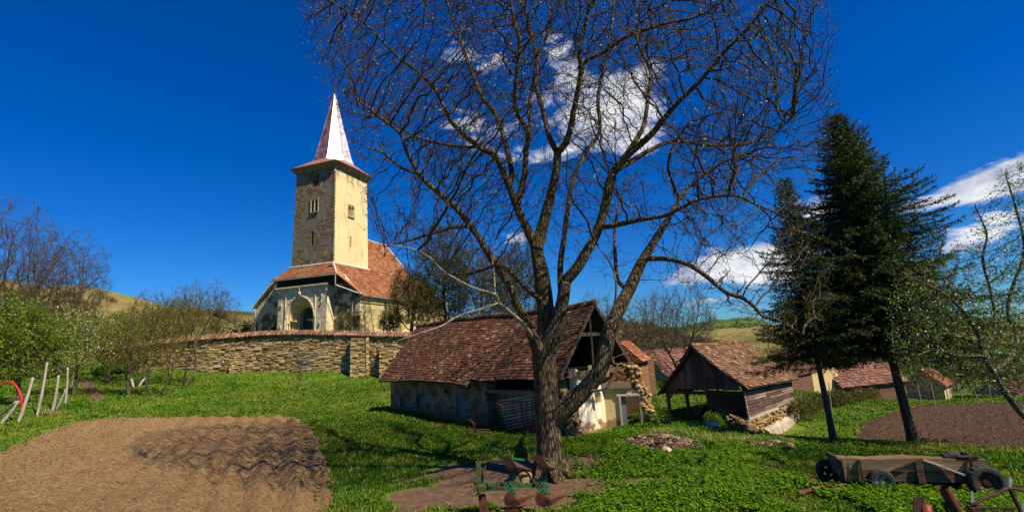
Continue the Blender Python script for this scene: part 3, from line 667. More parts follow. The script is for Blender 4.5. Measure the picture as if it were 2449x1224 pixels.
# (px, py, Y offset, pixel radius)
trunk = [(1322, 1150, 0, 46), (1319, 1120, 0, 37), (1314, 1060, 0, 32), (1308, 980, .05, 31), (1303, 900, .1, 30), (1300, 850, .1, 31)]
LIMBS = [  # list of (parent limb, start index fraction ignored), points
 ('C', [(1330, 1010, 0, 24), (1352, 975, -.1, 24), (1395, 935, -.2, 22), (1432, 890, -.3, 21), (1447, 840, -.3, 21), (1458, 790, -.2, 20), (1482, 735, 0, 19), (1508, 685, .2, 18), (1532, 632, .3, 15), (1560, 585, .4, 12), (1588, 540, .5, 10), (1606, 510, .6, 8), (1625, 475, .8, 6), (1660, 436, 1.0, 5), (1729, 389, 1.2, 4), (1786, 366, 1.3, 3)]),
 ('A', [(1300, 850, .1, 31), (1306, 780, .2, 24), (1302, 710, .3, 23), (1292, 640, .4, 21), (1280, 585, .5, 17)]),
 ('A1', [(1280, 585, .5, 17), (1252, 530, .4, 13), (1236, 495, .4, 12), (1218, 446, .3, 11), (1186, 377, .1, 9), (1146, 352, 0, 8), (1080, 292, -.3, 7), (1043, 217, -.5, 6), (997, 171, -.7, 5), (946, 131, -.9, 4), (871, 56, -1.2, 3), (800, 10, -1.4, 2)]),
 ('A1b', [(1218, 446, .3, 10), (1224, 412, .5, 9), (1205, 330, .8, 8), (1186, 274, 1.0, 8), (1152, 229, 1.2, 7), (1117, 143, 1.5, 6), (1094, 74, 1.7, 5), (1070, 10, 1.9, 4), (1040, -80, 2.2, 3)]),
 ('A1c', [(1236, 495, .4, 11), (1254, 420, .3, 10), (1258, 366, .2, 9), (1263, 320, 0, 9), (1245, 285, -.2, 8), (1232, 252, -.4, 8), (1236, 171, -.7, 7), (1243, 103, -.9, 6), (1226, 34, -1.1, 5), (1214, -60, -1.3, 4)]),
 ('A1d', [(1258, 366, .2, 8), (1268, 309, .5, 7), (1266, 246, .8, 6), (1283, 149, 1.2, 6), (1272, 86, 1.5, 5), (1250, 0, 1.8, 4), (1240, -100, 2.2, 3)]),
 ('A1e', [(1146, 352, 0, 6), (1090, 350, .5, 5), (1000, 330, 1.0, 4), (930, 290, 1.4, 3), (860, 260, 1.7, 2)]),
 ('A2', [(1284, 600, .5, 20), (1298, 540, .5, 17), (1312, 486, .4, 15), (1328, 420, .3, 13), (1334, 366, .2, 12)]),
 ('A2l', [(1334, 366, .2, 10), (1316, 332, .3, 9), (1296, 257, .6, 8), (1281, 194, .9, 7), (1290, 131, 1.1, 6), (1308, 80, 1.3, 5), (1318, 0, 1.6, 4), (1330, -120, 1.9, 3)]),
 ('A2r', [(1334, 366, .2, 11), (1358, 330, 0, 10), (1376, 246, -.3, 9), (1389, 171, -.6, 8), (1386, 114, -.8, 7), (1404, 46, -1.0, 6), (1412, -30, -1.2, 5), (1420, -160, -1.5, 3)]),
 ('A2s', [(1383, 200, -.5, 7), (1398, 150, -.5, 7), (1443, 126, -.7, 6), (1500, 88, -1.0, 6), (1592, 57, -1.4, 5), (1672, 38, -1.7, 4), (1760, -20, -2, 3)]),
 ('B', [(1300, 850, .1, 29), (1330, 775, -.1, 20), (1344, 725, -.2, 19), (1352, 672, -.3, 18)]),
 ('B1', [(1344, 725, -.2, 11), (1340, 640, .1, 9), (1350, 560, .4, 8), (1356, 515, .5, 8), (1368, 440, .8, 7), (1400, 366, 1.1, 7), (1434, 314, 1.4, 6), (1430, 240, 1.7, 6), (1444, 160, 2.0, 5), (1462, 74, 2.2, 4), (1470, -20, 2.5, 3)]),
 ('B2', [(1352, 672, -.3, 17), (1380, 640, -.4, 16), (1404, 600, -.5, 15), (1428, 555, -.5, 14), (1449, 486, -.6, 14), (1462, 423, -.6, 13), (1500, 372, -.7, 12), (1557, 322, -.9, 10), (1615, 252, -1.2, 8), (1672, 196, -1.5, 7), (1729, 128, -1.8, 6), (1786, 69, -2.1, 5), (1832, 10, -2.3, 4), (1880, -60, -2.5, 3)]),
 ('B2b', [(1492, 380, -.7, 9), (1530, 320, -.3, 8), (1542, 290, 0, 7), (1552, 217, .4, 6), (1556, 171, .6, 6), (1530, 114, .9, 5), (1524, 70, 1.1, 4), (1540, -20, 1.4, 3)]),
 ('B2c', [(1470, 412, -.6, 9), (1500, 392, -.2, 8), (1557, 358, .3, 7), (1615, 338, .7, 6), (1700, 348, 1.1, 5), (1786, 343, 1.5, 4), (1843, 320, 1.8, 4), (1900, 280, 2.0, 2)]),
 ('B2d', [(1430, 548, -.5, 9), (1465, 540, -.8, 8), (1500, 532, -1.0, 8), (1550, 522, -1.2, 7), (1595, 514, -1.4, 6), (1672, 477, -1.8, 5), (1758, 469, -2.1, 4), (1815, 492, -2.3, 3), (1880, 520, -2.5, 2)]),
 ('B2e', [(1625, 475, .8, 5), (1612, 446, .4, 5), (1598, 400, 0, 4), (1610, 350, -.3, 4), (1650, 290, -.6, 3)]),
 ('C2', [(1540, 620, .3, 8), (1570, 618, .1, 8), (1612, 622, -.1, 7), (1656, 638, -.3, 7), (1696, 666, -.5, 7), (1736, 699, -.7, 6), (1777, 713, -.9, 6), (1806, 735, -1.0, 5), (1826, 757, -1.1, 4), (1860, 764, -1.2, 3), (1920, 800, -1.3, 2)]),
 ('C3', [(1500, 700, .2, 8), (1478, 670, .6, 6), (1472, 620, .9, 6), (1470, 560, 1.2, 5), (1478, 500, 1.5, 4), (1500, 440, 1.8, 3)]),
 ('D', [(1296, 870, .05, 24), (1272, 800, -.3, 14), (1258, 765, -.4, 13), (1240, 735, -.5, 12), (1222, 690, -.6, 12), (1206, 662, -.6, 12), (1186, 632, -.7, 12), (1164, 600, -.8, 11), (1145, 568, -.8, 10), (1126, 542, -.9, 10), (1096, 503, -1.0, 9), (1043, 457, -1.2, 8), (1003, 417, -1.3, 7), (969, 354, -1.5, 6), (957, 320, -1.6, 5), (900, 274, -1.8, 4), (845, 230, -2.0, 2)]),
 ('D2', [(1296, 720, .2, 9), (1270, 700, 0, 8), (1238, 668, .2, 7), (1212, 640, .4, 7), (1186, 634, .6, 6), (1120, 655, 1.0, 4), (1060, 650, 1.3, 3)]),
 ('D3', [(1003, 417, -1.3, 5), (957, 400, -1.4, 4), (917, 366, -1.6, 4), (870, 352, -1.8, 2)]),
 ('D4', [(1126, 542, -.9, 6), (1080, 545, -.6, 5), (1030, 560, -.4, 4), (980, 575, -.2, 3), (920, 590, 0, 2)]),
]
PALE = [('E', [(1286, 812, -.3, 8), (1252, 775, -.8, 7), (1213, 740, -1.2, 6), (1193, 724, -1.4, 5)]),
 ('E1', [(1193, 724, -1.4, 4), (1184, 704, -1.5, 4), (1135, 689, -1.8, 4), (1095, 669, -2.0, 3.5), (1054, 643, -2.2, 3.3), (1029, 616, -2.3, 3), (980, 593, -2.5, 2.5), (930, 585, -2.7, 1.5)]),
 ('E2', [(1193, 724, -1.4, 4), (1159, 736, -1.6, 3.6), (1098, 755, -1.8, 3.4), (1054, 780, -2.0, 3), (1017, 792, -2.1, 2.5), (950, 815, -2.3, 1.5)]),
 ('E3', [(1184, 704, -1.5, 3.5), (1182, 660, -1.2, 3), (1178, 610, -1.0, 2.5), (1190, 560, -.8, 2)]),
 ('E4', [(1440, 880, -.3, 3), (1452, 862, -.35, 2.5), (1480, 850, -.4, 2), (1505, 842, -.5, 1.4)]),
 ('E5', [(1415, 965, -.3, 5), (1445, 930, -.6, 4), (1463, 905, -.7, 3.4), (1478, 870, -.8, 2)]),
 ('E6', [(1466, 780, -.2, 5), (1473, 700, -.5, 4), (1468, 650, -.6, 3.5), (1450, 615, -.7, 3), (1430, 590, -.8, 2)]),
 ('E7', [(1335, 830, -.2, 5), (1352, 790, -.6, 4), (1372, 750, -.9, 3), (1400, 725, -1.1, 2)])]
def to3(pts):
    o = []
    for px, py, dy, pr in pts:
        Yp = WY + dy; p = at(px, py, Yp); o.append((*p, _px(pr, Yp) * (.88 if pr > 24 else .78 if pr < 18 else .78 + .1 * (pr - 18) / 6)))
    return o
POS, PAR, RAD, OWN = [], [], [], []
def add_path(pts, parent, owner, step=.14):
    rs_ = resample([np.array(p) for p in pts], step); first = len(POS); last = parent
    if parent is not None: rs_ = rs_[1:]
    for p in rs_:
        POS.append(p[:3]); PAR.append(-1 if last is None else last); RAD.append(p[3]); OWN.append(owner); last = len(POS) - 1
    return first, last
t3 = to3(trunk); add_path(t3, None, 'trunk')
for nm, pts in LIMBS + PALE:
    p3 = to3(pts); s = np.array(p3[0][:3]); d = ((np.array(POS) - s) ** 2).sum(1); pid = int(d.argmin())
    p3[0] = (*POS[pid], min(p3[0][3], RAD[pid])); add_path(p3, pid, nm)
nsk = len(POS)
# crown volume: silhouette polygon swept in depth
CP = [(735, -20), (745, 60), (760, 140), (790, 210), (835, 300), (850, 370), (880, 440), (895, 560), (930, 640), (960, 700), (1000, 760), (1060, 760), (1150, 720), (1190, 650), (1240, 600), (1330, 620), (1400, 660), (1480, 610), (1560, 660), (1650, 690), (1760, 770), (1880, 850), (1960, 790), (2000, 690), (1930, 560), (1890, 470), (1960, 380), (1990, 250), (2000, 120), (1980, 0), (1920, -100), (1700, -260), (1350, -360), (1000, -260), (800, -120)]
CPa = [np.array(p, float) for p in CP]
rg = np.random.default_rng(5); att = []
def dd_clump(px, py): return float(fbm2(np.array([px / 95.]), np.array([py / 95.]), 3, 4)[0])
while len(att) < 24000:
    q = rg.uniform((720, -360), (2010, 860), (4000, 2)); dd = polydist(q[:, 0], q[:, 1], CPa); k_ = dd > -34 * rg.random(len(dd)) ** 2; q = q[k_]; dd = np.maximum(dd[k_], 0)
    for (px, py), e in zip(q, dd):
        if px > 1630 and py > 620 and rg.random() < .62: continue
        if py < -60 and rg.random() < .5: continue
        if dd_clump(px, py) < -.12 and rg.random() < .75: continue
        if py > 560 and rg.random() < (.62 if px < 1550 else .45): continue
        if 1180 < px < 1600 and py > 330 and rg.random() < .55: continue
        hd = 3.6 * math.sqrt(min(1, e / 260 + .10)); att.append(at(px, py, WY - .2 + rg.uniform(-1, 1) * hd))
att = np.array(att[:24000])
P, par, rad = colonize(np.array(POS), PAR, RAD, att, .10, 1.5, .13, 300, .30, (0, 0, .07), 3, 70000)
# short crooked spurs at the ends
R, ch = radii(P, par, [r if i < nsk else 0 for i, r in enumerate(rad)], .0042, 1.96)
for i in range(nsk): R[i] = RAD[i]
par = np.array(par)
cs = chains(par.tolist(), R, ch)
OWNF = OWN
mb_t, mb_p, mb_w = MB(), MB(), MB(); limb_mb = {}
major = {'A': 'A', 'A1': 'A', 'A1b': 'A1b', 'A1c': 'A1c', 'A1d': 'A1c', 'A1e': 'A', 'A2': 'A2', 'A2l': 'A2l', 'A2r': 'A2', 'A2s': 'A2', 'B': 'B', 'B1': 'B1', 'B2': 'B', 'B2b': 'B2b', 'B2c': 'B2c', 'B2d': 'B2d', 'B2e': 'C', 'C': 'C', 'C2': 'C2', 'C3': 'C3', 'D': 'D', 'D2': 'D2', 'D3': 'D', 'D4': 'D4'}
SK = lambda p3: resample([np.array(p) for p in p3], .07)
def limb_tube(mb, p3, sides, d=None, wob=.0):
    rs_ = SK(p3); mb.tube([p[:3] for p in rs_], [p[3] for p in rs_], sides, cap=True, disp=d)
loc0 = Vector([float(v) for v in WB])
t_full = t3 + to3([(1304, 815, .15, 25)])
limb_tube(mb_t, t_full, 48, barkdisp)
# root flare lobes
for k in range(7):
    a = k * .9 + .3; b_ = np.array([math.cos(a), math.sin(a), 0]); p0 = WB + b_ * .24 + np.array([0, 0, .34]); p1 = WB + b_ * .40 + np.array([0, 0, .10]); p2 = WB + b_ * .62 + np.array([0, 0, -.06])
    mb_t.tube([p0, (p0 + p1) / 2 + np.array([0, 0, -.02]), p1, p2], [.10, .10, .085, .03], 10)
for nm, pts in LIMBS:
    m_ = limb_mb.setdefault(major[nm], MB()); p3 = to3(pts); s = np.array(p3[0][:3]); d = ((np.array(POS[:nsk]) - s) ** 2).sum(1)
    own = [i for i in range(nsk) if OWN[i] != nm]; pid = min(own, key=lambda i: d[i]); p3[0] = (*POS[pid], p3[0][3])
    r = pts[0][3]; limb_tube(m_, p3, 28 if r > 12 else 14 if r > 8 else 9, barkdisp)
for nm, pts in PALE:
    p3 = to3(pts); s = np.array(p3[0][:3]); d = ((np.array(POS[:nsk]) - s) ** 2).sum(1)
    own = [i for i in range(nsk) if OWN[i] != nm]; pid = min(own, key=lambda i: d[i]); p3[0] = (*POS[pid], p3[0][3]); p3 = [(*q[:3], q[3] * .82) for q in p3]; limb_tube(mb_p, p3, 8)
tw = [c for c in cs if len(c) > 1 and c[1] >= nsk]
# chains that begin on the skeleton and leave it: split
extra = []
for c in cs:
    if len(c) > 1 and c[1] < nsk:
        k = next((i for i, q in enumerate(c) if q >= nsk), None)
        if k: extra.append(c[k - 1:])
skin(mb_w, P, R, tw + extra, lambda m: 5 if m > .02 else (4 if m > .009 else 3), smooth_it=1)
def shift(mb, o):
    mb.v = [(x - o[0], y - o[1], z - o[2]) for x, y, z in mb.v]; return mb
shift(mb_t, WB).build('trunk', MT['bark'], walnut, smooth=True)
for k, m_ in limb_mb.items(): shift(m_, WB).build('limb', MT['bark'], walnut, smooth=True)
tag(shift(mb_p, WB).build('shoot', MT['palebark'], walnut, smooth=True), 'smooth pale grey young branches')
shift(mb_w, WB).build('crown', MT['twig'], walnut, smooth=True)
spur = MB(); r_ = random.Random(8)
for i in rg.choice(np.arange(nsk, len(P)), 18000):
    if R[i] > .03: continue
    p0 = P[i] - WB; pd = unit(P[i] - P[par[i]] + 1e-6); d = unit(pd * .9 + rg.normal(0, .55, 3) + np.array([0, 0, .35])); L = r_.uniform(.08, .36); p1 = p0 + d * L * .55; p2 = p1 + unit(d + rg.normal(0, .5, 3) + np.array([0, 0, .3])) * L * .5
    spur.tube([p0, p1, p2], [.0044, .0040, .0034], 3, cap=False)
spur.build('spur_twigs', MT['twig'], walnut)
tips = np.array([i for i in range(nsk, len(P)) if not ch[i]])
bc = P[tips] - WB; bc = np.concatenate([bc, bc[::2] + rg.normal(0, .03, bc[::2].shape)])
Vb, Fb = diamonds(bc, .045, rg, .55, .6); np_mesh('buds', Vb, Fb, MT['bud'], walnut)
print('walnut nodes', len(P), 'chains', len(cs))
# ------------------------------------------------------------------ building helpers
def tiles(mb, O, U, V, W_, L_, tw, th, mask=None, thick=.02, jit=.35, sag=None, seed=1, rounded=True, mi=0):
    """courses of separate clay tiles; O eave corner, U along the eave, V up the slope, W_ x L_ metres"""
    r = random.Random(seed); O = np.array(O, float); U = unit(U); V = unit(V); N = np.cross(U, V)
    if N[2] < 0: N = -N
    nr = int(math.ceil(L_ / th)); nc = int(math.ceil(W_ / tw)) + 1
    for i in range(nr):
        off = (i % 2) * tw * .5
        wav = r.uniform(0, 6)
        for j in range(-1, nc):
            u0 = j * tw + off + r.uniform(-.08, .08) * tw; v0 = i * th + r.uniform(-.10, .10) * th + .012 * math.sin(j * .35 + wav)
            uc = u0 + tw / 2; vc = v0 + th / 2
            if u0 < -.02 or u0 + tw > W_ + .03: continue
            if mask and not mask(uc, vc): continue
            if r.random() < .006: continue
            g = tw * .03; L = th * 1.45; top = min(v0 + L, L_ + .02); w2 = tw - 2 * g
            li = thick * (1.9 + r.uniform(-.5, .9) * jit * 2); lo = thick * .5
            if rounded: prof = [(0, .16), (.2, .03), (.5, 0), (.8, .03), (1, .16)]
            else: prof = [(0, 0), (1, 0)]
            pts = [(u0 + g + w2 * a, v0 + th * b, li) for a, b in prof] + [(u0 + g + w2, top, lo), (u0 + g, top, lo)]
            rot = r.uniform(-.05, .05); P3 = []
            for (a, b, c_) in pts:
                aa = a + (b - vc) * rot; P3.append(O + U * aa + V * b + N * c_)
            if sag: P3 = [sag(p) for p in P3]
            n = len(P3); low = [p - N * thick for p in P3]
            mb.add(P3 + low, [tuple(range(n))] + [(k, k + n, (k + 1) % n + n, (k + 1) % n) for k in range(n - 2)], mi)
def slab(mb, pts, th, mi=0):          # roof board under the tiles
    a, b, c = [np.array(p, float) for p in pts[:3]]; n = unit(np.cross(b - a, c - a)); n = n if n[2] < 0 else -n
    mb.prism(pts, n * th, mi)
def patch(mb, A, B, Cc, D, W_, Hh, holes, depth, mi=0, rmi=None):
    """wall sheet A-B-C-D (A bottom left seen from outside) pierced by holes (x0,x1,z0,z1), with reveals"""
    A, B, Cc, D = [np.array(p, float) for p in (A, B, Cc, D)]; n = -unit(np.cross(B - A, D - A))
    f = lambda x, z: (A * (1 - x / W_) + B * x / W_) * (1 - z / Hh) + (D * (1 - x / W_) + Cc * x / W_) * z / Hh
    xs = sorted({0, W_} | {h[0] for h in holes} | {h[1] for h in holes}); zs = sorted({0, Hh} | {h[2] for h in holes} | {h[3] for h in holes})
    for x0, x1 in zip(xs, xs[1:]):
        for z0, z1 in zip(zs, zs[1:]):
            cx, cz = (x0 + x1) / 2, (z0 + z1) / 2
            if any(h[0] < cx < h[1] and h[2] < cz < h[3] for h in holes): continue
            mb.add([f(x0, z0), f(x1, z0), f(x1, z1), f(x0, z1)], [(0, 1, 2, 3)], mi)
    for x0, x1, z0, z1 in holes:
        q = [f(x0, z0), f(x1, z0), f(x1, z1), f(x0, z1)]; q2 = [p + n * depth for p in q]
        mb.add(q + q2, [(0, 4, 5, 1), (1, 5, 6, 2), (2, 6, 7, 3), (3, 7, 4, 0)], mi if rmi is None else rmi)
    return f, n
def arch_pts(cx, half, z0, spring, apex, n=8):
    """pointed arch outline from bottom left over the apex to bottom right, (x, z)"""
    h = apex - spring; R_ = (half * half + h * h) / (2 * half); out = [(cx - half, z0), (cx - half, spring)]
    a1 = math.asin(min(1, h / R_)); 
    for k in range(1, n + 1): a = a1 * k / n; out.append((cx - half + R_ - R_ * math.cos(a), spring + R_ * math.sin(a)))
    out += [(2 * cx - x, z) for x, z in reversed(out[:-1])]
    return out
def prof(mb, pts, y, d, mi=0):    # x,z outline extruded along y
    mb.prism([(x, y, z) for x, z in pts], (0, d, 0), mi)

# ------------------------------------------------------------------ the church
CF = Frame((-22.72, 60.0, 4.5), 19.5); church = CF.root('church')
tag(church, 'old stone church with tall square tower and pointed metal spire', 'church')
zc = 4.5
def S(m_): m_.v = [(x, y, z - zc) for x, y, z in m_.v]; return m_
def cp(m_, name, mat, par=None, **k): return S(m_).build(name, mat, par if par is not None else church, **k)
T0, T1, tp = 4.5, 27.4, .27
# tower shell: front (local -Y) stone, right (local +X) plaster
mt_ = MB(); fr = dict(W_=7.06, Hh=T1 - T0)
A = (-7.06, 0, T0); B = (0, 0, T0); C_ = (0 - tp, tp, T1); D_ = (-7.06 + tp + .1, tp, T1); E0 = (0, 7.4, T0); E1 = (-tp, 7.4 - tp, T1); F0 = (-7.06, 7.4, T0); F1 = (-7.06 + tp + .1, 7.4 - tp, T1)
fh = [(3.22, 4.29, 25.3 - zc, 26.25 - zc), (3.20, 3.62, 21.7 - zc, 23.5 - zc), (3.78, 4.20, 21.7 - zc, 23.5 - zc), (3.22, 3.60, 17.2 - zc, 19.1 - zc)]
rh = [(3.05, 3.45, 21.35 - zc, 22.95 - zc), (3.62, 4.02, 21.35 - zc, 22.95 - zc), (3.35, 3.65, 17.1 - zc, 18.65 - zc), (6.35, 6.47, 22.4 - zc, 23.6 - zc), (6.0, 6.1, 15.6 - zc, 16.7 - zc)]
patch(mt_, A, B, C_, D_, 7.06, T1 - T0, fh, .5, 0)
patch(mt_, B, E0, E1, C_, 7.4, T1 - T0, rh, .45, 1)
mt_.add([E0, F0, F1, E1], [(0, 1, 2, 3)], 1); mt_.add([F0, A, D_, F1], [(0, 1, 2, 3)], 0)
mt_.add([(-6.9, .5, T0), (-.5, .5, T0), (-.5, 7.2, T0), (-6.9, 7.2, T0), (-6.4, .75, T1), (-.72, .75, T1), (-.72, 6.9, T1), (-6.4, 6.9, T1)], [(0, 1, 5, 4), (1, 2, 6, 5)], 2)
for (z0, z1) in ((8, 27.3),):      # quoin strip along the near corner
    for k in range(28):
        z = 14.6 + k * .45; ins = tp * (z - T0) / (T1 - T0)
        L = .28 if k % 2 else .16
        mt_.box((-ins - L / 2 + .02, ins + .08, z), (L, .22, .38), None, 0, .08)
cp(mt_, 'tower_wall', [MT['tower_stone'], MT['tower_plaster'], MT['dark']])
def twin(cx, y, z0, z1, side):
    m_ = MB(); h = z1 - z0
    for dx in (-.60, -.0, .60):
        wd = .07
        c = (cx + dx, y - .04, (z0 + z1) / 2 - .05) if side == 'f' else (y + .04, cx + dx, (z0 + z1) / 2 - .05)
        m_.box(c, (wd, .16, h) if side == 'f' else (.16, wd, h))
    for dx in (-.30, .30):
        for s_ in (-1, 1):
            for q in range(3):
                w0 = .05 + q * .05; zz = z1 - .34 + q * .12
                c = (cx + dx + s_ * (.24 - w0 / 2), y - .02, zz) if side == 'f' else (y + .02, cx + dx + s_ * (.24 - w0 / 2), zz)
                m_.box(c, (w0, .14, .12) if side == 'f' else (.14, w0, .12))
    c = (cx, y - .1, z0 - .06) if side == 'f' else (y + .1, cx, z0 - .06)
    m_.box(c, (1.35, .2, .1) if side == 'f' else (.2, 1.35, .1))
    c = (cx, y - .04, z1 + .05) if side == 'f' else (y + .04, cx, z1 + .05)
    m_.box(c, (1.28, .12, .07) if side == 'f' else (.12, 1.28, .07))
    cp(m_, 'window_frame', MT['window_stone'])
twin(-3.36, .20, 21.7, 23.5, 'f'); twin(3.54, -.21, 21.35, 22.95, 'r')
m_ = MB()    # shutter in the belfry opening
for k in range(6): m_.box((-3.78 + k * .18, .42, 25.78), (.165, .05, .92))
cp(m_, 'shutter', MT['red_old'])
m_ = MB(); ring = [(-3.3 + .98 * math.cos(a), .24, 25.8 + .98 * math.sin(a)) for a in np.linspace(2.6, 2 * math.pi + .6, 40)]; m_.tube(ring, .03, 6)
cp(m_, 'clock_ring', MT['window_stone'])
m_ = MB(); ring = [(-.24, 3.4 + 1.0 * math.cos(a), 25.4 + 1.0 * math.sin(a)) for a in np.linspace(0, 2 * math.pi, 40)]; m_.tube(ring, .04, 6)
cp(m_, 'clock_ring', MT['tower_plaster'])
m_ = MB()
for z, e, h in ((27.45, .12, .28), (27.72, .30, .26), (27.96, .52, .22)):
    m_.hexa([(-6.68 - e, tp - e, z), (-tp + e, tp - e, z), (-tp + e, 7.13 + e, z), (-6.68 - e, 7.13 + e, z), (-6.68 - e - .12, tp - e - .12, z + h), (-tp + e + .12, tp - e - .12, z + h), (-tp + e + .12, 7.13 + e + .12, z + h), (-6.68 - e - .12, 7.13 + e + .12, z + h)])
cp(m_, 'cornice', MT['cornice'])
# skirt roof and octagonal spire
cx, cy = -3.47, 3.7; tipz = 40.7; q = 4.0
m_ = MB(); m2 = MB(); oc = lambda r, z, k: (cx + r * math.cos(math.pi / 8 + k * math.pi / 4), cy + r * math.sin(math.pi / 8 + k * math.pi / 4), z)
sq = [(cx + q, cy + q * .25), (cx + q * .25, cy + q), (cx - q * .25, cy + q), (cx - q, cy + q * .25), (cx - q, cy - q * .25), (cx - q * .25, cy - q), (cx + q * .25, cy - q), (cx + q, cy - q * .25)]
corner = {0: (cx + q, cy + q), 2: (cx - q, cy + q), 4: (cx - q, cy - q), 6: (cx + q, cy - q)}
r0_, z0_ = 2.95, 29.35
for k in range(8):
    a = oc(r0_, z0_, k); b = oc(r0_, z0_, (k + 1) % 8); e0 = (*sq[k], 28.2); e1 = (*sq[(k + 1) % 8], 28.2)
    if k in corner: m_.add([a, b, e1, (*corner[k], 28.12), e0], [(0, 4, 3), (0, 3, 1), (1, 3, 2)])
    else: m_.add([a, b, e1, e0], [(0, 3, 2, 1)])
m_.add([(cx - q, cy - q, 28.12), (cx + q, cy - q, 28.12), (cx + q, cy + q, 28.12), (cx - q, cy + q, 28.12)], [(0, 1, 2, 3)])
cp(m_, 'skirt_roof', MT['redroof'])
for k in range(8):
    lv = [(r0_, z0_), (2.55, 30.3), (1.25, 35.6), (.06, tipz)]; mi = 1 if k in (6, 7) else 0  # two facets get the sheet with the glint in its colour
    for (ra, za), (rb, zb) in zip(lv, lv[1:]): m2.add([oc(ra, za, k), oc(ra, za, (k + 1) % 8), oc(rb, zb, (k + 1) % 8), oc(rb, zb, k)], [(0, 1, 2, 3)], mi)
    m2.tube([oc(2.56, 30.3, k), oc(1.255, 35.6, k), oc(.07, tipz, k)], .04, 5, mi=0)
sp = cp(m2, 'spire', [MT['spire'], MT['glintsheet']])
m_ = MB(); m_.tube([(cx, cy, tipz - .3), (cx, cy, tipz + 1.5)], .035, 6); m_.rock((cx, cy, tipz + .25), (.3, .3, .3), 1); cp(m_, 'finial', MT['darkrust'], sp)
# facade and aisle walls
m_ = MB()
prof(m_, [(-11.6, zc), (-11.6, 9.75), (-11.0, 10.35), (-9.4, 11.75), (-8.1, 12.75), (2.4, 12.5), (3.5, 11.2), (4.7, 10.15), (4.7, 7.9), (4.7, zc)][::-1] if False else
     [(-11.6, zc), (-11.6, 9.75), (-11.0, 10.35), (-9.4, 11.75), (-8.1, 12.75), (2.3, 12.4), (3.5, 11.15), (4.7, 10.0), (4.7, zc)] + list(reversed(arch_pts(-3.15, 1.27, zc, 7.7, 9.2))), -.8, .8)
cp(m_, 'facade', MT['facade'])
m_ = MB()    # sloping buttress at the far left foot
prof(m_, [(-13.8, 4.5), (-13.8, 5.4), (-11.63, 7.4), (-11.63, 4.5)], -.6, 1.4); cp(m_, 'buttress', MT['facade'])
m_ = MB(); rk = [(-11.9, -.95, 9.62), (-11.1, -.95, 10.42), (-9.45, -.95, 11.95), (-8.1, -.95, 12.95)]
for a, b in zip(rk, rk[1:]): m_.bar(a, b, .5, .14)
cp(m_, 'verge', MT['ashlar']); m_ = MB()
for a, b in zip([(2.4, -.95, 12.55), (3.5, -.95, 11.3)], [(3.5, -.95, 11.3), (5.1, -.95, 9.95)]): m_.bar(a, b, .5, .12)
cp(m_, 'verge', MT['ashlar'])
# nave side wall with tall windows
m_ = MB(); holes = [(4.2, 4.75, 3.0, 5.0), (9.6, 10.2, 2.2, 4.6), (15.0, 15.6, 2.2, 4.6)]
patch(m_, (4.7, 0, zc), (4.7, 21, zc), (4.7, 21, 10.05), (4.7, 0, 10.05), 21, 10.05 - zc, holes, .5)
m_.add([(4.2, 0, zc), (4.2, 21, zc), (4.2, 21, 10), (4.2, 0, 10)], [(0, 1, 2, 3)], 1)
m_.add([(4.7, 21, zc), (-11.6, 21, zc), (-11.6, 21, 10.05), (4.7, 21, 10.05)], [(0, 1, 2, 3)], 0); m_.add([(-11.6, 21, zc), (-11.6, 0, zc), (-11.6, 0, 10.05), (-11.6, 21, 10.05)], [(0, 1, 2, 3)], 0)
cp(m_, 'nave_wall', [MT['nave_plaster'], MT['dark']])
for y0 in (6.6, 12.6, 19.6):
    m_ = MB(); m_.hexa([(4.72, y0, zc), (6.0, y0, zc), (6.0, y0 + 1.0, zc), (4.72, y0 + 1.0, zc), (4.72, y0, 9.3), (5.25, y0, 8.3), (5.25, y0 + 1.0, 8.3), (4.72, y0 + 1.0, 9.3)]); cp(m_, 'buttress', MT['nave_plaster'])
m_ = MB(); m_.box((4.85, 10.2, 9.98), (.3, 21.6, .22)); cp(m_, 'eaves_moulding', MT['cornice'])
# portal block, pointed archway with stepped orders
m_ = MB(); ax, ah, asp, aap = -3.15, 2.05, 7.7, 10.15
L = arch_pts(ax, ah, zc, asp, aap)
prof(m_, [(-6.7, zc)] + [(-6.7, 11.4), (.86, 11.4), (.86, zc)] + list(reversed(L)), -2.05, .25)
m_.box((-6.5, -1.3, 7.95), (.4, 1.0, 6.9)); m_.box((.66, -1.3, 7.95), (.4, 1.0, 6.9)); m_.box((-2.92, -1.3, 11.3), (6.75, .98, .2))
for z in np.arange(5.3, 11.3, .62):
    for s_, x0 in ((-1, -6.7), (1, .86)):
        m_.box((x0 + s_ * -.35, -2.055, z), (.68, .03, .56), None, 0, .03)
pb = cp(m_, 'portal', MT['ashlar'])
m_ = MB(); st = 4
for k in range(st):
    o_ = arch_pts(ax, ah - .02 - k * .2, zc, asp, aap - k * .26); i_ = arch_pts(ax, ah - .02 - (k + 1) * .2, zc, asp, aap - (k + 1) * .26); y = -1.80 + k * .3
    n = len(o_)
    for a in range(n - 1):
        m_.add([(o_[a][0], y, o_[a][1]), (o_[a + 1][0], y, o_[a + 1][1]), (i_[a + 1][0], y, i_[a + 1][1]), (i_[a][0], y, i_[a][1])], [(0, 1, 2, 3)])
        m_.add([(i_[a][0], y, i_[a][1]), (i_[a + 1][0], y, i_[a + 1][1]), (i_[a + 1][0], y + .31, i_[a + 1][1]), (i_[a][0], y + .31, i_[a][1])], [(0, 1, 2, 3)])
    m_.tube([(p[0], y, p[1]) for p in i_], .055, 6)
for s_ in (-1, 1):       # capital band
    m_.box((ax + s_ * (ah - .55), -1.35, 7.35), (1.15, 1.0, .16)); 
    for q_ in range(5): m_.rock((ax + s_ * (ah - .1 - q_ * .22), -1.85 + q_ * .2, 7.15), (.26, .26, .3), q_)
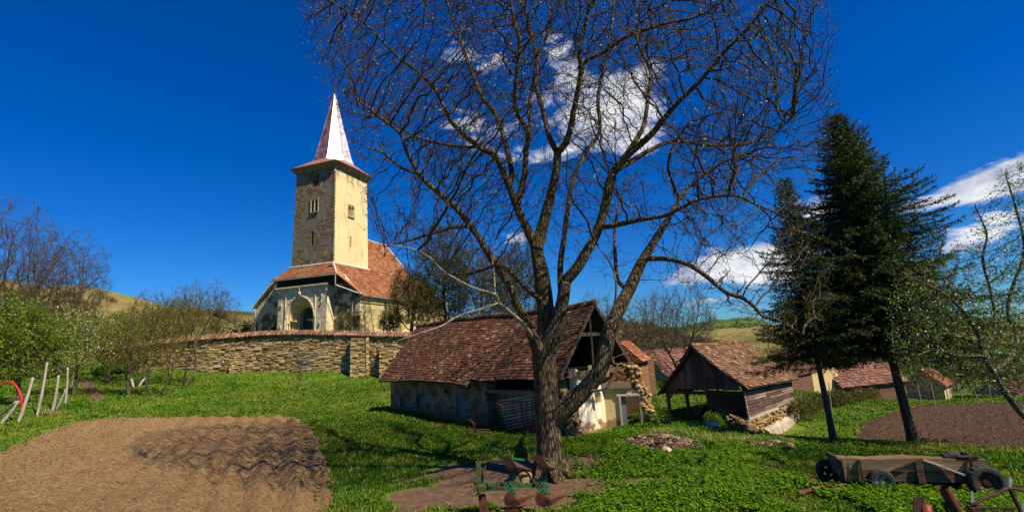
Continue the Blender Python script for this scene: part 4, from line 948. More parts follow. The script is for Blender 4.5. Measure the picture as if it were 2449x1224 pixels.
cp(m_, 'archway', MT['ashlar_warm'], pb)
m_ = MB(); dp = arch_pts(ax, ah - .78, zc, asp, 9.2)
m_.prism([(x, -.1, z) for x, z in dp], (0, .1, 0)); cp(m_, 'arch_shade_panel', MT['wood_dark'], pb); m_ = MB(); m_.box((ax + .1, -.2, 5.9), (1.8, .12, 2.8)); cp(m_, 'door', MT['wood_dark'], pb)  # dark panel fills the arch, its colour painting the deep shade inside
m_ = MB(); 
for x in (-5.45, -.83): m_.tube([(x, -2.07, zc), (x, -2.07, 11.1)], .08, 6); m_.tube([(x, -2.09, 10.7), (x, -2.09, 11.35)], [.08, .03], 6)
lh = arch_pts(ax, ah + .16, asp, asp + .01, aap + .25); m_.tube([(p[0], -2.1, p[1]) for p in lh], .085, 6)
for k, p in enumerate(lh[2:-2:1]): m_.rock((p[0] + .12 * (1 if p[0] > ax else -1), -2.08, p[1] + .12), (.15, .15, .17), k)
m_.rock((ax, -2.2, 10.75), (.4, .3, .55), 4); m_.rock((ax, -2.2, 11.2), (.5, .3, .4), 6)
for (x, z) in ((-6.1, 9.5), (-6.15, 6.9), (.15, 10.2), (.15, 9.5), (-.05, 7.0)):
    m_.rock((x, -2.15, z), (.2, .2, .22), int(z * 10)); m_.tube([(x, -2.15, z - .1), (x, -2.12, z - .4)], [.09, .03], 6)
cp(m_, 'carving', MT['ashlar'], pb)
m_ = MB(); m_.box((-2.92, -2.15, 11.5), (8.0, .5, .16)); m_.box((-2.92, -2.1, 11.35), (7.8, .3, .1))
for k in range(17): m_.hexa([(-6.55 + k * .455 - .07, -2.06, 10.95), (-6.55 + k * .455 + .07, -2.06, 10.95), (-6.55 + k * .455 + .07, -2.04, 10.95), (-6.55 + k * .455 - .07, -2.04, 10.95), (-6.55 + k * .455 - .13, -2.32, 11.3), (-6.55 + k * .455 + .13, -2.32, 11.3), (-6.55 + k * .455 + .13, -2.04, 11.3), (-6.55 + k * .455 - .13, -2.04, 11.3)])
cp(m_, 'cornice', MT['ashlar'], pb)
# wooden louvres under the lean-to roof
m_ = MB(); m_.box((-2.45, -2.0, 12.42), (9.4, .16, .14)); m_.box((-2.6, -2.1, 11.66), (9.1, .2, .14))
for k in range(30): m_.box((-6.9 + k * .305, -2.0, 12.03), (.085, .07, .68))
cp(m_, 'louvre', MT['wood_dark'])
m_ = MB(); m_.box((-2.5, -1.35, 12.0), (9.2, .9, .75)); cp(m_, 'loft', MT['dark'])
m_ = MB(); m_.box((2.2, -1.7, 12.05), (.12, 1.4, .75)); m_.box((2.6, -1.3, 12.0), (.5, .1, .75)); cp(m_, 'board_cladding', MT['red_old'])
# tiled roofs
m_ = MB()
O = np.array((-7.7, -2.3, 12.66)); Ut = (1, 0, 0); Vt = unit((0, 2.45, 1.85)); Lr = math.hypot(2.45, 1.85)
tiles(m_, O, Ut, Vt, 10.2, Lr, .26, .24, lambda u, v: u > .75 * v / Lr + .0 and u < 10.2 - 2.5 * v / Lr, .035, .35, None, 3, False)
slab(m_, [(-7.7, -2.45, 12.53), (2.5, -2.45, 12.53), (0, 0, 14.38), (-7.0, 0, 14.38)], .08)
# right aisle plane and nave plane
def plane(A, B, Wl, Ll, polyv, seed, tw=.27, th=.25):
    A = np.array(A, float); B = np.array(B, float); return None
A = np.array((5.25, -.95, 9.85)); Vd = np.array((-5.25, 0, 4.6)); Lv = float(np.linalg.norm(Vd)); Wl = 22.6
tiles(m_, A, (0, 1, 0), Vd, Wl, Lv, .30, .27, lambda u, v: (u > -1.0 + .0 * v or True) and u < 22.6 - v * .42, .035, .35, None, 5, False)
slab(m_, [(5.25, -.95, 9.83), (5.25, 21.65, 9.83), (0, 18.8, 14.4), (0, -.0, 14.4), (.9, -.95, 13.6)], .08)
tiles(m_, (2.5, -2.4, 12.5), (0.72, .69, -.0), (-.9, .0, .75), .01, .01, .3, .3)
# little corner facet between lean-to and aisle roof
m_.add([(2.55, -2.45, 12.57), (.05, .02, 14.45), (5.25, -.95, 9.93)], [(0, 2, 1)])
m_.add([(2.55, -2.45, 12.45), (.05, .02, 14.33), (5.25, -.95, 9.81)], [(0, 1, 2)])
A = np.array((.05, 7.3, 14.45)); Vd = np.array((-3.5, 0, 5.6)); Lv = float(np.linalg.norm(Vd))
tiles(m_, A, (0, 1, 0), Vd, 11.6, Lv, .30, .27, lambda u, v: u < 11.5 - v * .35, .035, .35, None, 6, False)
slab(m_, [(.05, 7.3, 14.43), (.05, 18.8, 14.43), (-3.45, 16.5, 20.03), (-3.45, 7.3, 20.03)], .08)
for pts in ([(-12.2, -.9, 9.6), (-12.2, 21.65, 9.6), (-7.0, 18.8, 14.4), (-7.0, 0, 14.4)], [(-7.0, 7.3, 14.4), (-7.0, 18.8, 14.4), (-3.45, 16.5, 20.03), (-3.45, 7.3, 20.03)],
            [(5.25, 21.65, 9.83), (-12.2, 21.65, 9.6), (-7, 18.8, 14.4), (0, 18.8, 14.4)], [(0, 18.8, 14.4), (-7, 18.8, 14.4), (-3.45, 16.5, 20.03)]): slab(m_, pts, .08)
cp(m_, 'roof', MT['roof_church'])
m_ = MB(); m_.tube([(-3.45, 7.3, 20.1), (-3.45, 16.5, 20.1), (0, 18.85, 14.5), (5.3, 21.7, 9.9)], .11, 6); m_.tube([(0.03, -.03, 14.5), (2.55, -2.45, 12.6)], .09, 6)
m_.tube([(-7.1, -.05, 14.5), (0.05, -.05, 14.5), (.06, 7.4, 14.5)], .13, 6); cp(m_, 'ridge_tiles', MT['whitewash'])
m_ = MB(); m_.tube([(-7.75, -2.55, 12.5), (2.6, -2.55, 12.46)], .07, 6); m_.tube([(2.5, -2.55, 12.45), (2.5, -2.55, 11.2), (2.75, -2.3, 11.05), (4.95, -1.0, 10.0), (5.35, -.9, 9.75), (3.9, -.95, 9.2), (3.75, -.95, 8.8), (3.75, -.95, zc)], .06, 6)
m_.tube([(5.35, -.9, 9.75), (5.38, 21.6, 9.75)], .07, 6)
m_.tube([(-12.2, -1.0, 9.7), (-12.0, -1.05, 9.35), (-11.5, -1.05, 9.1), (-11.45, -1.05, zc)], .07, 6); m_.tube([(-12.25, -1.0, 9.75), (-12.25, 12, 9.75)], .07, 6)
cp(m_, 'gutter', MT['zinc'])
m_ = MB(); a_ = arch_pts(2.0, .33, zc, 6.9, 7.45, 5); m_.prism([(x, -.86, z) for x, z in a_], (0, .08, 0)); cp(m_, 'doorway', MT['dark']); m_ = MB(); a_ = arch_pts(-8.5, .55, zc, 6.3, 7.0, 5); m_.prism([(x, -.86, z) for x, z in a_], (0, .08, 0)); cp(m_, 'doorway', MT['dark'])
m_ = MB(); m_.box((4.35, -.95, 7.0), (1.0, .12, .75)); m_.box((4.35, -1.05, 7.42), (1.2, .35, .06)); cp(m_, 'notice_case', MT['red_old'])

# ------------------------------------------------------------------ churchyard wall
WPX = [(228, 46.6, 846), (264, 46.2, 838), (300, 45.8, 831), (400, 45.0, 822), (500, 44.4, 812), (560, 44.2, 808), (625, 43.9, 803), (700, 43.4, 801), (760, 43.1, 801), (830, 42.8, 803), (900, 42.3, 805), (990, 41.8, 806), (1080, 41.2, 808)]
WP = [at(px, 880, Y) for px, Y, _ in WPX]; WT = [at(px, ty, Y)[2] for px, Y, ty in WPX]
wall_o = empty('churchyard_wall', (WP[6][0], WP[6][1], Hs(*WP[6][:2]))); tag(wall_o, 'long rubble stone churchyard wall capped with clay tiles', 'wall')
wb = np.array(wall_o.location)
def ws(m_): m_.v = [(x - wb[0], y - wb[1], z - wb[2]) for x, y, z in m_.v]; return m_
core, stn, cop, capb = MB(), MB(), MB(), MB()
def stone_face(mb, p0, p1, top0, top1, bot=None, rowh=.195, wd=(.22, .78), proud=(.01, .09), seed=0, zbot=None):
    r = random.Random(seed); p0 = np.array(p0[:2], float); p1 = np.array(p1[:2], float); L = np.linalg.norm(p1 - p0); u = (p1 - p0) / L; n = np.array([u[1], -u[0]])
    if n[1] > 0: n = -n
    z = -.3; Hm = max(top0, top1)
    zb0 = Hs(*p0) - .15 if zbot is None else zbot; zb1 = Hs(*p1) - .15 if zbot is None else zbot
    zz = min(zb0, zb1)
    while zz < Hm:
        h = rowh * r.uniform(.55, 1.35); s = -r.uniform(0, .3)
        while s < L:
            w_ = r.uniform(*wd); a = max(0, s + .012); b = min(L, s + w_ - .012); c_ = (a + b) / 2; s += w_
            if b - a < .06: continue
            t = c_ / L; tt = top0 * (1 - t) + top1 * t; bb = zb0 * (1 - t) + zb1 * t
            dz = .09 * math.sin(c_ * 1.3 + seed) + .05 * math.sin(c_ * 3.7 + zz * 2); z0 = zz + dz + r.uniform(-.035, .035); z1 = z0 + h * r.uniform(.75, 1.15) - .018
            if r.random() < .05: continue
            if z1 > tt or z1 < bb - .1: continue
            pr = r.uniform(*proud); tl = r.uniform(-.05, .05)
            q = []
            for (x, z_, d) in ((a, z0, -.1), (b, z0 + tl, -.1), (b, z1 + tl, -.1), (a, z1, -.1), (a + r.uniform(0, .04), z0 + r.uniform(0, .03), pr + r.uniform(-.015, .015)), (b - r.uniform(0, .04), z0 + tl + r.uniform(0, .03), pr + r.uniform(-.015, .015)), (b - r.uniform(0, .05), z1 + tl - r.uniform(0, .035), pr + r.uniform(-.02, .015)), (a + r.uniform(0, .05), z1 - r.uniform(0, .035), pr + r.uniform(-.02, .015))):
                g = p0 + u * x + n * d; q.append((g[0], g[1], z_))
            mb.add(q, [(4, 5, 6, 7), (0, 1, 5, 4), (1, 2, 6, 5), (2, 3, 7, 6), (3, 0, 4, 7)])
        zz += h
for i in range(len(WP) - 1):
    a, b = WP[i], WP[i + 1]; u = unit([b[0] - a[0], b[1] - a[1], 0]); n = np.array([u[1], -u[0], 0]); n = n if n[1] < 0 else -n
    za, zb = Hs(*a[:2]) - .6, Hs(*b[:2]) - .6; ta, tb = WT[i], WT[i + 1]; bk = -n * .7
    A0 = np.array([a[0], a[1], za]); B0 = np.array([b[0], b[1], zb]); A1 = np.array([a[0], a[1], ta]); B1 = np.array([b[0], b[1], tb])
    core.hexa([A0, B0, B0 + bk, A0 + bk, A1, B1, B1 + bk, A1 + bk])
    if i >= 1: stone_face(stn, a, b, ta - .02, tb - .02, seed=i)
    else: stone_face(stn, a, b, ta - .1, tb - .1, seed=i)
    # coping: small saddle roof with half round tiles
    ra, rb = A1 + n * .22, B1 + n * .22; ma, mb2 = A1 + bk * .5 + np.array([0, 0, .36]), B1 + bk * .5 + np.array([0, 0, .36]); fa, fb = A1 + bk - n * .22, B1 + bk - n * .22
    capb.add([ra, rb, mb2, ma, fb, fa], [(0, 1, 2, 3), (3, 2, 4, 5)])
    L = np.linalg.norm(B1 - A1); k = int(L / .25)
    for j in range(k):
        t = (j + .5) / k; e = ra * (1 - t) + rb * t + np.array([0, 0, .03]); m2_ = ma * (1 - t) + mb2 * t + np.array([0, 0, .05]); f2 = fa * (1 - t) + fb * t
        e = e + n * random.uniform(-.03, .05) + u * random.uniform(-.03, .03); cop.tube([e, e * .45 + m2_ * .55 + np.array([0, 0, .01])], [.105, .095], 7); cop.tube([e * .5 + m2_ * .5 + np.array([0, 0, .035]), m2_ + np.array([0, 0, .01])], [.105, .09], 7)
        cop.tube([m2_, f2 + np.array([0, 0, .03])], .1, 6)
ws(core).build('wall_core', MT['mortar'], wall_o); ws(stn).build('stone_face', MT['stone'], wall_o)
cb = ws(capb).build('coping', MT['coping'], wall_o); ws(cop).build('coping_tile_row', MT['coping'], wall_o)
def wall_buttress(px0, px1, ytop, ybot, Yf, depth, slope=.5):
    a = at(px0, ybot, Yf); b = at(px1, ybot, Yf); zt = at((px0 + px1) / 2, ytop, Yf)[2]; m_ = MB(); c_ = MB(); d = np.array([0, depth, 0])
    zb = min(Hs(*a[:2]), Hs(*b[:2])) - .3
    A0 = np.array([a[0], a[1], zb]); B0 = np.array([b[0], b[1], zb]); A1 = np.array([a[0] , a[1] + .25, zt]); B1 = np.array([b[0], b[1] + .25, zt])
    c_.hexa([A0 + (0, .06, 0), B0 + (0, .06, 0), B0 + d, A0 + d, A1 + (0, .06, 0), B1 + (0, .06, 0), B0 * (1, 1, 0) + d + (0, 0, zt + .15), A0 * (1, 1, 0) + d + (0, 0, zt + .15)])
    stone_face(m_, A0, B0, zt, zt, seed=px0, zbot=zb, proud=(-.08, .0)); stone_face(m_, B0, B0 + d, zt, zt, seed=px1, zbot=zb)
    bo = ws(c_).build('buttress', MT['mortar'], wall_o); ws(m_).build('stone_face', MT['stone'], bo)
wall_buttress(836, 878, 808, 906, 42.0, .8); wall_buttress(906, 944, 832, 900, 41.6, .8); wall_buttress(545, 577, 860, 893, 43.6, .7)

# ------------------------------------------------------------------ long tiled barn
BF = Frame((1.3, 16.0, 0.0), 47.9); barn = BF.root('old_barn'); barn.location.z = -.05
tag(barn, 'long low barn with mossy red tile roof and peeling plaster walls', 'barn')
LB = 11.35; ZR = 4.15
def bp(m_, name, mat, par=None, **k):
    m_.v = [(x, y, z + .05) for x, y, z in m_.v]; return m_.build(name, mat, par if par is not None else barn, **k)
def rectY(px0, px1, py0, py1, y, fr=BF):
    a = fr.onY(px0, py0, y); b = fr.onY(px1, py1, y); c_ = fr.onY(px0, py1, y); d = fr.onY(px1, py0, y)
    return (a[0] + c_[0]) / 2, (b[0] + d[0]) / 2, (c_[2] + b[2]) / 2, (a[2] + d[2]) / 2
wins = [rectY(956, 970, 944, 971, 0), rectY(996, 1013, 941, 976, 0), rectY(1091, 1115, 949, 997, 0)]
holes = [(a + LB, b + LB, z0 + .7, z1 + .7) for a, b, z0, z1 in wins]
ov = [rectY(1106, 1128, 909, 928, 0), rectY(1062, 1069, 931, 941, 0), rectY(1070, 1074, 932, 940, 0), rectY(1160, 1167, 934, 944, 0)]
# front wall left part
m_ = MB(); LW = LB - 3.75
patch(m_, (-LB, 0, -.7), (-LB + LW, 0, -.7), (-LB + LW, 0, 1.95), (-LB, 0, 1.95), LW, 2.65, holes, .28)
m_.add([(-LB, 3.4, -.7), (-LB, 0, -.7), (-LB, 0, 1.95), (-LB, 1.7, 4.0), (-LB, 3.4, 1.95)], [(0, 1, 2, 3, 4)])
m_.add([(-LB + LW, 0, -.7), (-LB + LW, .5, -.7), (-LB + LW, .5, 1.95), (-LB + LW, 0, 1.95)], [(0, 1, 2, 3)])
m_.add([(0, 3.4, -.7), (-LB, 3.4, -.7), (-LB, 3.4, 1.95), (0, 3.4, 1.95)], [(0, 1, 2, 3)])
# recessed wall behind the rack
m_.add([(-LB + LW, .5, -.7), (-.9, .5, -.7), (-.9, .5, 1.25), (-LB + LW, .5, 1.25)], [(0, 1, 2, 3)]); m_.add([(-LB + LW, .5, 1.25), (-.9, .5, 1.25), (-.9, .9, 1.25), (-LB + LW, .9, 1.25)], [(0, 1, 2, 3)])
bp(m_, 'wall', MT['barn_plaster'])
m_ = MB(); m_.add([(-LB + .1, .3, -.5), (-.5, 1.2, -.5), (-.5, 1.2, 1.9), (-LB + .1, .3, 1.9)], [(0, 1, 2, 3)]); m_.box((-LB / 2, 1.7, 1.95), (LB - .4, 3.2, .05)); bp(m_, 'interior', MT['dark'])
for i, (a, b, z0, z1) in enumerate(wins):
    m_ = MB(); n = 4 if i < 2 else 5
    for k in range(n): m_.box((a + (b - a) * (k + .5) / n, .10 if i == 2 else .16, (z0 + z1) / 2), ((b - a) / n * .94, .03, (z1 - z0) * .97), None, 0, .02)
    m_.box(((a + b) / 2, .07, z1 - .12), (b - a, .02, .06))
    w_o = bp(m_, 'shutter' if i < 2 else 'hatch', MT['door_blue'])
    m_ = MB(); m_.box(((a + b) / 2, .02, z1 + .03), ((b - a) + .25, .1, .06)); bp(m_, 'lintel', MT['beam'], w_o); m_ = MB(); m_.box(((a + b) / 2, .0, z0 - .03), ((b - a) + .1, .1, .05)); bp(m_, 'sill', MT['beam'], w_o)
for (a, b, z0, z1) in ov:
    m_ = MB(); cx_, cz_ = (a + b) / 2, (z0 + z1) / 2; m_.add([(cx_ + (b - a) / 2 * math.cos(t_) * random.uniform(.8, 1.1), -.006, cz_ + (z1 - z0) / 2 * math.sin(t_)) for t_ in np.linspace(0, 2 * math.pi, 12)[:-1]], [tuple(range(11))]); bp(m_, 'vent_hole', MT['dark'])
m_ = MB()       # rafter ends and struts under the eave
for x in np.arange(-11.1, -3.9, .62): m_ = MB(); m_.bar((x, .02, 1.62), (x - .05, -.32, 1.50), .07, .09); bp(m_, 'rafter', MT['beam'])
for x in (-9.9, -8.9, -7.7, -6.6, -5.3, -4.2): m_ = MB(); m_.bar((x, -.02, 1.25), (x - .25, -.3, 1.52), .045, .05); bp(m_, 'strut', MT['beam'])
m_ = MB()
m_.bar((-3.75, .05, 1.22), (-.7, .05, 1.22), .12, .14); m_.bar((-3.75, .1, 1.86), (.4, .1, 1.86), .12, .12)
bp(m_, 'beams', MT['beam']); m_ = MB(); m_.box((-1.75, .38, .95), (.16, .1, .75)); bp(m_, 'opening_post', MT['beam'])
# the roof: main slope, lower tail on the left, back slope
def sagf(p):
    x = p[0]; return np.array([p[0], p[1], p[2] - .05 * math.sin(max(0, min(1, (-x) / LB)) * math.pi * 2.2) - .07 * math.exp(-((x + 3.6) / 1.6) ** 2) * (p[1] < 1.6) + .02 * math.sin(x * 2.1)])
m_ = MB(); Vd = np.array((0, 2.02, 2.4)); Lv = float(np.linalg.norm(Vd)); vd = Vd / Lv
tiles(m_, (-4.35, -.32, 1.75), (1, 0, 0), Vd, 4.7, Lv, .155, .128, None, .016, .5, sagf, 11, True)
O = np.array((-LB - .3, -.32, 1.75)) - vd * .30
tiles(m_, O, (1, 0, 0), Vd, LB + .3 - 4.35, Lv + .30, .155, .128, None, .016, .5, sagf, 12, True)
tiles(m_, (-LB - .3, 3.72, 1.75), (1, 0, 0), (0, -2.02, 2.4), LB + .6, Lv, .2, .2, None, .016, .4, sagf, 13, False)
bp(m_, 'roof', MT['roof_old'])
m_ = MB(); N_ = 26
for sgn in (0, 1):
    for k in range(N_):
        xa = -LB - .28 + (LB + .55) * k / N_; xb = -LB - .28 + (LB + .55) * (k + 1) / N_; y0 = (-.32 if xa > -4.4 else -.52) if sgn == 0 else 3.72; z0 = 1.75 if (sgn or xa > -4.4) else 1.51
        q = [sagf((xa, y0, z0 - .03)), sagf((xb, y0, z0 - .03)), sagf((xb, 1.7, ZR - .03)), sagf((xa, 1.7, ZR - .03))]; m_.add([tuple(p) for p in q], [(0, 1, 2, 3)])
bp(m_, 'roof_boarding', MT['wood_dark'])
m_ = MB()
for k in range(38):
    x = -LB - .25 + k * .315; a = sagf((x, 1.7, ZR + .0)); b = sagf((x + .34, 1.7, ZR + .015)); m_.tube([a, b], [.10, .115], 8)
bp(m_, 'ridge_tiles', MT['roof_old'])
m_ = MB()       # open right gable: rafters, collar, tie beam, battens seen from below
m_.bar((.33, -.34, 1.70), (.33, 1.7, ZR - .02), .07, .09); m_.bar((.33, 3.74, 1.70), (.33, 1.7, ZR - .02), .09, .12); m_.bar((.15, -.1, 1.82), (.15, 3.6, 1.82), .16, .17); m_.bar((.05, .85, 3.1), (.05, 2.55, 3.1), .08, .12)
m_.bar((.05, 1.7, 1.9), (.05, 1.7, 3.95), .09, .09); m_.bar((-.2, .5, 1.9), (-.9, 1.6, 3.7), .07, .07); m_.bar((.1, 2.9, 1.9), (.1, 2.2, 3.2), .07, .07)
for k in range(12):
    t_ = k / 12; m_.bar((-3.5, 3.62 - 1.9 * t_, 1.72 + 2.3 * t_), (.3, 3.62 - 1.9 * t_, 1.72 + 2.3 * t_), .05, .03)
for x in (-2.5, -1.6, -.7): m_.bar((x, 3.6, 1.7), (x, 1.72, 3.98), .08, .09)
bp(m_, 'gable_frame', MT['wood_dark'])
# jagged stone front wall right of the recess
def ragged(mb, pts, y0, y1, jit=.05, n=3, seed=1):
    r = random.Random(seed); P_ = []
    for (x0, z0), (x1, z1) in zip(pts, pts[1:] + pts[:1]):
        L = math.hypot(x1 - x0, z1 - z0); k = max(1, int(L / .12)) if min(z0, z1) > -.3 else 1
        for j in range(k):
            t_ = j / k; P_.append((x0 + (x1 - x0) * t_ + (r.uniform(-jit, jit) if j else 0), z0 + (z1 - z0) * t_ + (r.uniform(-jit, jit) if j else 0)))
    mb.prism([(x, y0, z) for x, z in P_], (0, y1 - y0, 0)); return P_
m_ = MB(); ragged(m_, [(-.95, -.6), (.45, -.6), (.42, .35), (.30, .62), (.05, .95), (.02, 1.3), (-.15, 1.78), (-.95, 1.78)], .02, .45); bp(m_, 'broken_wall', MT['mortar'])
m_ = MB(); r_ = random.Random(4)
for k in range(330):
    x = r_.uniform(-.92, .48); z = r_.uniform(-.25, 1.72); 
    lim = .40 if z < .4 else .28 if z < .65 else .06 if z < 1.3 else -.12
    if x > lim: continue
    s_ = r_.uniform(.07, .17); m_.rock((x, .02 + r_.uniform(-.03, .02), z), (s_ * 1.6, s_ * .9, s_ * .7), k, flat=.2)
for k in range(60):    # broken right hand end
    z = r_.uniform(-.2, 1.3); x = (.42 if z < .4 else .28 if z < .65 else .06); s_ = r_.uniform(.08, .16); m_.rock((x + r_.uniform(-.05, .05), r_.uniform(.05, .45), z), (s_ * 1.5, s_ * 1.2, s_ * .8), k + 900)
bp(m_, 'wall_stones', MT['rubble'])

# ------------------------------------------------------------------ ruined room at the barn's end
ruin_o = np.array([2.75, 17.4, Hs(2.9, 17.4)]); RF = Frame((2.75, 17.4, 0), 8.0); ruin = RF.root('ruined_house'); ruin.location.z = 0
tag(ruin, 'roofless ruined plaster room with empty doorway and crumbling masonry edge', 'ruin')
def RY(px, py, y): q = RF.onY(px, py, y); return q
# sunlit white cross wall: from far-left-near to the inner corner at px 1451
pA = at(1388, 1036, 16.35); pB = at(1452, 1030, 17.75); pA[2] = pB[2] = -.5
la, lb = RF.loc(pA), RF.loc(pB)
topA = RF.loc(at(1395, 880, 16.5))[2]; topB = RF.loc(at(1452, 925, 17.75))[2]
m_ = MB(); th = np.array([-.3, .25, 0])
def wallseg(mb, a, b, zb, ta, tb, t_, mi=0, rag=.04, seed=1):
    r = random.Random(seed); a = np.array(a, float); b = np.array(b, float); n = 10; pts = [(a[0], a[1], zb), (b[0], b[1], zb)]
    for k in range(n + 1): q = b + (a - b) * k / n; pts.append((q[0], q[1], tb + (ta - tb) * k / n + (r.uniform(-rag, rag))))
    mb.prism(pts, tuple(t_), mi)
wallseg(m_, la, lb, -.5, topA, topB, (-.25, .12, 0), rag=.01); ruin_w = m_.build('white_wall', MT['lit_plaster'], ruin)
# doorway wall
yw = lb[1]; X0, X1 = lb[0], RY(1566, 1000, yw)[0]
d0, d1 = RY(1484, 1000, yw)[0], RY(1537, 1000, yw)[0]; dz = RY(1505, 945, yw)[2]; ztop = RY(1470, 925, yw)[2]
m_ = MB(); zt2 = RY(1545, 935, yw)[2]
m_.prism([(X0, yw, -.5), (d0, yw, -.5), (d0, yw, dz), (d1, yw, dz), (d1, yw, -.5), (d1 + .14, yw, -.5), (d1 + .22, yw, .35), (d1 + .12, yw, .7), (d1 + .2, yw, dz + .02), (d1 + .1, yw, zt2), (d0 + .2, yw, ztop), (X0, yw, ztop)], (0, .28, 0))
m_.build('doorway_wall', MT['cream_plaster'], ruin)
m_ = MB(); wdt = .07
for x in (d0 + wdt / 2, d1 - wdt / 2): m_.box((x, yw - .02, (dz - .35) / 2), (wdt, .12, dz + .35))
m_.box(((d0 + d1) / 2, yw - .02, dz + .03), (d1 - d0 + .14, .13, .08)); dfo = m_.build('door_frame', MT['wood_post'], ruin)
m_ = MB(); m_.box((d0 + .16, yw + .06, .32), (.14, .04, dz + .35)); m_.build('door_board', MT['door_blue'], dfo)
m_ = MB(); bz0, bz1 = RY(1470, 930, yw)[2], RY(1470, 917, yw)[2]
m_.box(((X0 + RY(1508, 920, yw)[0]) / 2 - .05, yw - .06, (bz0 + bz1) / 2 + .04), (RY(1508, 920, yw)[0] - X0 + .1, .2, bz1 - bz0)); m_.build('lintel', MT['beam'], ruin)
# bricks above the lintel and the crumbling pillar on the right
m_ = MB(); r_ = random.Random(9); bt = RY(1480, 868, yw)[2]
zz = bz1 + .06
bxR = RY(1512, 900, yw)[0]
row = 0
while zz < bt + .02:
    x = X0 - .35 - (row % 2) * .07
    while x < bxR + r_.uniform(-.08, .10):
        if not (zz > bt - .1 and r_.random() < .4): m_.box((x, yw + .12 + r_.uniform(-.015, .015), zz), (.135, .26, .05), None, 0, .06)
        x += .148
    zz += .062; row += 1
m_.build('brickwork', MT['rubble'] if False else MT['brickpiece'] if 'brickpiece' in MT else MT['roof_far'], ruin)
m_ = MB()
edge = [(1512, 872), (1528, 880), (1533, 905), (1545, 930), (1556, 945), (1548, 960), (1562, 975), (1570, 990), (1590, 1003), (1612, 1010)]
for k in range(230):
    t_ = r_.uniform(0, len(edge) - 1.001); i = int(t_); f_ = t_ - i; px = edge[i][0] * (1 - f_) + edge[i + 1][0] * f_; py = edge[i][1] * (1 - f_) + edge[i + 1][1] * f_
    back = r_.uniform(0, 22) if py < 985 else r_.uniform(0, 30)
    q = RY(px - back, py, yw); s_ = r_.uniform(.07, .17); 
    if d0 < q[0] - .05 < d1 - .08 and q[2] < dz + .1: continue
    m_.rock((q[0], q[1] + r_.uniform(-.06, .25), q[2]), (s_ * 1.5, s_ * 1.2, s_ * .75), k)
m_.build('masonry_edge', MT['stone_warm'], ruin)
m_ = MB(); q = RY(1535, 925, yw); pts = [(bxR - .02, yw + .03, bz0), (RY(1540, 930, yw)[0], yw + .03, zt2), (RY(1530, 885, yw)[0], yw + .03, RY(1530, 885, yw)[2]), (RY(1515, 872, yw)[0], yw + .03, bt), (bxR - .1, yw + .03, bt)]; m_.prism(pts, (0, .24, 0)); m_.build('pillar_core', MT['brick_orange'], ruin)
m_ = MB(); q = RF.loc(at(1433, 905, 17.0)); m_.box((q[0], q[1] + .1, q[2] + .25), (.7, .12, .42)); m_.build('plaster_remnant', MT['cream_plaster'], ruin)
m_ = MB(); q = RF.loc(at(1433, 950, 17.05)); m_.prism([(q[0] - .09, q[1] - .03, q[2] - .14), (q[0] + .07, q[1] + .0, q[2] - .14), (q[0] + .09, q[1], q[2] + .10), (q[0], q[1] - .01, q[2] + .24), (q[0] - .08, q[1] - .03, q[2] + .08)], (-.06, -.08, 0)); m_.build('wall_niche', MT['cream_plaster'], ruin)

# ------------------------------------------------------------------ orange-roofed wing behind the ruin
WF = Frame((4.6, 22.3, Hs(4.6, 22.3)), 25.0); wing = WF.root('small_outhouse'); tag(wing, 'small outhouse behind the ruin with sunlit orange tile roof', 'outhouse')
zo = -float(wing.location.z)
m_ = MB(); m_.box((.0, 1.1, (1.9 + zo) / 2), (1.7, 2.2, 1.9 + zo)); m_.build('wall', MT['brick_orange'], wing)
m_ = MB(); tiles(m_, (1.05, -.1, 1.85 + zo), (0, 1, 0), (-1.0, 0, .95), 2.4, 1.4, .2, .17, None, .02, .4, None, 4, False); tiles(m_, (-1.05, -.1, 1.85 + zo), (0, 1, 0), (1.0, 0, .95), 2.4, 1.4, .2, .17, None, .02, .4, None, 4, False)
m_.prism([(-1, -.1, 1.83 + zo), (1, -.1, 1.83 + zo), (0, -.1, 2.8 + zo)], (0, 2.4, 0)); m_.build('roof', MT['roof_church'], wing)

# ------------------------------------------------------------------ open cart shed
R0 = at(1660, 827, 22.0); shed_az = 52.3; SF = Frame((R0[0], R0[1], -.85), shed_az); shed = SF.root('open_shed')
tag(shed, 'weathered open shed with sagging sunlit tile roof and dark board gable', 'shed')
sz = lambda z: z + .85
xr, xl, Ls = 2.2, -1.95, 4.35; zr, ze, zl = 2.43, .72, .33      # local X to the right (near), Y along the ridge
def ssag(p):
    x, y, z = p; k = min(1, max(0, (x if x > 0 else -x) / 2.0)); return np.array([x, y, z - .10 * math.sin(k * math.pi) * (1 if x > 0 else .6) - .05 * math.sin(max(0, min(1, y / Ls)) * math.pi) * (1 - k) - .0 * y])
m_ = MB(); Vd = np.array((-xr, 0, zr - ze)); Lv = float(np.linalg.norm(Vd))
tiles(m_, (xr + .1, -.25, sz(ze) - .03), (0, 1, 0), Vd, Ls + .5, Lv + .1, .16, .13, None, .016, .5, ssag, 21, True)
tiles(m_, (xl - .1, -.25, sz(zl) - .03), (0, 1, 0), (-xl, 0, zr - zl), Ls + .5, math.hypot(xl, zr - zl) + .1, .2, .17, None, .016, .5, ssag, 22, False)
sr = m_.build('roof', MT['roof_sun'], shed)
m_ = MB()
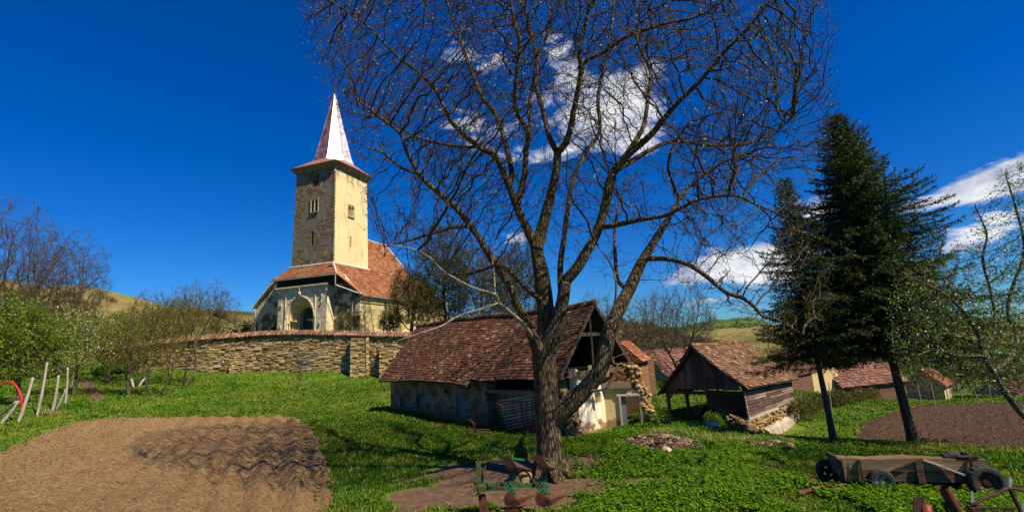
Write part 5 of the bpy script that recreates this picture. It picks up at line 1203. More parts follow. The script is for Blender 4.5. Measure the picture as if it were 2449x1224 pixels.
for x0, z0 in ((xr + .08, ze - .05), (xl - .1, zl - .05)):
    for k in range(8):
        ta, tb = k / 8, (k + 1) / 8; A_ = [ssag((x0 * (1 - t_), y, sz(z0 * (1 - t_) + zr * t_) - .02)) for t_, y in ((ta, -.22), (ta, Ls + .22), (tb, Ls + .22), (tb, -.22))]; m_.add([tuple(a) for a in A_], [(0, 1, 2, 3)])
        P_ = [ssag((x0 * (1 - t_), -.24, sz(z0 * (1 - t_) + zr * t_) - .04)) for t_ in (ta, tb)]; m_.bar(P_[0], P_[1], .04, .1)
m_.build('roof_boarding', MT['wood_dark'], shed)
m_ = MB()
for k in range(16): m_.tube([ssag((0, -.25 + k * .3, sz(zr) + .03)), ssag((0, -.25 + k * .3 + .32, sz(zr) + .045))], [.09, .10], 7)
m_.build('ridge_tiles', MT['roof_sun'], sr)
m_ = MB(); r_ = random.Random(3); x = -1.12
while x < 1.75:      # vertical gable boards
    w_ = r_.uniform(.09, .15); zt = (zr - .09 - (zr - ze) * x / xr if x > 0 else zr - .09 + (zr - zl) * x / -xl); zb = .40 + r_.uniform(-.02, .03) + (.14 if x < .3 else .16 + .0)
    zt2_ = (zr - .09 - (zr - ze) * (x + w_) / xr if x + w_ > 0 else zr - .09 + (zr - zl) * (x + w_) / -xl); sg = .09
    if min(zt, zt2_) - sg > zb: m_.hexa([(x, -.02, sz(zb)), (x + w_ - .012, -.02, sz(zb)), (x + w_ - .012, .015, sz(zb)), (x, .015, sz(zb)), (x, -.02, sz(zt - sg)), (x + w_ - .012, -.02, sz(zt2_ - sg)), (x + w_ - .012, .015, sz(zt2_ - sg)), (x, .015, sz(zt - sg))])
    x += w_
m_.build('gable_boards', MT['wood_grey'], shed)
m_ = MB(); m_.add([(-1.95, .0, sz(.3)), (-1.12, 0, sz(.34)), (-1.12, 0, sz(1.15))], [(0, 1, 2)]); m_.box((-1.5, -.02, sz(.36)), (.7, .03, .12)); m_.build('thatch_edge', MT['beam'], shed)
def gz(x, y): w_ = SF.world((x, y, 0)); return Hs(w_[0], w_[1])
posts = [(-1.75, .02), (-1.25, .9), (.35, .05)]
for x, y in ((-1.72, .05), (-1.62, 1.4), (-1.6, Ls - .1), (.5, Ls - .1)):
    m_ = MB(); m_.bar((x + .06, y, sz(gz(x, y) - .15)), (x, y, sz(.36)), .12, .13); m_.build('post', MT['wood_grey'], shed)
m_ = MB(); m_.bar((-1.95, .0, sz(.38)), (2.0, 0, sz(.42)), .12, .13); m_.bar((-1.7, 0, sz(.3)), (-1.7, Ls, sz(.3)), .12, .13); m_.bar((-1.72, .03, sz(-.05)), (-1.4, .03, sz(.33)), .06, .06); m_.bar((-1.62, 1.4, sz(0)), (-1.3, 1.4, sz(.33)), .06, .06)
m_.bar((.5, 0, sz(.45)), (1.9, 0, sz(-.05)), .07, .09); m_.build('beams', MT['wood_dark'], shed)
# board wall on the right side with stone footing
m_ = MB()
for row in range(9):
    y = 0.0; zb = -.50 + row * .125
    while y < Ls:
        L = r_.uniform(.7, 1.6); y2 = min(Ls, y + L); dzz = (.22 * (y / Ls), .22 * (y2 / Ls)); p = r_.uniform(0, .03)
        if row > 6 and r_.random() < .35: y = y2; continue
        a0, a1 = zb + dzz[0] * (1 - row / 9), zb + dzz[1] * (1 - row / 9)
        m_.hexa([(2.0 + p, y + .01, sz(a0)), (2.03 + p, y + .01, sz(a0 + .01)), (2.03 + p, y2, sz(a1)), (2.0 + p, y2, sz(a1)), (1.98 + p, y + .01, sz(a0 + .118)), (2.0 + p, y + .01, sz(a0 + .118)), (2.0 + p, y2, sz(a1 + .118)), (1.98 + p, y2, sz(a1 + .118))])
        y = y2
m_.build('side_boards', MT['wood_brown'], shed)
m_ = MB(); m_.box((1.93, Ls / 2, sz(.2)), (.04, Ls - .02, 1.2)); m_.box((1.0, Ls - .05, sz(.15)), (1.9, .05, 1.2)); m_.box((1.0, .25, sz(.1)), (1.7, .05, .8)); m_.build('inner_boards', MT['wood_dark'], shed)
m_ = MB(); m_.bar((2.08, -.02, sz(-.66)), (2.02, -.02, sz(.5)), .05, .05); m_.bar((2.04, -.05, sz(-.55)), (2.04, Ls * .6, sz(-.40)), .10, .09); m_.build('sill_beam', MT['wood_pale'], shed)
def stonewall_local(m_, c_, p0, p1, zb, t0, t1, thick, seed):
    p0 = np.array(p0, float); p1 = np.array(p1, float); u = (p1 - p0) / np.linalg.norm(p1 - p0); n = np.array([u[1], -u[0]]); L = np.linalg.norm(p1 - p0)
    q = [(*p0, zb), (*p1, zb), (*(p1 - n * thick), zb), (*(p0 - n * thick), zb), (*p0, t0), (*p1, t1), (*(p1 - n * thick), t1), (*(p0 - n * thick), t0)]; c_.hexa(q)
    r = random.Random(seed); k = int(L * abs(max(t0, t1) - zb) * 85)
    for _ in range(k):
        s_ = r.uniform(0, L); tt = t0 + (t1 - t0) * s_ / L; z = r.uniform(zb, tt); g = p0 + u * s_ + n * r.uniform(0, .03); a = r.uniform(.06, .14); m_.rock((g[0], g[1], z), (a * 1.5, a * 1.3, a * .8), r.random(), flat=.2)
m_, c_ = MB(), MB(); stonewall_local(m_, c_, (2.08, -.15), (2.08, Ls), sz(-1.4), sz(-.58), sz(-.32), .25, 2); c2_ = c_; fo = c_.build('footing', MT['mortar'], shed); m_.build('footing_stones', MT['stone_warm'], fo); m_, c_ = MB(), MB(); stonewall_local(m_, c_, (1.0, -.3), (2.25, -.5), sz(-1.3), sz(-.15), sz(-.75), .5, 3)
fo = c_.build('footing', MT['mortar'], shed); m_.build('footing_stones', MT['stone_warm'], fo)
m_ = MB(); m_.hexa([(2.1, 1.0, sz(-1.8)), (2.42, .9, sz(-1.8)), (2.42, Ls + .15, sz(-1.6)), (2.1, Ls + .15, sz(-1.6)), (2.1, 1.0, sz(-1.02)), (2.34, .95, sz(-1.12)), (2.30, Ls + .1, sz(-.74)), (2.1, Ls + .1, sz(-.60))]); m_.build('plinth', MT['plinth'], shed)

# ------------------------------------------------------------------ far farm buildings
def house(name, label, cat, o, az, w_, l_, he, hr, wallm, roofm, tw=.4, th=.35, zb=-1.0, parts=None, over=.25):
    F_ = Frame((o[0], o[1], o[2]), az); r = F_.root(name); tag(r, label, cat)
    m_ = MB(); m_.hexa([(-w_ / 2, 0, zb), (w_ / 2, 0, zb), (w_ / 2, l_, zb), (-w_ / 2, l_, zb), (-w_ / 2, 0, he), (w_ / 2, 0, he), (w_ / 2, l_, he), (-w_ / 2, l_, he)])
    m_.prism([(-w_ / 2, 0, he), (w_ / 2, 0, he), (0, 0, hr - .1)], (0, l_, 0)); m_.build('wall', wallm, r)
    m_ = MB(); s_ = math.hypot(w_ / 2 + over, (hr - he) * (1 + over / (w_ / 2))); ze_ = he - (hr - he) * over / (w_ / 2)
    for sg in (1, -1): tiles(m_, (sg * (w_ / 2 + over), -over, ze_), (0, 1, 0), (-sg * (w_ / 2 + over), 0, hr - ze_), l_ + 2 * over, s_, tw, th, None, .04, .4, None, 3, False); slab(m_, [(sg * (w_ / 2 + over), -over, ze_ - .02), (sg * (w_ / 2 + over), l_ + over, ze_ - .02), (0, l_ + over, hr - .02), (0, -over, hr - .02)], .06)
    m_.build('roof', roofm, r); return r, F_
def hb(px, py, Y, dz=0): p = at(px, py, Y); return np.array([p[0], p[1], p[2] + dz])
# brown tiled barn: ridge runs across the view
o = hb(2016, 948, 38); o2 = hb(2170, 950, 40); dv = o2 - o; azb = math.degrees(math.atan2(dv[0], dv[1])); Lq = float(np.hypot(dv[0], dv[1]))
zE = at(2020, 918, 38)[2] - o[2]; zRg = at(2012, 857, 39.6)[2] - o[2]
r_h, F_h = house('brick_barn', 'long low dark brick barn with red brown tile roof behind the spruces', 'barn', o + np.array([math.cos(math.radians(azb)) * -1.8, math.sin(math.radians(azb)) * 1.8, 0]), azb, 3.6, Lq, zE, zRg, MT['brick_dark'], MT['roof_far'], .34, .26)
# cream gable wall and its dark barn
o = hb(1947, 945, 37.5); o2 = hb(2014, 950, 38.6); m_ = MB(); r = empty('farm_barn', o); tag(r, 'dark brick barn with one cream plastered end wall in sun', 'barn')
z1, z2 = at(1945, 888, 37.5)[2] - o[2], at(2010, 876, 38.6)[2] - o[2]; e = o2 - o
m_.hexa([(0, 0, -1.5), (e[0], e[1], -1.5), (e[0] - .1, e[1] + .5, -1.5), (-.1, .5, -1.5), (0, 0, z1), (e[0], e[1], z2), (e[0] - .1, e[1] + .5, z2), (-.1, .5, z1)]); m_.build('end_wall', MT['cream_plaster'], r)
f0 = hb(1865, 935, 33) - o; fz = at(1866, 880, 33)[2] - o[2]
m_ = MB(); m_.hexa([(f0[0], f0[1], -1.8), (-.05, -.02, -1.8), (e[0] - .3, e[1] + .6, -1.8), (f0[0] + e[0], f0[1] + 3, -1.8), (f0[0], f0[1], z1 - .1), (-.05, -.02, z1 - .1), (e[0] - .3, e[1] + .6, z2 - .1), (f0[0] + e[0], f0[1] + 3, z2)]); m_.build('wall', MT['brick_dark'], r)
A_ = np.array([.1, -.1, z1 - .05]); B_ = np.array([f0[0] - .1, f0[1] - .1, z1 - .05]); up = np.array([e[0] * .5, e[1] * .5 + .6, 1.9]); m_ = MB()
tiles(m_, B_, A_ - B_, up, float(np.linalg.norm(A_ - B_)), float(np.linalg.norm(up)), .34, .26, None, .03, .4, None, 8, False); slab(m_, [A_, B_, B_ + up, A_ + up], .06)
m_.prism([A_, A_ + up, A_ + np.array([e[0], e[1] + .4, 0])], (-.1, .2, 0)); m_.build('roof', MT['roof_far'], r)
# long house far left of the shed
o = hb(1570, 915, 36); o2 = hb(1672, 905, 40); dv = o2 - o; azb = math.degrees(math.atan2(dv[0], dv[1])); zE = at(1600, 893, 37)[2] - o[2]; zRg = zE + 1.75
house('farmhouse', 'low farmhouse with long brown tile roof beyond the meadow', 'house', o + np.array([-.2, 1.6, 0]), azb, 3.4, float(np.hypot(dv[0], dv[1])) + 2, zE, zRg, MT['nave_plaster'], MT['roof_far'], .34, .28)
o = hb(1560, 925, 31); m_ = MB(); m_.box((0, 0, .7), (.4, .4, 2.2)); m_.box((0, 0, 1.85), (.55, .55, .12)); g_ = m_.build('gate_pillar', MT['brick_orange']); g_.location = tuple(o); tag(g_, 'orange brick gate pillar standing in the meadow behind the ruin', 'pillar')
o = hb(1215 + 1000, 948, 44); house('cottage', 'small far cottage with pale orange roof right of the brick barn', 'house', o, 50, 2.6, 3.4, 1.1, 2.3, MT['nave_plaster'], MT['roof_church'], .4, .3)
o = hb(2390, 962, 46); house('cottage', 'small white cottage low behind the fruit tree', 'house', o, 70, 3.0, 4.2, .9, 1.9, MT['whitewash'], MT['roof_far'], .4, .3)
if 0: house('cottage', 'distant cottage with red brown roof above the dark field', 'house', o, 80, 4.0, 6.0, 1.2, 2.9, MT['whitewash'], MT['roof_church'], .4, .3)
# ------------------------------------------------------------------ other trees
def grow(name, label, base, h, th, cw, seed, natt=900, step=.3, kill=.38, r0=.012, ex=2.2, bmat='greybark', tmat='greytwig', leaves=None, lean=(0, 0), off=(0, 0), low=.0, group=None, cat='tree', forks=1, jit=.3, up=.12, skirt=1.0, cutlow=None, spurs=1.6):
    """leaves: list of (material key, count, size, spread)"""
    rgl = np.random.default_rng(seed); base = np.array(base, float)
    pos, par_, rad_ = [], [], []
    for k in range(forks):
        a = k * 2.4 + seed; sx, sy = (math.cos(a) * .12 * (forks > 1), math.sin(a) * .12 * (forks > 1)); n = max(2, int(th / step)); last = -1
        for i in range(n + 1):
            t_ = i / n; w_ = math.sin(t_ * 3 + seed) * .05 * h * .12
            pos.append((lean[0] * t_ * th + sx * (1 + 5 * t_) + w_, lean[1] * t_ * th + sy * (1 + 5 * t_), -.15 + t_ * (th + .15))); par_.append(last); rad_.append(0.0); last = len(pos) - 1
    c = np.array([lean[0] * th + off[0], lean[1] * th + off[1], th + (h - th) * .5]); e = np.array([cw / 2, cw / 2, (h - th) * .52 + low])
    q = rgl.normal(0, 1, (natt * 3, 3)); q /= np.linalg.norm(q, axis=1)[:, None]; q *= (rgl.random((natt * 3, 1)) ** .42)
    q = q[(q[:, 2] > -.75)]; bumps = 1 + .22 * np.sin(q[:, 0] * 5 + seed) * np.cos(q[:, 1] * 4 + seed * 2)
    att_ = c + q * e * bumps[:, None]; att_ = att_[att_[:, 2] > th * .55 * skirt][:natt]
    P_, pr_, rd_ = colonize(np.array(pos), par_, rad_, att_, step, max(cw, h) * .5, kill, 160, jit, (0, 0, up), seed, 9000)
    R_, ch_ = radii(P_, pr_, rd_, r0, ex); R_[:len(pos)] *= 1.05
    cs_ = chains(pr_, R_, ch_); root = empty(name, base); tag(root, label, cat, group)
    big = [c_ for c_ in cs_ if max(R_[i] for i in c_[1:] or c_) > R_.max() * .42]; small = [c_ for c_ in cs_ if c_ not in big]
    mb = MB(); skin(mb, P_, R_, big, lambda m: 9); mb.build('trunk', MT[bmat], root, smooth=True)
    mb = MB(); skin(mb, P_, R_, small, lambda m: 4 if m > r0 * 3 else 3)
    thin = np.array([i for i in range(len(pos), len(P_)) if R_[i] < r0 * 5 and pr_[i] >= 0])
    if len(thin):
        for i in rgl.choice(thin, int(len(thin) * spurs)):
            pd = unit(P_[i] - P_[pr_[i]] + 1e-6); d = unit(pd * .7 + rgl.normal(0, .6, 3) + np.array([0, 0, .3])); L = step * rgl.uniform(.8, 3.0); p0 = P_[i]; p1 = p0 + d * L * .5; p2 = p1 + unit(d + rgl.normal(0, .35, 3) + np.array([0, 0, .25])) * L * .5
            mb.tube([p0, p1, p2], [r0 * .85, r0 * .7, r0 * .5], 3, cap=False)
            d2 = unit(d + rgl.normal(0, .6, 3)); mb.tube([p1, p1 + d2 * L * .5], [r0 * .65, r0 * .45], 3, cap=False)
    mb.build('crown', MT[tmat], root, smooth=True)
    if leaves:
        end = np.array([i for i in range(len(P_)) if R_[i] < r0 * 2.4])
        for (lm, cnt, sz, spr) in leaves:
            idx = rgl.choice(end, cnt); pp = P_[idx] + rgl.normal(0, spr, (cnt, 3)); V_, F_ = diamonds(pp, sz, rgl, .7, .2)
            np_mesh('blossom' if lm == 'blossom' else 'foliage', V_, F_, MT[lm], root)
    return root
def hh(px, py, Y, pyt): return at(px, pyt, Y)[2] - at(px, py, Y)[2]
def gp(px, Y, bz=None):     # ground point below that column of the view at distance Y
    x = at(px, 800, Y)[0]; return np.array([x, Y, Hs(x, Y) if bz is None else bz])

# far left bare trees
b = gp(35, 44); grow('bare_tree', 'tall spreading bare tree at the left edge of the view', b, at(0, 505, 44)[2] - b[2], 3.2, 11, 11, 1900, .36, .38, .014, 2.25, lean=(-.35, 0), forks=2, jit=.3)
b = gp(118, 40); grow('bare_tree', 'vase shaped bare tree rising behind the green blossoming tree', b, at(165, 575, 40)[2] - b[2], 2.6, 6.6, 12, 1500, .30, .32, .012, 2.25, lean=(.3, 0), forks=3, jit=.3)
# leafy and blossoming trees at the left
b = gp(70, 25); grow('fruit_tree', 'bright green leafy fruit tree beside the leaning fence posts', b, at(70, 725, 25)[2] - b[2], 1.3, 5.2, 13, 900, .22, .28, .008, 2.2, leaves=[('bright_leaf', 8000, .10, .13), ('spring_leaf', 12000, .10, .13), ('blossom', 500, .07, .12)], lean=(-.2, 0), off=(-.6, 0), low=.3)
b = gp(-60, 27); grow('fruit_tree', 'green leafy fruit tree cut by the left frame edge', b, at(0, 725, 27)[2] - b[2], 1.3, 5.5, 19, 800, .25, .3, .008, 2.2, leaves=[('spring_leaf', 12000, .10, .12)], low=.3)
b = gp(190, 33); grow('blossom_tree', 'white blossoming tree right of the green fruit tree', b, at(200, 735, 33)[2] - b[2], 1.2, 5.0, 14, 800, .25, .3, .009, 2.2, spurs=.6, leaves=[('spring_leaf', 5500, .10, .14), ('blossom', 1500, .08, .14)], lean=(.1, 0))
b = gp(268, 40); grow('blossom_tree', 'small pale green tree beside the wall corner and path', b, at(268, 750, 40)[2] - b[2], 1.0, 4.6, 15, 700, .26, .3, .009, 2.2, bmat='greybark', tmat='browntwig', spurs=.6, leaves=[('olive_leaf', 2500, .10, .14), ('spring_leaf', 4200, .09, .14), ('blossom', 350, .07, .14)])
b = gp(150, 46); grow('blossom_tree', 'brownish budding tree behind the leaning posts', b, at(150, 755, 46)[2] - b[2], 1.2, 7.5, 16, 800, .3, .38, .012, 2.2, tmat='browntwig', spurs=.8, leaves=[('spring_leaf', 5500, .13, .2)])
# orchard trees before the wall
OG = 'orchard trees in front of the churchyard wall'
for (px, py, pt, cw, seed, ln, lab, bm, th_, fk, lv) in (
        (308, 948, 745, 3.6, 21, (-.15, 0), 'crooked budding orchard tree nearest the wall corner', 'greybark', 1.3, 1, 1500),
        (325, 924, 700, 4.8, 22, (.45, 0), 'broad orchard tree with thick whitewashed trunk', 'limewash', .7, 3, 2200),
        (371, 946, 760, 3.4, 23, (.05, 0), 'forked orchard tree with grey trunk left of the slim one', 'greybark', 1.0, 2, 1300),
        (440, 922, 690, 3.8, 24, (.12, 0), 'slim orchard tree with pale lower trunk and long upper branches', 'greybark', 1.2, 2, 1500)):
    b = G(px, py); grow('orchard_tree', lab, b, at(px, pt, b[1])[2] - b[2], th_, cw, seed, 620, .2, .25, .010, 2.2, bmat=bm, tmat='browntwig', leaves=[('spring_leaf', lv, .085, .12)], lean=ln, forks=fk, group=OG, jit=.3, spurs=.7)
b = G(702, 950); grow('sapling', 'thin crooked bare sapling on the grass slope below the wall', b, at(715, 830, b[1])[2] - b[2], 1.0, 1.3, 25, 90, .15, .2, .008, 2.1, lean=(.35, 0), jit=.4)
# trees behind the wall
BG = 'bare trees behind the churchyard wall'
for (px, Y, pt, cw, seed, ln, lab, lv, nt) in (
        (385, 56, 688, 5.0, 31, (-.2, 0), 'bare twiggy tree behind the wall left of the denser pair', 900, 500),
        (425, 60, 705, 5.5, 32, (.1, 0), 'olive green budding tree behind the wall', 5000, 600),
        (478, 55, 672, 5.6, 33, (.0, 0), 'tallest bare tree behind the wall left of the church', 1500, 700),
        (520, 58, 695, 5.0, 34, (.15, 0), 'bare tree next to the leaning trunk behind the wall', 700, 500),
        (350, 60, 735, 6.0, 37, (0, 0), 'low olive tree behind the tiled wall corner', 5000, 600)):
    b = gp(px, Y); grow('bare_tree', lab, b, at(px, pt, Y)[2] - b[2], 1.6, cw, seed, nt, .28, .34, .013, 2.2, tmat='browntwig', leaves=[('spring_leaf', lv // 2, .12, .2), ('olive_leaf', lv // 2, .12, .2)], lean=ln, forks=2, group=BG, spurs=.9)
b = gp(576, 54); t_ = empty('leaning_tree', b); tag(t_, 'dark bare trunk bent to the left behind the wall near the church', 'tree')
m_ = MB(); q = [(0, 0, -.2), (-.15, 0, 1.2), (-.7, 0, 2.2), (-1.9, 0, 2.9), (-3.2, .2, 3.2)]
zt = at(560, 757, 54)[2] - b[2]; q = [(x, y, z * zt / 3.0) for x, y, z in q]; m_.tube(resample([np.array(p) for p in q], .2), list(np.linspace(.22, .06, len(resample([np.array(p) for p in q], .2)))), 8); m_.build('trunk', MT['greybark'], t_, smooth=True)
m_ = MB(); r_ = random.Random(2)
for k in range(70):
    s_ = r_.uniform(.45, 1); i = min(3, int(s_ * 4)); f_ = s_ * 4 - i; p0 = np.array(q[i]) * (1 - f_) + np.array(q[i + 1]) * f_; d = unit([r_.uniform(-1, .5), r_.uniform(-.6, .6), r_.uniform(.1, 1)]); L = r_.uniform(.4, 1.5)
    p1 = p0 + d * L * .5; p2 = p0 + d * L + np.array([r_.uniform(-.2, .2), 0, .2]); m_.tube([p0, p1, p2], [.028, .018, .008], 4, cap=False)
    for _ in range(4): m_.tube([p1, p1 + unit([r_.uniform(-1, 1), r_.uniform(-1, 1), r_.uniform(0, 1)]) * r_.uniform(.2, .6)], [.014, .007], 3, cap=False)
m_.build('crown', MT['greytwig'], t_)
# dark mossy trees by the church and behind the barn
DG = 'dark mossy trees between the church and the barn'
for (px, Y, pt, cw, seed, lab, th_, mats) in (
        (985, 49, 655, 4.8, 41, 'dark mossy tree covering the church nave', 1.4, [('olive_leaf', 9000, .13, .22), ('spring_leaf', 1200, .11, .2)]),
        (1065, 50, 560, 6.2, 42, 'tall dark green tree behind the barn roof', 2.0, [('olive_leaf', 12000, .13, .24), ('needle', 7000, .15, .24)]),
        (1150, 47, 600, 5.5, 43, 'brown mossy tree behind the barn ridge seen under the walnut', 1.8, [('olive_leaf', 7000, .13, .22)]),
        (1240, 50, 590, 6.5, 44, 'green tree just behind the walnut trunk', 1.8, [('olive_leaf', 8000, .13, .22), ('needle', 6000, .15, .22)])):
    b = gp(px, Y, 4.0 if px < 1000 else 3.0); grow('mossy_tree', lab, b, at(px, pt, Y)[2] - b[2], th_, cw, seed, 1100, .28, .34, .016, 2.2, tmat='browntwig', leaves=mats, group=DG, low=.6, up=.02)
for (px, Y, pt, cw, seed, lab) in ((878, 55, 700, 1.8, 46, 'thin upright bare shrub against the nave wall'), (838, 56, 735, 1.6, 47, 'wispy budding shrub in front of the small church doorway'), (812, 56, 740, 1.2, 48, 'low wispy shrub at the right side of the portal'), (930, 54, 735, 2.6, 49, 'dark bush below the nave windows')):
    b = gp(px, Y, 4.3); grow('wall_shrub', lab, b, at(px, pt, Y)[2] - b[2], .5, cw, seed, 200, .22, .26, .014, 2.2, tmat='greytwig', leaves=[('spring_leaf', 350, .1, .12)] if px != 930 else [('olive_leaf', 3500, .13, .2)], forks=3, cat='shrub')
# bare tree pair beyond the meadow
b = gp(1628, 34); grow('bare_tree', 'rounded bare tree between the ruin and the open shed', b, at(1628, 690, 34)[2] - b[2], 1.9, 5.6, 51, 1500, .22, .27, .009, 2.2, forks=2, low=.2)
b = gp(1545, 40); grow('bare_tree', 'brown bare tree behind the ruin and the leaning limb', b, at(1530, 705, 40)[2] - b[2], 1.5, 5.5, 52, 900, .25, .32, .010, 2.2, tmat='browntwig', forks=2)
b = gp(1440, 44); grow('bare_tree', 'brown bare tree rising just behind the barn gable', b, at(1440, 700, 44)[2] - b[2], 1.5, 5.5, 53, 700, .28, .35, .012, 2.2, tmat='browntwig', forks=2)
# trees and hedges beyond the dark field
for i, (px, Y, pt, cw, lab) in enumerate(((2185, 36, 880, 3.0, 'grey bare thicket tree beside the brick barn corner'), (2260, 50, 850, 5.0, 'bare tree behind the small orange roofed cottage'), (2330, 44, 860, 4.5, 'olive budding tree behind the dark field'), (2420, 46, 850, 5.5, 'olive tree at the right end of the dark field'), (2110, 55, 800, 6.0, 'tree rising behind the brick barn roof'))):
    b = gp(px, Y); grow('field_tree', lab, b, at(px, pt, Y)[2] - b[2], .8, cw, 61 + i, 420, .28, .33, .012, 2.2, tmat='browntwig' if i else 'greytwig', leaves=[('olive_leaf', 2600 if i else 200, .13, .18)], forks=3, low=.4)
hp = [gp(px, Y) for px, Y in ((1700, 60), (1780, 64), (1850, 58), (1900, 70), (1640, 70), (1990, 60), (2060, 66), (2200, 60), (1560, 55), (1600, 62))]
proto = None
for i, b in enumerate(hp):
    if proto is None:
        proto = grow('meadow_tree', 'olive budding tree on the meadow slope behind the sheds', b, 3.2, .6, 4.2, 71, 380, .3, .34, .013, 2.2, tmat='browntwig', leaves=[('olive_leaf', 2600, .15, .2)], group='trees on the meadow slope behind the sheds', forks=3, low=.5); o = proto
    else: o = copy_tree(proto)
    s_ = random.uniform(.7, 1.25); o.location = tuple(b); o.scale = (s_, s_, s_ * random.uniform(.8, 1.1)); o.rotation_euler = (0, 0, random.uniform(0, 6.2))

# low bushes along the shed
bush = None
for i, (px, py) in enumerate(((1885, 985), (1905, 975), (1928, 985), (1950, 978), (1972, 972), (2005, 968), (2030, 962), (2055, 958), (2078, 955), (1915, 1000), (1870, 1000))):
    b = G(px, py)
    if bush is None:
        bush = grow('currant_bush', 'low brown green bush in the row right of the shed', b, .75, .08, 1.5, 81, 260, .08, .1, .006, 2.1, tmat='browntwig', leaves=[('olive_leaf', 1500, .06, .05), ('spring_leaf', 900, .055, .05)], group='bushes in the row right of the shed', forks=4, cat='bush', low=.1); o = bush
    else: o = copy_tree(bush)
    s_ = random.uniform(.75, 1.2); o.location = tuple(b); o.scale = (s_, s_, s_ * .9); o.rotation_euler = (0, 0, i * 1.3)
b = SF.world((1.0, -.75, 0)); b[2] = Hs(b[0], b[1]); grow('bramble_bush', 'dark green bush growing at the shed corner on the stones', b, .6, .05, .8, 83, 200, .07, .09, .005, 2.1, leaves=[('herb', 2400, .06, .05)], forks=4, cat='bush')
b = G(1560, 1010); grow('weed_clump', 'bright leafy weeds at the foot of the crumbling masonry', b, .55, .05, 1.3, 84, 160, .07, .09, .004, 2.1, leaves=[('herb', 2200, .06, .05)], forks=4, cat='weeds')
b = G(275, 893); grow('dark_bush', 'dense dark green bush at the left foot of the wall', b, 1.3, .1, 4.5, 85, 260, .2, .25, .012, 2.1, leaves=[('herb', 5000, .16, .15)], forks=4, cat='bush')

# ------------------------------------------------------------------ spruces
def spruce(label, base, top, Rm, t0, nb, seed, tr, extra=()):
    r = random.Random(seed); rn = np.random.default_rng(seed); base = np.array(base, float); ax = np.array(top) - base; Hh = float(np.linalg.norm(ax)); root = empty('spruce', base); tag(root, label, 'spruce', 'spruces beside the dark field')
    mb = MB(); pts = [ax * t_ + np.array([math.sin(t_ * 5 + seed) * .05, 0, 0]) for t_ in np.linspace(-.02, .99, 22)]; rd = [tr * (1 - t_ * .93) * (1 + .5 * max(0, .06 - t_) / .06) for t_ in np.linspace(0, 1, 22)]
    mb.tube(pts, rd, 18, disp=barkdisp); mb.build('trunk', MT['sprucebark'], root, smooth=True)
    br = MB(); TV = []
    for i in range(nb + len(extra)):
        t_ = t0 + (1 - t0) * (min(i, nb - 1) / nb) ** 1.08; az = i * 2.399 + r.uniform(-.3, .3); k = (t_ - t0) / (1 - t0)
        L = Rm * min(1, .72 + k * 2.4) * (1 - k) ** .78 * r.uniform(.62, 1.18) + .12
        if k < .12: L *= r.uniform(.6, 1.25)
        L *= 1 + .22 * math.sin(az * 2 + t_ * 19 + seed) ; L *= 1.35 if r.random() < .07 else 1
        tgt = None
        if i >= nb: t_, tgt = extra[i - nb]; tgt = np.array(tgt) - base; k = .5
        p = ax * t_; sl = -.22 + k * .75 + r.uniform(-.1, .1); d = np.array([math.cos(az), math.sin(az), sl]); d /= np.linalg.norm(d); n = max(3, int(L / .12)); P_ = [p.copy()]
        for j in range(n):
            s_ = (j + 1) / n; dd = d + np.array([0, 0, -.35 * math.sin(s_ * 2.4) + .55 * s_ * s_ + (.0)]); dd /= np.linalg.norm(dd); P_.append(P_[-1] + dd * L / n)
        if tgt is not None:
            e_ = tgt - p; L = float(np.linalg.norm(e_)); n = max(4, int(L / .12)); ho = e_ * np.array([1, 1, 0]); P_ = [p + ho * (s_ ** .8) + np.array([0, 0, e_[2] * s_ ** 1.9]) for s_ in np.linspace(0, 1, n + 1)]; d = unit(e_)
        br.tube(P_, list(np.linspace(.009 + .008 * L, .003, len(P_))), 4, cap=False)
        side = unit(np.cross(d, [0, 0, 1]))
        for j in range(1, n + 1):
            s_ = j / n; a = P_[j]; dd = unit(P_[j] - P_[j - 1])
            for sg in (-1, 1, 0):
                if sg == 0:
                    TV.append((P_[j - 1], a)); continue
                for rep in range(2):
                    if r.random() < .14: continue
                    tl = (.10 + .34 * min(L, 2.2) * (1 - s_) ** .6 * .75) * r.uniform(.6, 1.1); st = P_[j - 1] + (a - P_[j - 1]) * r.random()
                    e = st + (side * sg * r.uniform(.6, 1) + dd * r.uniform(.5, .95) + np.array([0, 0, r.uniform(-.75, -.02) if k < .5 else r.uniform(-.3, .3)])) * tl
                    TV.append((st, e))
    br.build('branches', MT['sprucebark'], root)
    A_ = np.array([q[0] for q in TV]); B_ = np.array([q[1] for q in TV]); Ls_ = np.linalg.norm(B_ - A_, axis=1); cnt = np.maximum(2, (Ls_ / .026).astype(int)); idx = np.repeat(np.arange(len(TV)), cnt)
    f_ = rn.random(len(idx))[:, None]; c_ = A_[idx] * (1 - f_) + B_[idx] * f_; dr = (B_ - A_)[idx] / (Ls_[idx][:, None] + 1e-9)
    rv = rn.normal(0, 1, c_.shape); rv -= (rv * dr).sum(1)[:, None] * dr; rv /= np.linalg.norm(rv, axis=1)[:, None]; nd = unit3(dr * .75 + rv * .8); w_ = np.cross(nd, rn.normal(0, 1, c_.shape)); w_ /= np.linalg.norm(w_, axis=1)[:, None]
    ln = rn.uniform(.05, .10, len(idx))[:, None]; V_ = np.stack([c_ - w_ * .013, c_ + w_ * .013, c_ + nd * ln], 1).reshape(-1, 3); F_ = np.arange(len(V_)).reshape(-1, 3)
    np_mesh('foliage', V_, F_, MT['needle'], root); return root
def unit3(a): return a / (np.linalg.norm(a, axis=1)[:, None] + 1e-9)
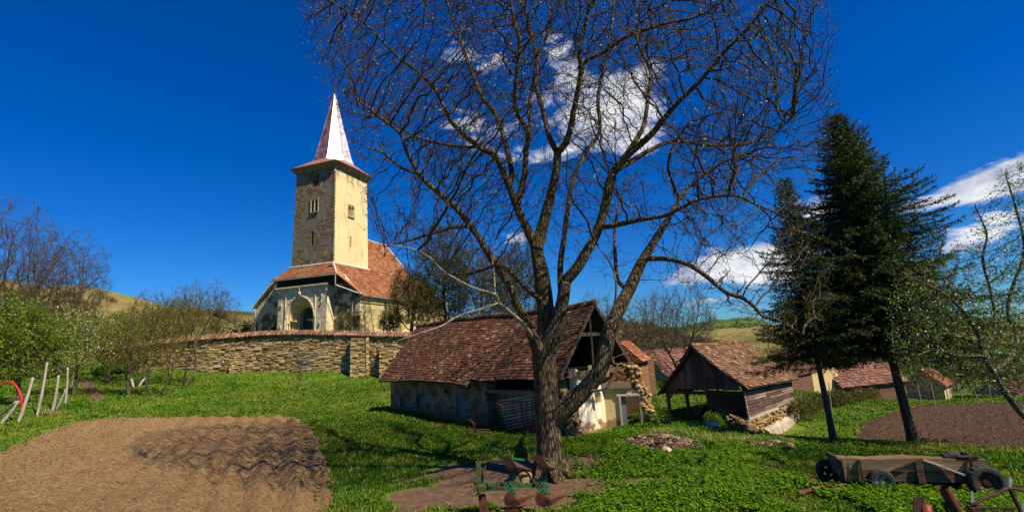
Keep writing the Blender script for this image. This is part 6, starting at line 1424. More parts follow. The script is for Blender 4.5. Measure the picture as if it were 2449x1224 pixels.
b2 = at(2185, 1058, 15.2); b2[2] = Hs(b2[0], b2[1]); t2 = at(1998, 278, b2[1] + .2); spruce('tall dark spruce with thick trunk, the right and bigger one', b2, t2, 3.0, .268, 560, 3, .135, [(.46, at(2110, 372, b2[1] - .3)), (.42, at(2190, 458, b2[1] - .2)), (.38, at(2256, 512, b2[1])), (.36, at(2262, 545, b2[1] - .6)), (.55, at(2068, 330, b2[1] - .3)), (.50, at(1945, 430, b2[1] - .2)), (.40, at(1935, 500, b2[1] + .4)), (.48, at(2140, 400, b2[1] + .5)), (.3, at(2290, 620, b2[1] - .3)), (.33, at(2230, 560, b2[1] + .3)), (.62, at(2052, 300, b2[1]))])
b1 = at(1990, 1053, 15.2); b1[2] = Hs(b1[0], b1[1]); t1 = at(1876, 432, b1[1] + .3); spruce('smaller dark spruce with thin leaning trunk, the left one', b1, t1, 1.55, .31, 260, 8, .095, [(.33, at(1815, 800, b1[1] - .2)), (.36, at(1822, 600, b1[1])), (.30, at(1800, 870, b1[1] - .3))])

# ------------------------------------------------------------------ fruit tree at the right edge
FB = at(2590, 1110, 10.2); FB[2] = Hs(FB[0], FB[1]); ft = empty('blossoming_apple_tree', FB); tag(ft, 'leafing apple tree with white blossom leaning in from the right edge', 'tree')
fl = [[(2590, 1130, 0, 11), (2500, 1040, 0, 10), (2440, 985, -.1, 9), (2398, 930, -.2, 8.5), (2375, 890, -.2, 8), (2352, 850, -.3, 7)],
      [(2375, 890, -.2, 7), (2420, 850, 0, 7), (2432, 800, .2, 6), (2410, 750, .3, 5), (2420, 690, .3, 5), (2450, 600, .2, 4), (2430, 500, .1, 3), (2405, 420, .1, 2)],
      [(2352, 850, -.3, 6), (2335, 790, -.4, 5), (2300, 740, -.5, 4.5), (2255, 700, -.6, 4), (2215, 680, -.7, 3), (2170, 660, -.8, 2)],
      [(2352, 850, -.3, 6), (2380, 780, -.1, 5), (2370, 700, 0, 4), (2350, 620, .1, 4), (2360, 560, .2, 3), (2330, 490, .2, 2)],
      [(2352, 850, -.3, 5), (2290, 850, -.5, 4), (2240, 835, -.6, 3), (2190, 850, -.7, 2)],
      [(2440, 985, -.1, 8), (2490, 900, .3, 7), (2500, 800, .5, 6), (2480, 700, .6, 5), (2470, 560, .6, 3), (2450, 440, .6, 2)],
      [(2335, 790, -.4, 4), (2290, 780, 0, 3), (2230, 760, .3, 2.5), (2150, 780, .5, 2)]]
fpos, fpar, frad = [], [], []
for j, L in enumerate(fl):
    pts = [(*at(px, py, FB[1] + dy), pr * .72 * FB[1] / FPX) for px, py, dy, pr in L]; last = -1
    if j: d = ((np.array(fpos) - np.array(pts[0][:3])) ** 2).sum(1); last = int(d.argmin()); pts[0] = (*fpos[last], pts[0][3])
    rs_ = resample([np.array(p) for p in pts], .1)
    for p in (rs_ if j == 0 else rs_[1:]): fpos.append(p[:3]); fpar.append(last); frad.append(float(p[3])); last = len(fpos) - 1
FP = [np.array(p, float) for p in ((2110, 800), (2120, 720), (2170, 640), (2240, 610), (2300, 560), (2340, 500), (2390, 400), (2450, 370), (2560, 420), (2600, 700), (2580, 1000), (2480, 960), (2440, 900), (2360, 960), (2260, 900), (2200, 930), (2130, 880))]
a_ = []
while len(a_) < 5600:
    q = rg.uniform((2100, 370), (2610, 1000), (2000, 2)); dd = polydist(q[:, 0], q[:, 1], FP)
    for (px, py), e in zip(q[dd > 0], dd[dd > 0]):
        if py < 600 and rg.random() < .55: continue
        a_.append(at(px, py, FB[1] + rg.uniform(-1, 1) * 1.5 * math.sqrt(min(1, e / 120 + .1))))
P_, pr_, rd_ = colonize(np.array(fpos), fpar, frad, np.array(a_[:5600]), .075, 1.2, .12, 200, .45, (0, 0, .1), 9, 14000)
R_, ch_ = radii(P_, pr_, [f if i < len(fpos) else 0 for i, f in enumerate(rd_)], .0032, 2.3)
for i in range(len(fpos)): R_[i] = frad[i]
cs_ = chains(pr_, R_, ch_); sk = set(range(len(fpos)))
mb = MB(); skin(mb, P_ - FB, R_, [c_ for c_ in cs_ if len(c_) > 1 and c_[1] in sk], lambda m: 9); mb.build('trunk', MT['greybark'], ft, smooth=True)
mb = MB(); skin(mb, P_ - FB, R_, [c_ for c_ in cs_ if len(c_) > 1 and c_[1] not in sk], lambda m: 4 if m > .01 else 3); mb.build('crown', MT['greytwig'], ft, smooth=True)
end = np.array([i for i in range(len(P_)) if R_[i] < .008 and (P_[i][2] < 6.2 or rg.random() < .25)])
for lm, cnt, sz, spr in (('bright_leaf', 11000, .045, .05), ('blossom', 1300, .042, .04)):
    idx = rg.choice(end, cnt); V_, F_ = diamonds(P_[idx] - FB + rg.normal(0, spr, (cnt, 3)), sz, rg, .6, .3); np_mesh('blossom' if lm == 'blossom' else 'foliage', V_, F_, MT[lm], ft)

# ------------------------------------------------------------------ hillside scrub (uncountable)
def scrub(name, label, az0, az1, r0, r1, n, h0, h1, mat, tri, seed, dens=None):
    rn = np.random.default_rng(seed); az = rn.uniform(az0, az1, n); r = np.exp(rn.uniform(math.log(r0), math.log(r1), n)); x = r * np.sin(az); y = r * np.cos(az)
    m1 = fbm2(x * .03, y * .03, 4, seed) > (dens if dens is not None else 0); x = x[m1]; y = y[m1]; z = H(x, y); k = len(x); s = rn.uniform(h0, h1, k)
    idx = np.repeat(np.arange(k), tri); q = rn.normal(0, 1, (len(idx), 3)); q /= np.linalg.norm(q, axis=1)[:, None]; q *= rn.random((len(idx), 1)) ** .4; q[:, 2] = np.abs(q[:, 2]) * .9
    c = np.stack([x, y, z], 1)[idx] + q * s[idx][:, None] * np.array([.75, .75, 1.0]); V_, F_ = diamonds(c, .30 * h1 * .55, rn, .45, .8)
    o = np_mesh(name, V_, F_, MT[mat]); tag(o, label, 'scrub', kind='stuff')
az_ = lambda px: math.atan2(ray(px, 800)[0], 1)
scrub('hillside_scrub', 'olive brown scrub scattered over the left hillside', az_(-100), az_(700), 80, 165, 700, .8, 2.2, 'olive_leaf', 46, 5, .02)
scrub('hillside_thicket', 'dense brown leafless thicket on the slope behind the barns', az_(1250), az_(1760), 62, 150, 620, 1.0, 3.2, 'thicket', 70, 6, -.35)
scrub('far_woodland', 'dark wooded band on the far ridge to the right', az_(1400), az_(2500), 330, 660, 700, 4, 8, 'olive_leaf', 30, 7, .05)
scrub('meadow_scrub', 'green and brown bushes dotted over the right hand slopes', az_(1600), az_(2600), 75, 300, 420, 1.2, 3.0, 'olive_leaf', 50, 8, .12)

# ------------------------------------------------------------------ grass and herbs
def footprint(x, y):
    rq = np.random.default_rng(3).random(np.shape(x)) ** 2.2; bad = inpoly(x, y, FIELD_L) & (polydist(x, y, FIELD_L) > .10 + rq * .55); bad |= inpoly(x, y, FIELD_R) & (polydist(x, y, FIELD_R) > .12 + rq * .7); bad |= inpoly(x, y, FIELD_M)
    def lbox(F_, x0, x1, y0, y1):
        a = (x - F_.o[0]) * F_.X[0] + (y - F_.o[1]) * F_.X[1]; b_ = (x - F_.o[0]) * F_.Y[0] + (y - F_.o[1]) * F_.Y[1]; return (a > x0) & (a < x1) & (b_ > y0) & (b_ < y1)
    bad |= lbox(BF, -11.35, .3, 0, 3.4); bad |= lbox(SF, .6, 2.75, -.7, 4.6)
    bad |= (x - WB[0]) ** 2 + (y - WB[1]) ** 2 < .45 ** 2
    d = dirt(x, y) + fbm2(x * 3, y * 3, 4, 5) * .6; bad |= np.random.default_rng(1).random(np.shape(x)) < np.clip((d - .20) / .75, 0, .955)
    return bad
def grass(n, r0, r1, seed, hs, ws, az0=-56, az1=56):
    rn = np.random.default_rng(seed); az = np.radians(rn.uniform(az0, az1, n)); r = np.exp(rn.uniform(math.log(r0), math.log(r1), n)); x = r * np.sin(az); y = r * np.cos(az)
    ok = ~footprint(x, y); x, y, r = x[ok], y[ok], r[ok]; z = H(x, y); k = len(x)
    clump = fbm2(x * 1.5, y * 1.5, 4, 2); fine = fbm2(x * 6, y * 6, 2, 8)
    h = hs * (.65 + .55 * np.clip(clump + .35 * fine + .2, -.4, 1.2)) * rn.uniform(.55, 1.35, k) * (1 + .018 * r); wd = np.maximum(ws, .00105 * r) * rn.uniform(.7, 1.4, k)
    a = rn.uniform(0, 2 * math.pi, k); ca, sa = np.cos(a), np.sin(a); b = a + rn.normal(0, .8, k) + 1.57; ln = h * rn.uniform(.15, .75, k)
    base = np.stack([x, y, z - .01], 1); wv = np.stack([ca, sa, np.zeros(k)], 1) * wd[:, None]; mid = base + np.stack([np.cos(b) * ln * .35, np.sin(b) * ln * .35, h * .6], 1); tipp = base + np.stack([np.cos(b) * ln, np.sin(b) * ln, h], 1)
    V_ = np.stack([base - wv, base + wv, mid + wv * .6, mid - wv * .6, tipp], 1).reshape(-1, 3); i = np.arange(k)[:, None] * 5
    Fa = np.concatenate([i, i + 1, i + 2, i + 3], 1); Fb_ = np.concatenate([i + 3, i + 2, i + 4], 1)
    me = bpy.data.meshes.new('grass'); me.vertices.add(len(V_)); me.vertices.foreach_set('co', V_.astype(np.float32).ravel()); loops = np.concatenate([Fa, Fb_], 1).ravel(); me.loops.add(len(loops)); me.loops.foreach_set('vertex_index', loops.astype(np.int32))
    st = np.stack([np.arange(k) * 7, np.arange(k) * 7 + 4], 1).ravel(); tt = np.tile([4, 3], k); me.polygons.add(2 * k); me.polygons.foreach_set('loop_start', st.astype(np.int32)); me.polygons.foreach_set('loop_total', tt.astype(np.int32)); me.update(calc_edges=True)
    return link_mesh('grass', me, MT['grass'])
tag(grass(330000, 6.5, 24, 1, .075, .0052), 'short green lawn grass covering the near ground', 'grass', kind='stuff')
tag(grass(240000, 22, 62, 2, .07, .010), 'green meadow grass on the slopes below the wall', 'grass', kind='stuff')
# broad leaved herbs
def herbs(name, label, n, region, seed, hs, leaf, nl, mat='herb'):
    rn = np.random.default_rng(seed); P0 = []
    while sum(len(p) for p in P0) < n:
        q = np.array([region(rn) for _ in range(2000)]); ok = ~footprint(q[:, 0], q[:, 1]); ok &= (fbm2(q[:, 0] * .9, q[:, 1] * .9, 4, seed) > -.22); P0.append(q[ok])
    q = np.concatenate(P0)[:n]; z = H(q[:, 0], q[:, 1]); hgt = hs * rn.uniform(.35, 1.15, n) * (1 + .5 * fbm2(q[:, 0] * 2, q[:, 1] * 2, 3, 4)); idx = np.repeat(np.arange(n), nl); m_ = len(idx)
    a = rn.uniform(0, 6.28, m_); f = rn.uniform(.35, 1, m_); c = np.stack([q[idx, 0], q[idx, 1], z[idx] + hgt[idx] * f], 1); d = np.stack([np.cos(a), np.sin(a), rn.uniform(-.25, .45, m_)], 1); sd_ = np.stack([-np.sin(a), np.cos(a), rn.normal(0, .2, m_)], 1)
    s = (leaf * rn.uniform(.6, 1.3, m_))[:, None]; c0 = c - d * s * .15
    V_ = np.stack([c0, c + d * s * .45 + sd_ * s * .3, c + d * s + np.array([0, 0, -.012]), c + d * s * .45 - sd_ * s * .3], 1).reshape(-1, 3); i = np.arange(m_)[:, None] * 4
    o = np_mesh(name, V_, np.concatenate([i, i + 1, i + 2, i + 3], 1), MT[mat]); tag(o, label, 'herbs', kind='stuff')
def reg_poly(pp):
    W_ = [G(*p)[:2] if p[1] <= 1224 else at(*p, 6.5)[:2] for p in pp]; W_ = np.array(W_); lo, hi = W_.min(0), W_.max(0)
    def f(rn):
        while True:
            p = rn.uniform(lo, hi)
            if inpoly(np.array([p[0]]), np.array([p[1]]), W_)[0]: return p
    return f
herbs('herbs', 'bright broad leaved herbs growing right of the walnut trunk', 9000, reg_poly([(1340, 1060), (1440, 1045), (1530, 1030), (1760, 1060), (1880, 1100), (1900, 1180), (1700, 1224), (1420, 1224), (1330, 1170)]), 3, .13, .055, 6)
herbs('herbs', 'leafy nettle patch in front of the cart at the bottom right', 8000, reg_poly([(1900, 1150), (2100, 1175), (2449, 1190), (2449, 1300), (1300, 1300), (1400, 1205), (1700, 1190)]), 4, .15, .05, 6)
herbs('herbs', 'small herbs at the foot of the long barn', 2500, reg_poly([(1100, 1035), (1290, 1045), (1290, 1075), (1050, 1060), (900, 1000)]), 5, .12, .05, 5)
herbs('herbs', 'leafy herbs on the grass between ruin and shed', 3500, reg_poly([(1500, 1020), (1600, 1005), (1750, 1030), (1900, 1060), (1980, 1075), (1700, 1060)]), 6, .13, .06, 5)
rn = np.random.default_rng(12); nst = 9000; az = np.radians(rn.uniform(-50, 52, nst)); r = np.exp(rn.uniform(math.log(7), math.log(30), nst)); x = r * np.sin(az); y = r * np.cos(az); ok = (~footprint(x, y)) & (fbm2(x * .7, y * .7, 4, 21) > -.02); x, y = x[ok], y[ok]; k = len(x)
a = rn.uniform(0, 6.28, k); L = rn.uniform(.06, .22, k); z = H(x, y) + rn.uniform(.02, .07, k); p0 = np.stack([x, y, z], 1); p1 = p0 + np.stack([np.cos(a) * L, np.sin(a) * L, rn.uniform(-.02, .06, k)], 1); w_ = np.stack([-np.sin(a), np.cos(a), 0 * a], 1) * .006
tag(np_mesh('dead_grass', np.stack([p0 - w_, p0 + w_, p1], 1).reshape(-1, 3), np.arange(3 * k).reshape(-1, 3), MT['straw']), 'dead straw stalks scattered through the lawn', 'dry grass', kind='stuff')
herbs('flowers', 'tiny yellow dandelions dotted in the grass', 420, reg_poly([(800, 1000), (300, 960), (1000, 920), (1500, 1200), (2400, 1100), (2449, 1224), (1200, 1224)]), 7, .10, .035, 2, 'yellow')
# ------------------------------------------------------------------ the reversible plough
PO = at(1222, 1224, 8.95); PO[2] = Hs(PO[0], PO[1]); plough = empty('plough', PO); tag(plough, 'rusty green two furrow reversible plough standing before the walnut', 'plough')
def pp(px, py, dy=0.0): return at(px, py, PO[1] - .1 + dy) - PO
def plate(mb, pxs, dy, th=.02, mi=0): mb.prism([pp(x, y, dy) for x, y in pxs], (0, th, 0), mi)
m_ = MB(); m_.bar(pp(1160, 1156), pp(1312, 1160), .05, .07); m_.bar(pp(1150, 1170), pp(1210, 1166, -.1), .05, .05); m_.bar(pp(1160, 1160, .12), pp(1306, 1162, .12), .03, .04); m_.build('beam', MT['green'], plough, bevel=.006)
m_ = MB(); plate(m_, [(1137, 1103), (1149, 1102), (1151, 1140), (1145, 1186), (1132, 1184), (1134, 1150), (1140, 1136)], -.06, .03); plate(m_, [(1146, 1125), (1154, 1124), (1158, 1170), (1148, 1172)], .06, .03)
m_.bar(pp(1137, 1108), pp(1165, 1102), .04, .04); m_.box(pp(1154, 1165, .02), (.14, .2, .10)); m_.tube([pp(1133, 1150, -.12), pp(1158, 1150, .16)], .018, 8); m_.tube([pp(1130, 1184, -.1), pp(1160, 1160, .05)], .022, 8)
m_.box(pp(1176, 1158, -.04), (.12, .08, .06)); m_.build('headstock', MT['olive'], plough, bevel=.005)
m_ = MB(); m_.tube([pp(1149, 1098), pp(1166, 1070), pp(1186, 1036)], [.010, .009, .011], 7); m_.tube([pp(1184, 1040), pp(1187, 1034)], .014, 7); m_.build('lever', MT['olive'], plough)
m_ = MB(); m_.tube([pp(1161, 1104, .03), pp(1158, 1143, .03)], .015, 8); m_.build('rod', MT['rust'], plough)
def bodyparts(ox, first):
    m_ = MB()
    plate(m_, [(ox + 22, 1127), (ox + 34, 1127), (ox + 33, 1146), (ox + 26, 1156), (ox + 24, 1162), (ox + 33, 1170), (ox + 36, 1184), (ox + 28, 1186), (ox + 20, 1178), (ox + 2, 1164), (ox + 0, 1152), (ox + 14, 1142)], -.05, .018)
    for (x, y) in ((6, 1155), (12, 1159), (18, 1151), (22, 1158), (27, 1140), (25, 1170), (30, 1177), (29, 1132)): m_.tube([pp(ox + x, y, -.075), pp(ox + x, y, -.04)], .011, 7)
    m_.build('leg', MT['green'], plough, bevel=.003)
    # mouldboards: curved sheets, upper pair points up, lower pair rests on the ground
    for up in (1, 0):
        if up: out = [(-10, 1092), (18, 1088), (28, 1101), (36, 1105), (56, 1115), (74, 1123), (73, 1127), (60, 1120), (54, 1114), (50, 1124), (36, 1129), (22, 1127), (12, 1120), (8, 1104)]; tipx = 18
        else: out = [(10, 1180), (18, 1174), (22, 1184), (30, 1183), (45, 1184), (54, 1190), (74, 1182), (76, 1186), (58, 1197), (46, 1206), (24, 1212), (8, 1206), (3, 1194)]
        m_ = MB(); P_ = []
        for (x, y) in out:
            bow = -.14 * math.cos((x - 28) / 50 * 1.3) + .0; P_.append(pp(ox + x, y, bow))
        c_ = sum(P_) / len(P_) + np.array([0, -.07, 0]); n = len(P_); back = [p + np.array([0, .014, 0]) for p in P_]; cb = c_ + np.array([0, .014, 0])
        vs = P_ + [c_] + back + [cb]; fs = []
        for i in range(n): j = (i + 1) % n; fs += [(i, j, n), (n + 1 + j, n + 1 + i, 2 * n + 1), (i, n + 1 + i, n + 1 + j, j)]
        m_.add(vs, fs); mo = m_.build('mouldboard', MT['darkrust'] if up else MT['rust'], plough, smooth=False)
        if up: m_ = MB(); m_.bar(pp(ox + 24, 1095, -.08), pp(ox + 54, 1099, -.02), .02, .03); m_.build('stay', MT['green'], mo)
bodyparts(1200, True); bodyparts(1276, False)
m_ = MB(); m_.prism([pp(1143, 1182), pp(1160, 1182), pp(1172, 1240), pp(1150, 1240)], (0, .05, 0)); m_.build('stand', MT['rust'], plough)
m_ = MB(); P_ = [pp(1212, 1238, -.1), pp(1240, 1238, -.1), pp(1240, 1214, -.12), pp(1262, 1206, -.15), pp(1215, 1214, -.12), pp(1200, 1226, -.1)]; m_.prism(P_, (0, .02, 0)); m_.build('ploughshare', MT['rust'], plough)
m_ = MB(); m_.rock((0, 0, 0), (.27, .2, .19), 12); bo = m_.build('boulder', MT['boulder'], bevel=.012); bo.location = tuple(PO + pp(1257, 1141, .05)); tag(bo, 'square brown stone laid on the beam of the plough', 'stone')
bo.rotation_euler = (0, .15, .3)

# ------------------------------------------------------------------ wooden cart
CA = at(2020, 1150, 9.25); CBp = at(2352, 1150, 8.75); cu = CBp - CA; Lc = float(np.linalg.norm(cu[:2])); CFm = Frame((CA[0], CA[1], min(Hs(CA[0], CA[1]), Hs(CBp[0], CBp[1]))), math.degrees(math.atan2(cu[0], cu[1])) - 90); cart = CFm.root('farm_cart')
tag(cart, 'grey wooden box cart with rubber tyres standing in the grass', 'cart')
def cl(px, py, y=0.0): return CFm.onY(px, py, y)
zb_ = cl(2180, 1151)[2]; zt_ = cl(2180, 1094)[2]; Lc = cl(2356, 1120)[0]; wd_ = .52; 
def side(y, tilt, name, lab=None):
    m_ = MB(); hgt = zt_ - zb_
    for k, (a, b) in enumerate(((0, .47), (.49, 1.0))):
        n = 7
        for j in range(1):
            x0, x1 = (-.02 if k else .03), Lc + (.0 if k else .06)
            hgt = (zt_ - zb_) * (1 if y < .1 else .76); z0, z1 = zb_ + hgt * a, zb_ + hgt * b; w1 = .012 * math.sin(k * 3 + 1)
            ym = y + tilt * (a + b) / 2
            segs = 14; b0 = len(m_.v)
            for s_ in range(0):
                xa = x0 + (x1 - x0) * s_ / segs; xb = x0 + (x1 - x0) * (s_ + 1) / segs; f = lambda x: .010 * math.sin(x * 5 + k * 2) + .006 * math.sin(x * 17)
                m_.hexa([(xa, y + tilt * a - .015, z0), (xb, y + tilt * a - .015, z0), (xb, y + tilt * a + .015, z0), (xa, y + tilt * a + .015, z0), (xa, y + tilt * b - .015, z1 + f(xa)), (xb, y + tilt * b - .015, z1 + f(xb)), (xb, y + tilt * b + .015, z1 + f(xb)), (xa, y + tilt * b + .015, z1 + f(xa))])
            f = lambda x: .012 * math.sin(x * 5 + k * 2) + .008 * math.sin(x * 17)
            for s_ in range(segs + 1):
                xa = x0 + (x1 - x0) * s_ / segs; m_.v += [(xa, y + tilt * a - .015, z0), (xa, y + tilt * a + .015, z0), (xa, y + tilt * b + .015, z1 + f(xa)), (xa, y + tilt * b - .015, z1 + f(xa))]
            for s_ in range(segs):
                for q_ in range(4): e_ = b0 + s_ * 4; m_.f.append((e_ + q_, e_ + 4 + q_, e_ + 4 + (q_ + 1) % 4, e_ + (q_ + 1) % 4)); m_.mi.append(0)
            m_.f += [(b0, b0 + 1, b0 + 2, b0 + 3), (b0 + segs * 4 + 3, b0 + segs * 4 + 2, b0 + segs * 4 + 1, b0 + segs * 4)]; m_.mi += [0, 0]
    return m_.build(name, MT['wood_cart'], cart)
side(0, -.05, 'side_board'); side(wd_, .06, 'side_board')
m_ = MB()
for k in range(5): m_.box((.0 + k * 0 - .0, .06 + k * .125, (zb_ + zt_) / 2 - .01 + .01 * (k % 2)), (.028, .115, (zt_ - zb_) * (.95 + .04 * (k % 3))), Matrix.Rotation(-.18, 3, 'Y'), 0, .01)
m_.build('end_board', MT['wood_dark'], cart)
m_ = MB()
for k in range(4): m_.box((Lc, .08 + k * .155, (zb_ + zt_) / 2), (.028, .15, (zt_ - zb_) * .95), None, 0, .01)
m_.build('end_board', MT['wood_dark'], cart)
m_ = MB()
for k in range(5): m_.box((Lc / 2, .06 + k * .125, zb_ + .01), (Lc, .118, .02))
m_.build('floor_boards', MT['wood_dark'], cart)
xa, xm, xb = cl(2066, 1150)[0], cl(2190, 1100)[0], cl(2315, 1140)[0]
m_ = MB(); m_.bar((xa, -.065, zb_ + .03), (xm - .05, -.075, zt_ - .02), .03, .045, up=(0, 1, 0)); m_.build('brace', MT['wood_cart'], cart)
m_ = MB(); m_.bar((xm + .07, -.075, zt_ - .01), (xm + .35, -.085, zt_ - .12), .03, .045, up=(0, 1, 0)); m_.bar((xm + .35, -.085, zt_ - .12), (xb, -.10, zb_ + .10), .03, .05, up=(0, 1, 0)); m_.build('brace', MT['wood_pale'], cart)
m_ = MB(); m_.hexa([(xm - .055, -.075, zb_ - .02), (xm + .06, -.075, zb_ - .02), (xm + .06, -.03, zb_ - .02), (xm - .055, -.03, zb_ - .02), (xm - .06, -.09, zt_ + .005), (xm + .055, -.09, zt_ + .005), (xm + .055, -.03, zt_ + .005), (xm - .06, -.03, zt_ + .005)]); m_.build('stake', MT['wood_cart'], cart, bevel=.01)
m_ = MB(); m_.bar((cl(2062, 1150)[0], -.05, zb_ - .02), (cl(2050, 1100)[0], -.09, zt_ - .01), .03, .04); m_.build('stake', MT['rust'], cart)
m_ = MB(); m_.hexa([(.0, -.06, zb_), (.09, -.10, zb_ + .02), (.10, -.03, zb_ + .02), (.0, .0, zb_), (-.01, -.08, zt_ - .02), (.08, -.06, zt_ - .05), (.09, -.02, zt_ - .05), (.0, .0, zt_ - .02)]); m_.build('corner_post', MT['wood_cart'], cart)
m_ = MB(); xs_ = cl(2320, 1120)[0]; m_.bar((xs_, -.07, zb_), (xs_ - .02, -.10, zt_ + .02), .035, .045); m_.box((xs_ - .02, -.02, zt_ + .03), (.30, .12, .025)); m_.build('iron_stake', MT['darkrust'], cart, bevel=.004)
def wheel(x, y, z, r, w_, rimm, tread=True, rh=.55, spk=4):
    m_ = MB(); n = 40; pr = [(rh, -.42), (rh + .08, -.5), (.84, -.5), (.95, -.42), (1, -.25), (1, .25), (.95, .42), (.84, .5), (rh + .08, .5), (rh, .42)]
    vs = []; 
    for k in range(n):
        a = 2 * math.pi * k / n
        for i, (q, yy) in enumerate(pr):
            qq = q * (1 - (.035 if tread and k % 2 and q > .93 else 0)); vs.append((x + math.cos(a) * r * qq, y + yy * w_, z + math.sin(a) * r * qq))
    np_ = len(pr); fs = [(k * np_ + i, k * np_ + (i + 1) % np_, ((k + 1) % n) * np_ + (i + 1) % np_, ((k + 1) % n) * np_ + i) for k in range(n) for i in range(np_)]
    m_.add(vs, fs); ty = m_.build('wheel', MT['tyre'], cart)
    m_ = MB(); vs = []; rp = [(rh + .01, -.40), (rh - .02, -.44), (rh - .08, -.30), (.30, -.16), (.22, -.26), (.0, -.28)]
    for k in range(n):
        a = 2 * math.pi * k / n
        for (q, yy) in rp: vs.append((x + math.cos(a) * r * q, y + yy * w_, z + math.sin(a) * r * q))
    np_ = len(rp); fs = []
    for k in range(n):
        for i in range(np_ - 1):
            if i == 2 and spk and (k * spk * 2 // n) % 2 == 0 and k % (n // spk) > 0: continue
            fs.append((k * np_ + i, k * np_ + i + 1, ((k + 1) % n) * np_ + i + 1, ((k + 1) % n) * np_ + i))
    m_.add(vs, fs); m_.build('rim', MT[rimm], ty)
wz = lambda x, y: Hs(*CFm.world((x, y, 0))[:2]) - CFm.o[2]
x = cl(2107, 1165)[0]; wheel(x, -.06, wz(x, 0) + .19, .20, .15, 'rim', False, .52, 5)
x = cl(2350, 1172)[0]; wheel(x, -.14, wz(x, 0) + .25, .27, .17, 'blackrim', True, .60, 0)
x = .0; wheel(-.05, .62, wz(0, .6) + .22, .21, .14, 'blackrim', False); wheel(Lc - .1, wd_ + .1, wz(Lc, .6) + .30, .315, .20, 'blackrim', True, .6, 0)
m_ = MB(); m_.bar((.05, .3, zb_ - .05), (Lc, .3, zb_ - .05), .08, .08); x = cl(2107, 1165)[0]; m_.tube([(x, -.06, wz(x, 0) + .19), (-.05, .62, wz(0, .6) + .22)], .025, 8); x = cl(2350, 1172)[0]; m_.tube([(x, -.14, wz(x, 0) + .30), (Lc - .1, wd_ + .1, wz(Lc, .6) + .3)], .03, 8); m_.box((.15, .3, zb_ - .09), (.5, .35, .05)); m_.build('chassis', MT['darkrust'], cart)
m_ = MB(); a = lambda px, py, z: None
def cg(px, py, dz=.06): q = G(px, py); q = CFm.loc((q[0], q[1], 0)); return (q[0], q[1], wz(q[0], q[1]) + dz)
for p, q in (((1970, 1157), (1934, 1166)), ((1934, 1168), (1996, 1182)), ((1912, 1196), (2045, 1160)), ((1958, 1152), (2072, 1172)), ((2008, 1180), (2045, 1162))): m_.bar(cg(*p, .12), cg(*q, .10), .035, .04)
m_.build('drawbar', MT['red_rust'], cart)

# ------------------------------------------------------------------ iron implement at the bottom right
IO = at(2330, 1224, 7.2); IO[2] = Hs(IO[0], IO[1]); imp = empty('cultivator', IO); tag(imp, 'dark rusty iron cultivator with arched bar and open pipe', 'farm implement')
def ip(px, py, dy=0.0): return at(px, py, 7.1 + dy) - IO
m_ = MB(); m_.tube([ip(2330, 1205), ip(2352, 1192), ip(2385, 1180), ip(2400, 1170), ip(2412, 1166), ip(2430, 1168), ip(2449, 1172), ip(2490, 1182)], .020, 8); m_.build('arch_bar', MT['darkrust'], imp)
m_ = MB(); m_.bar(ip(2415, 1168), ip(2445, 1230), .045, .03); m_.bar(ip(2445, 1230), ip(2446, 1275), .045, .03); m_.bar(ip(2340, 1214), ip(2432, 1214), .03, .03); m_.bar(ip(2335, 1205), ip(2345, 1275), .045, .03); m_.box(ip(2325, 1202), (.09, .06, .035)); m_.box(ip(2328, 1218), (.12, .10, .08)); m_.build('frame', MT['darkrust'], imp, bevel=.004)
for (x, y0, y1) in ((2325, 1172, 1200), (2416, 1138, 1166), (2446, 1200, 1228)):
    m_ = MB(); m_.prism([ip(x - 3, y1), ip(x + 5, y1), ip(x + 4, y0 + 8), ip(x - 1, y0), ip(x - 3, y0 + 4)], (0, .012, 0)); m_.build('tine', MT['steel'], imp)
m_ = MB(); n = 24; p0, p1 = ip(2256, 1163), ip(2288, 1222); m_.tube([p1, p0], [.068, .068], n, cap=False); m_.tube([p0, p0 + (p1 - p0) * .6], [.068, .058], n, cap=False); ring = []
m_.tube([p1, p1 + (p1 - p0) * .9], [.068, .068], n, cap=False)
m_.build('pipe', MT['rust'], imp, smooth=True)
m_ = MB()
for dy in (-.03, .05): m_.prism([ip(2187, 1290, dy), ip(2184, 1200, dy), ip(2186, 1188, dy), ip(2198, 1186, dy), ip(2210, 1190, dy), ip(2214, 1224, dy), ip(2214, 1290, dy)], (0, .015, 0))
m_.build('bracket', MT['darkrust'], imp, bevel=.004)
m_ = MB(); m_.tube([ip(2214, 1206, -.02), ip(2222, 1290, -.02)], .062, 20); m_.build('roller', MT['red_old'], imp, smooth=True)
m_ = MB(); m_.tube([ip(2288, 1196, -.05), ip(2296, 1194, -.05), ip(2304, 1200, -.05), ip(2322, 1216, -.05), ip(2318, 1222, -.05), ip(2296, 1206, -.05), ip(2288, 1200, -.05)], .010, 6); m_.tube([ip(2256, 1200, .02), ip(2276, 1240, .02)], .022, 6); m_.build('link', MT['darkrust'], imp)

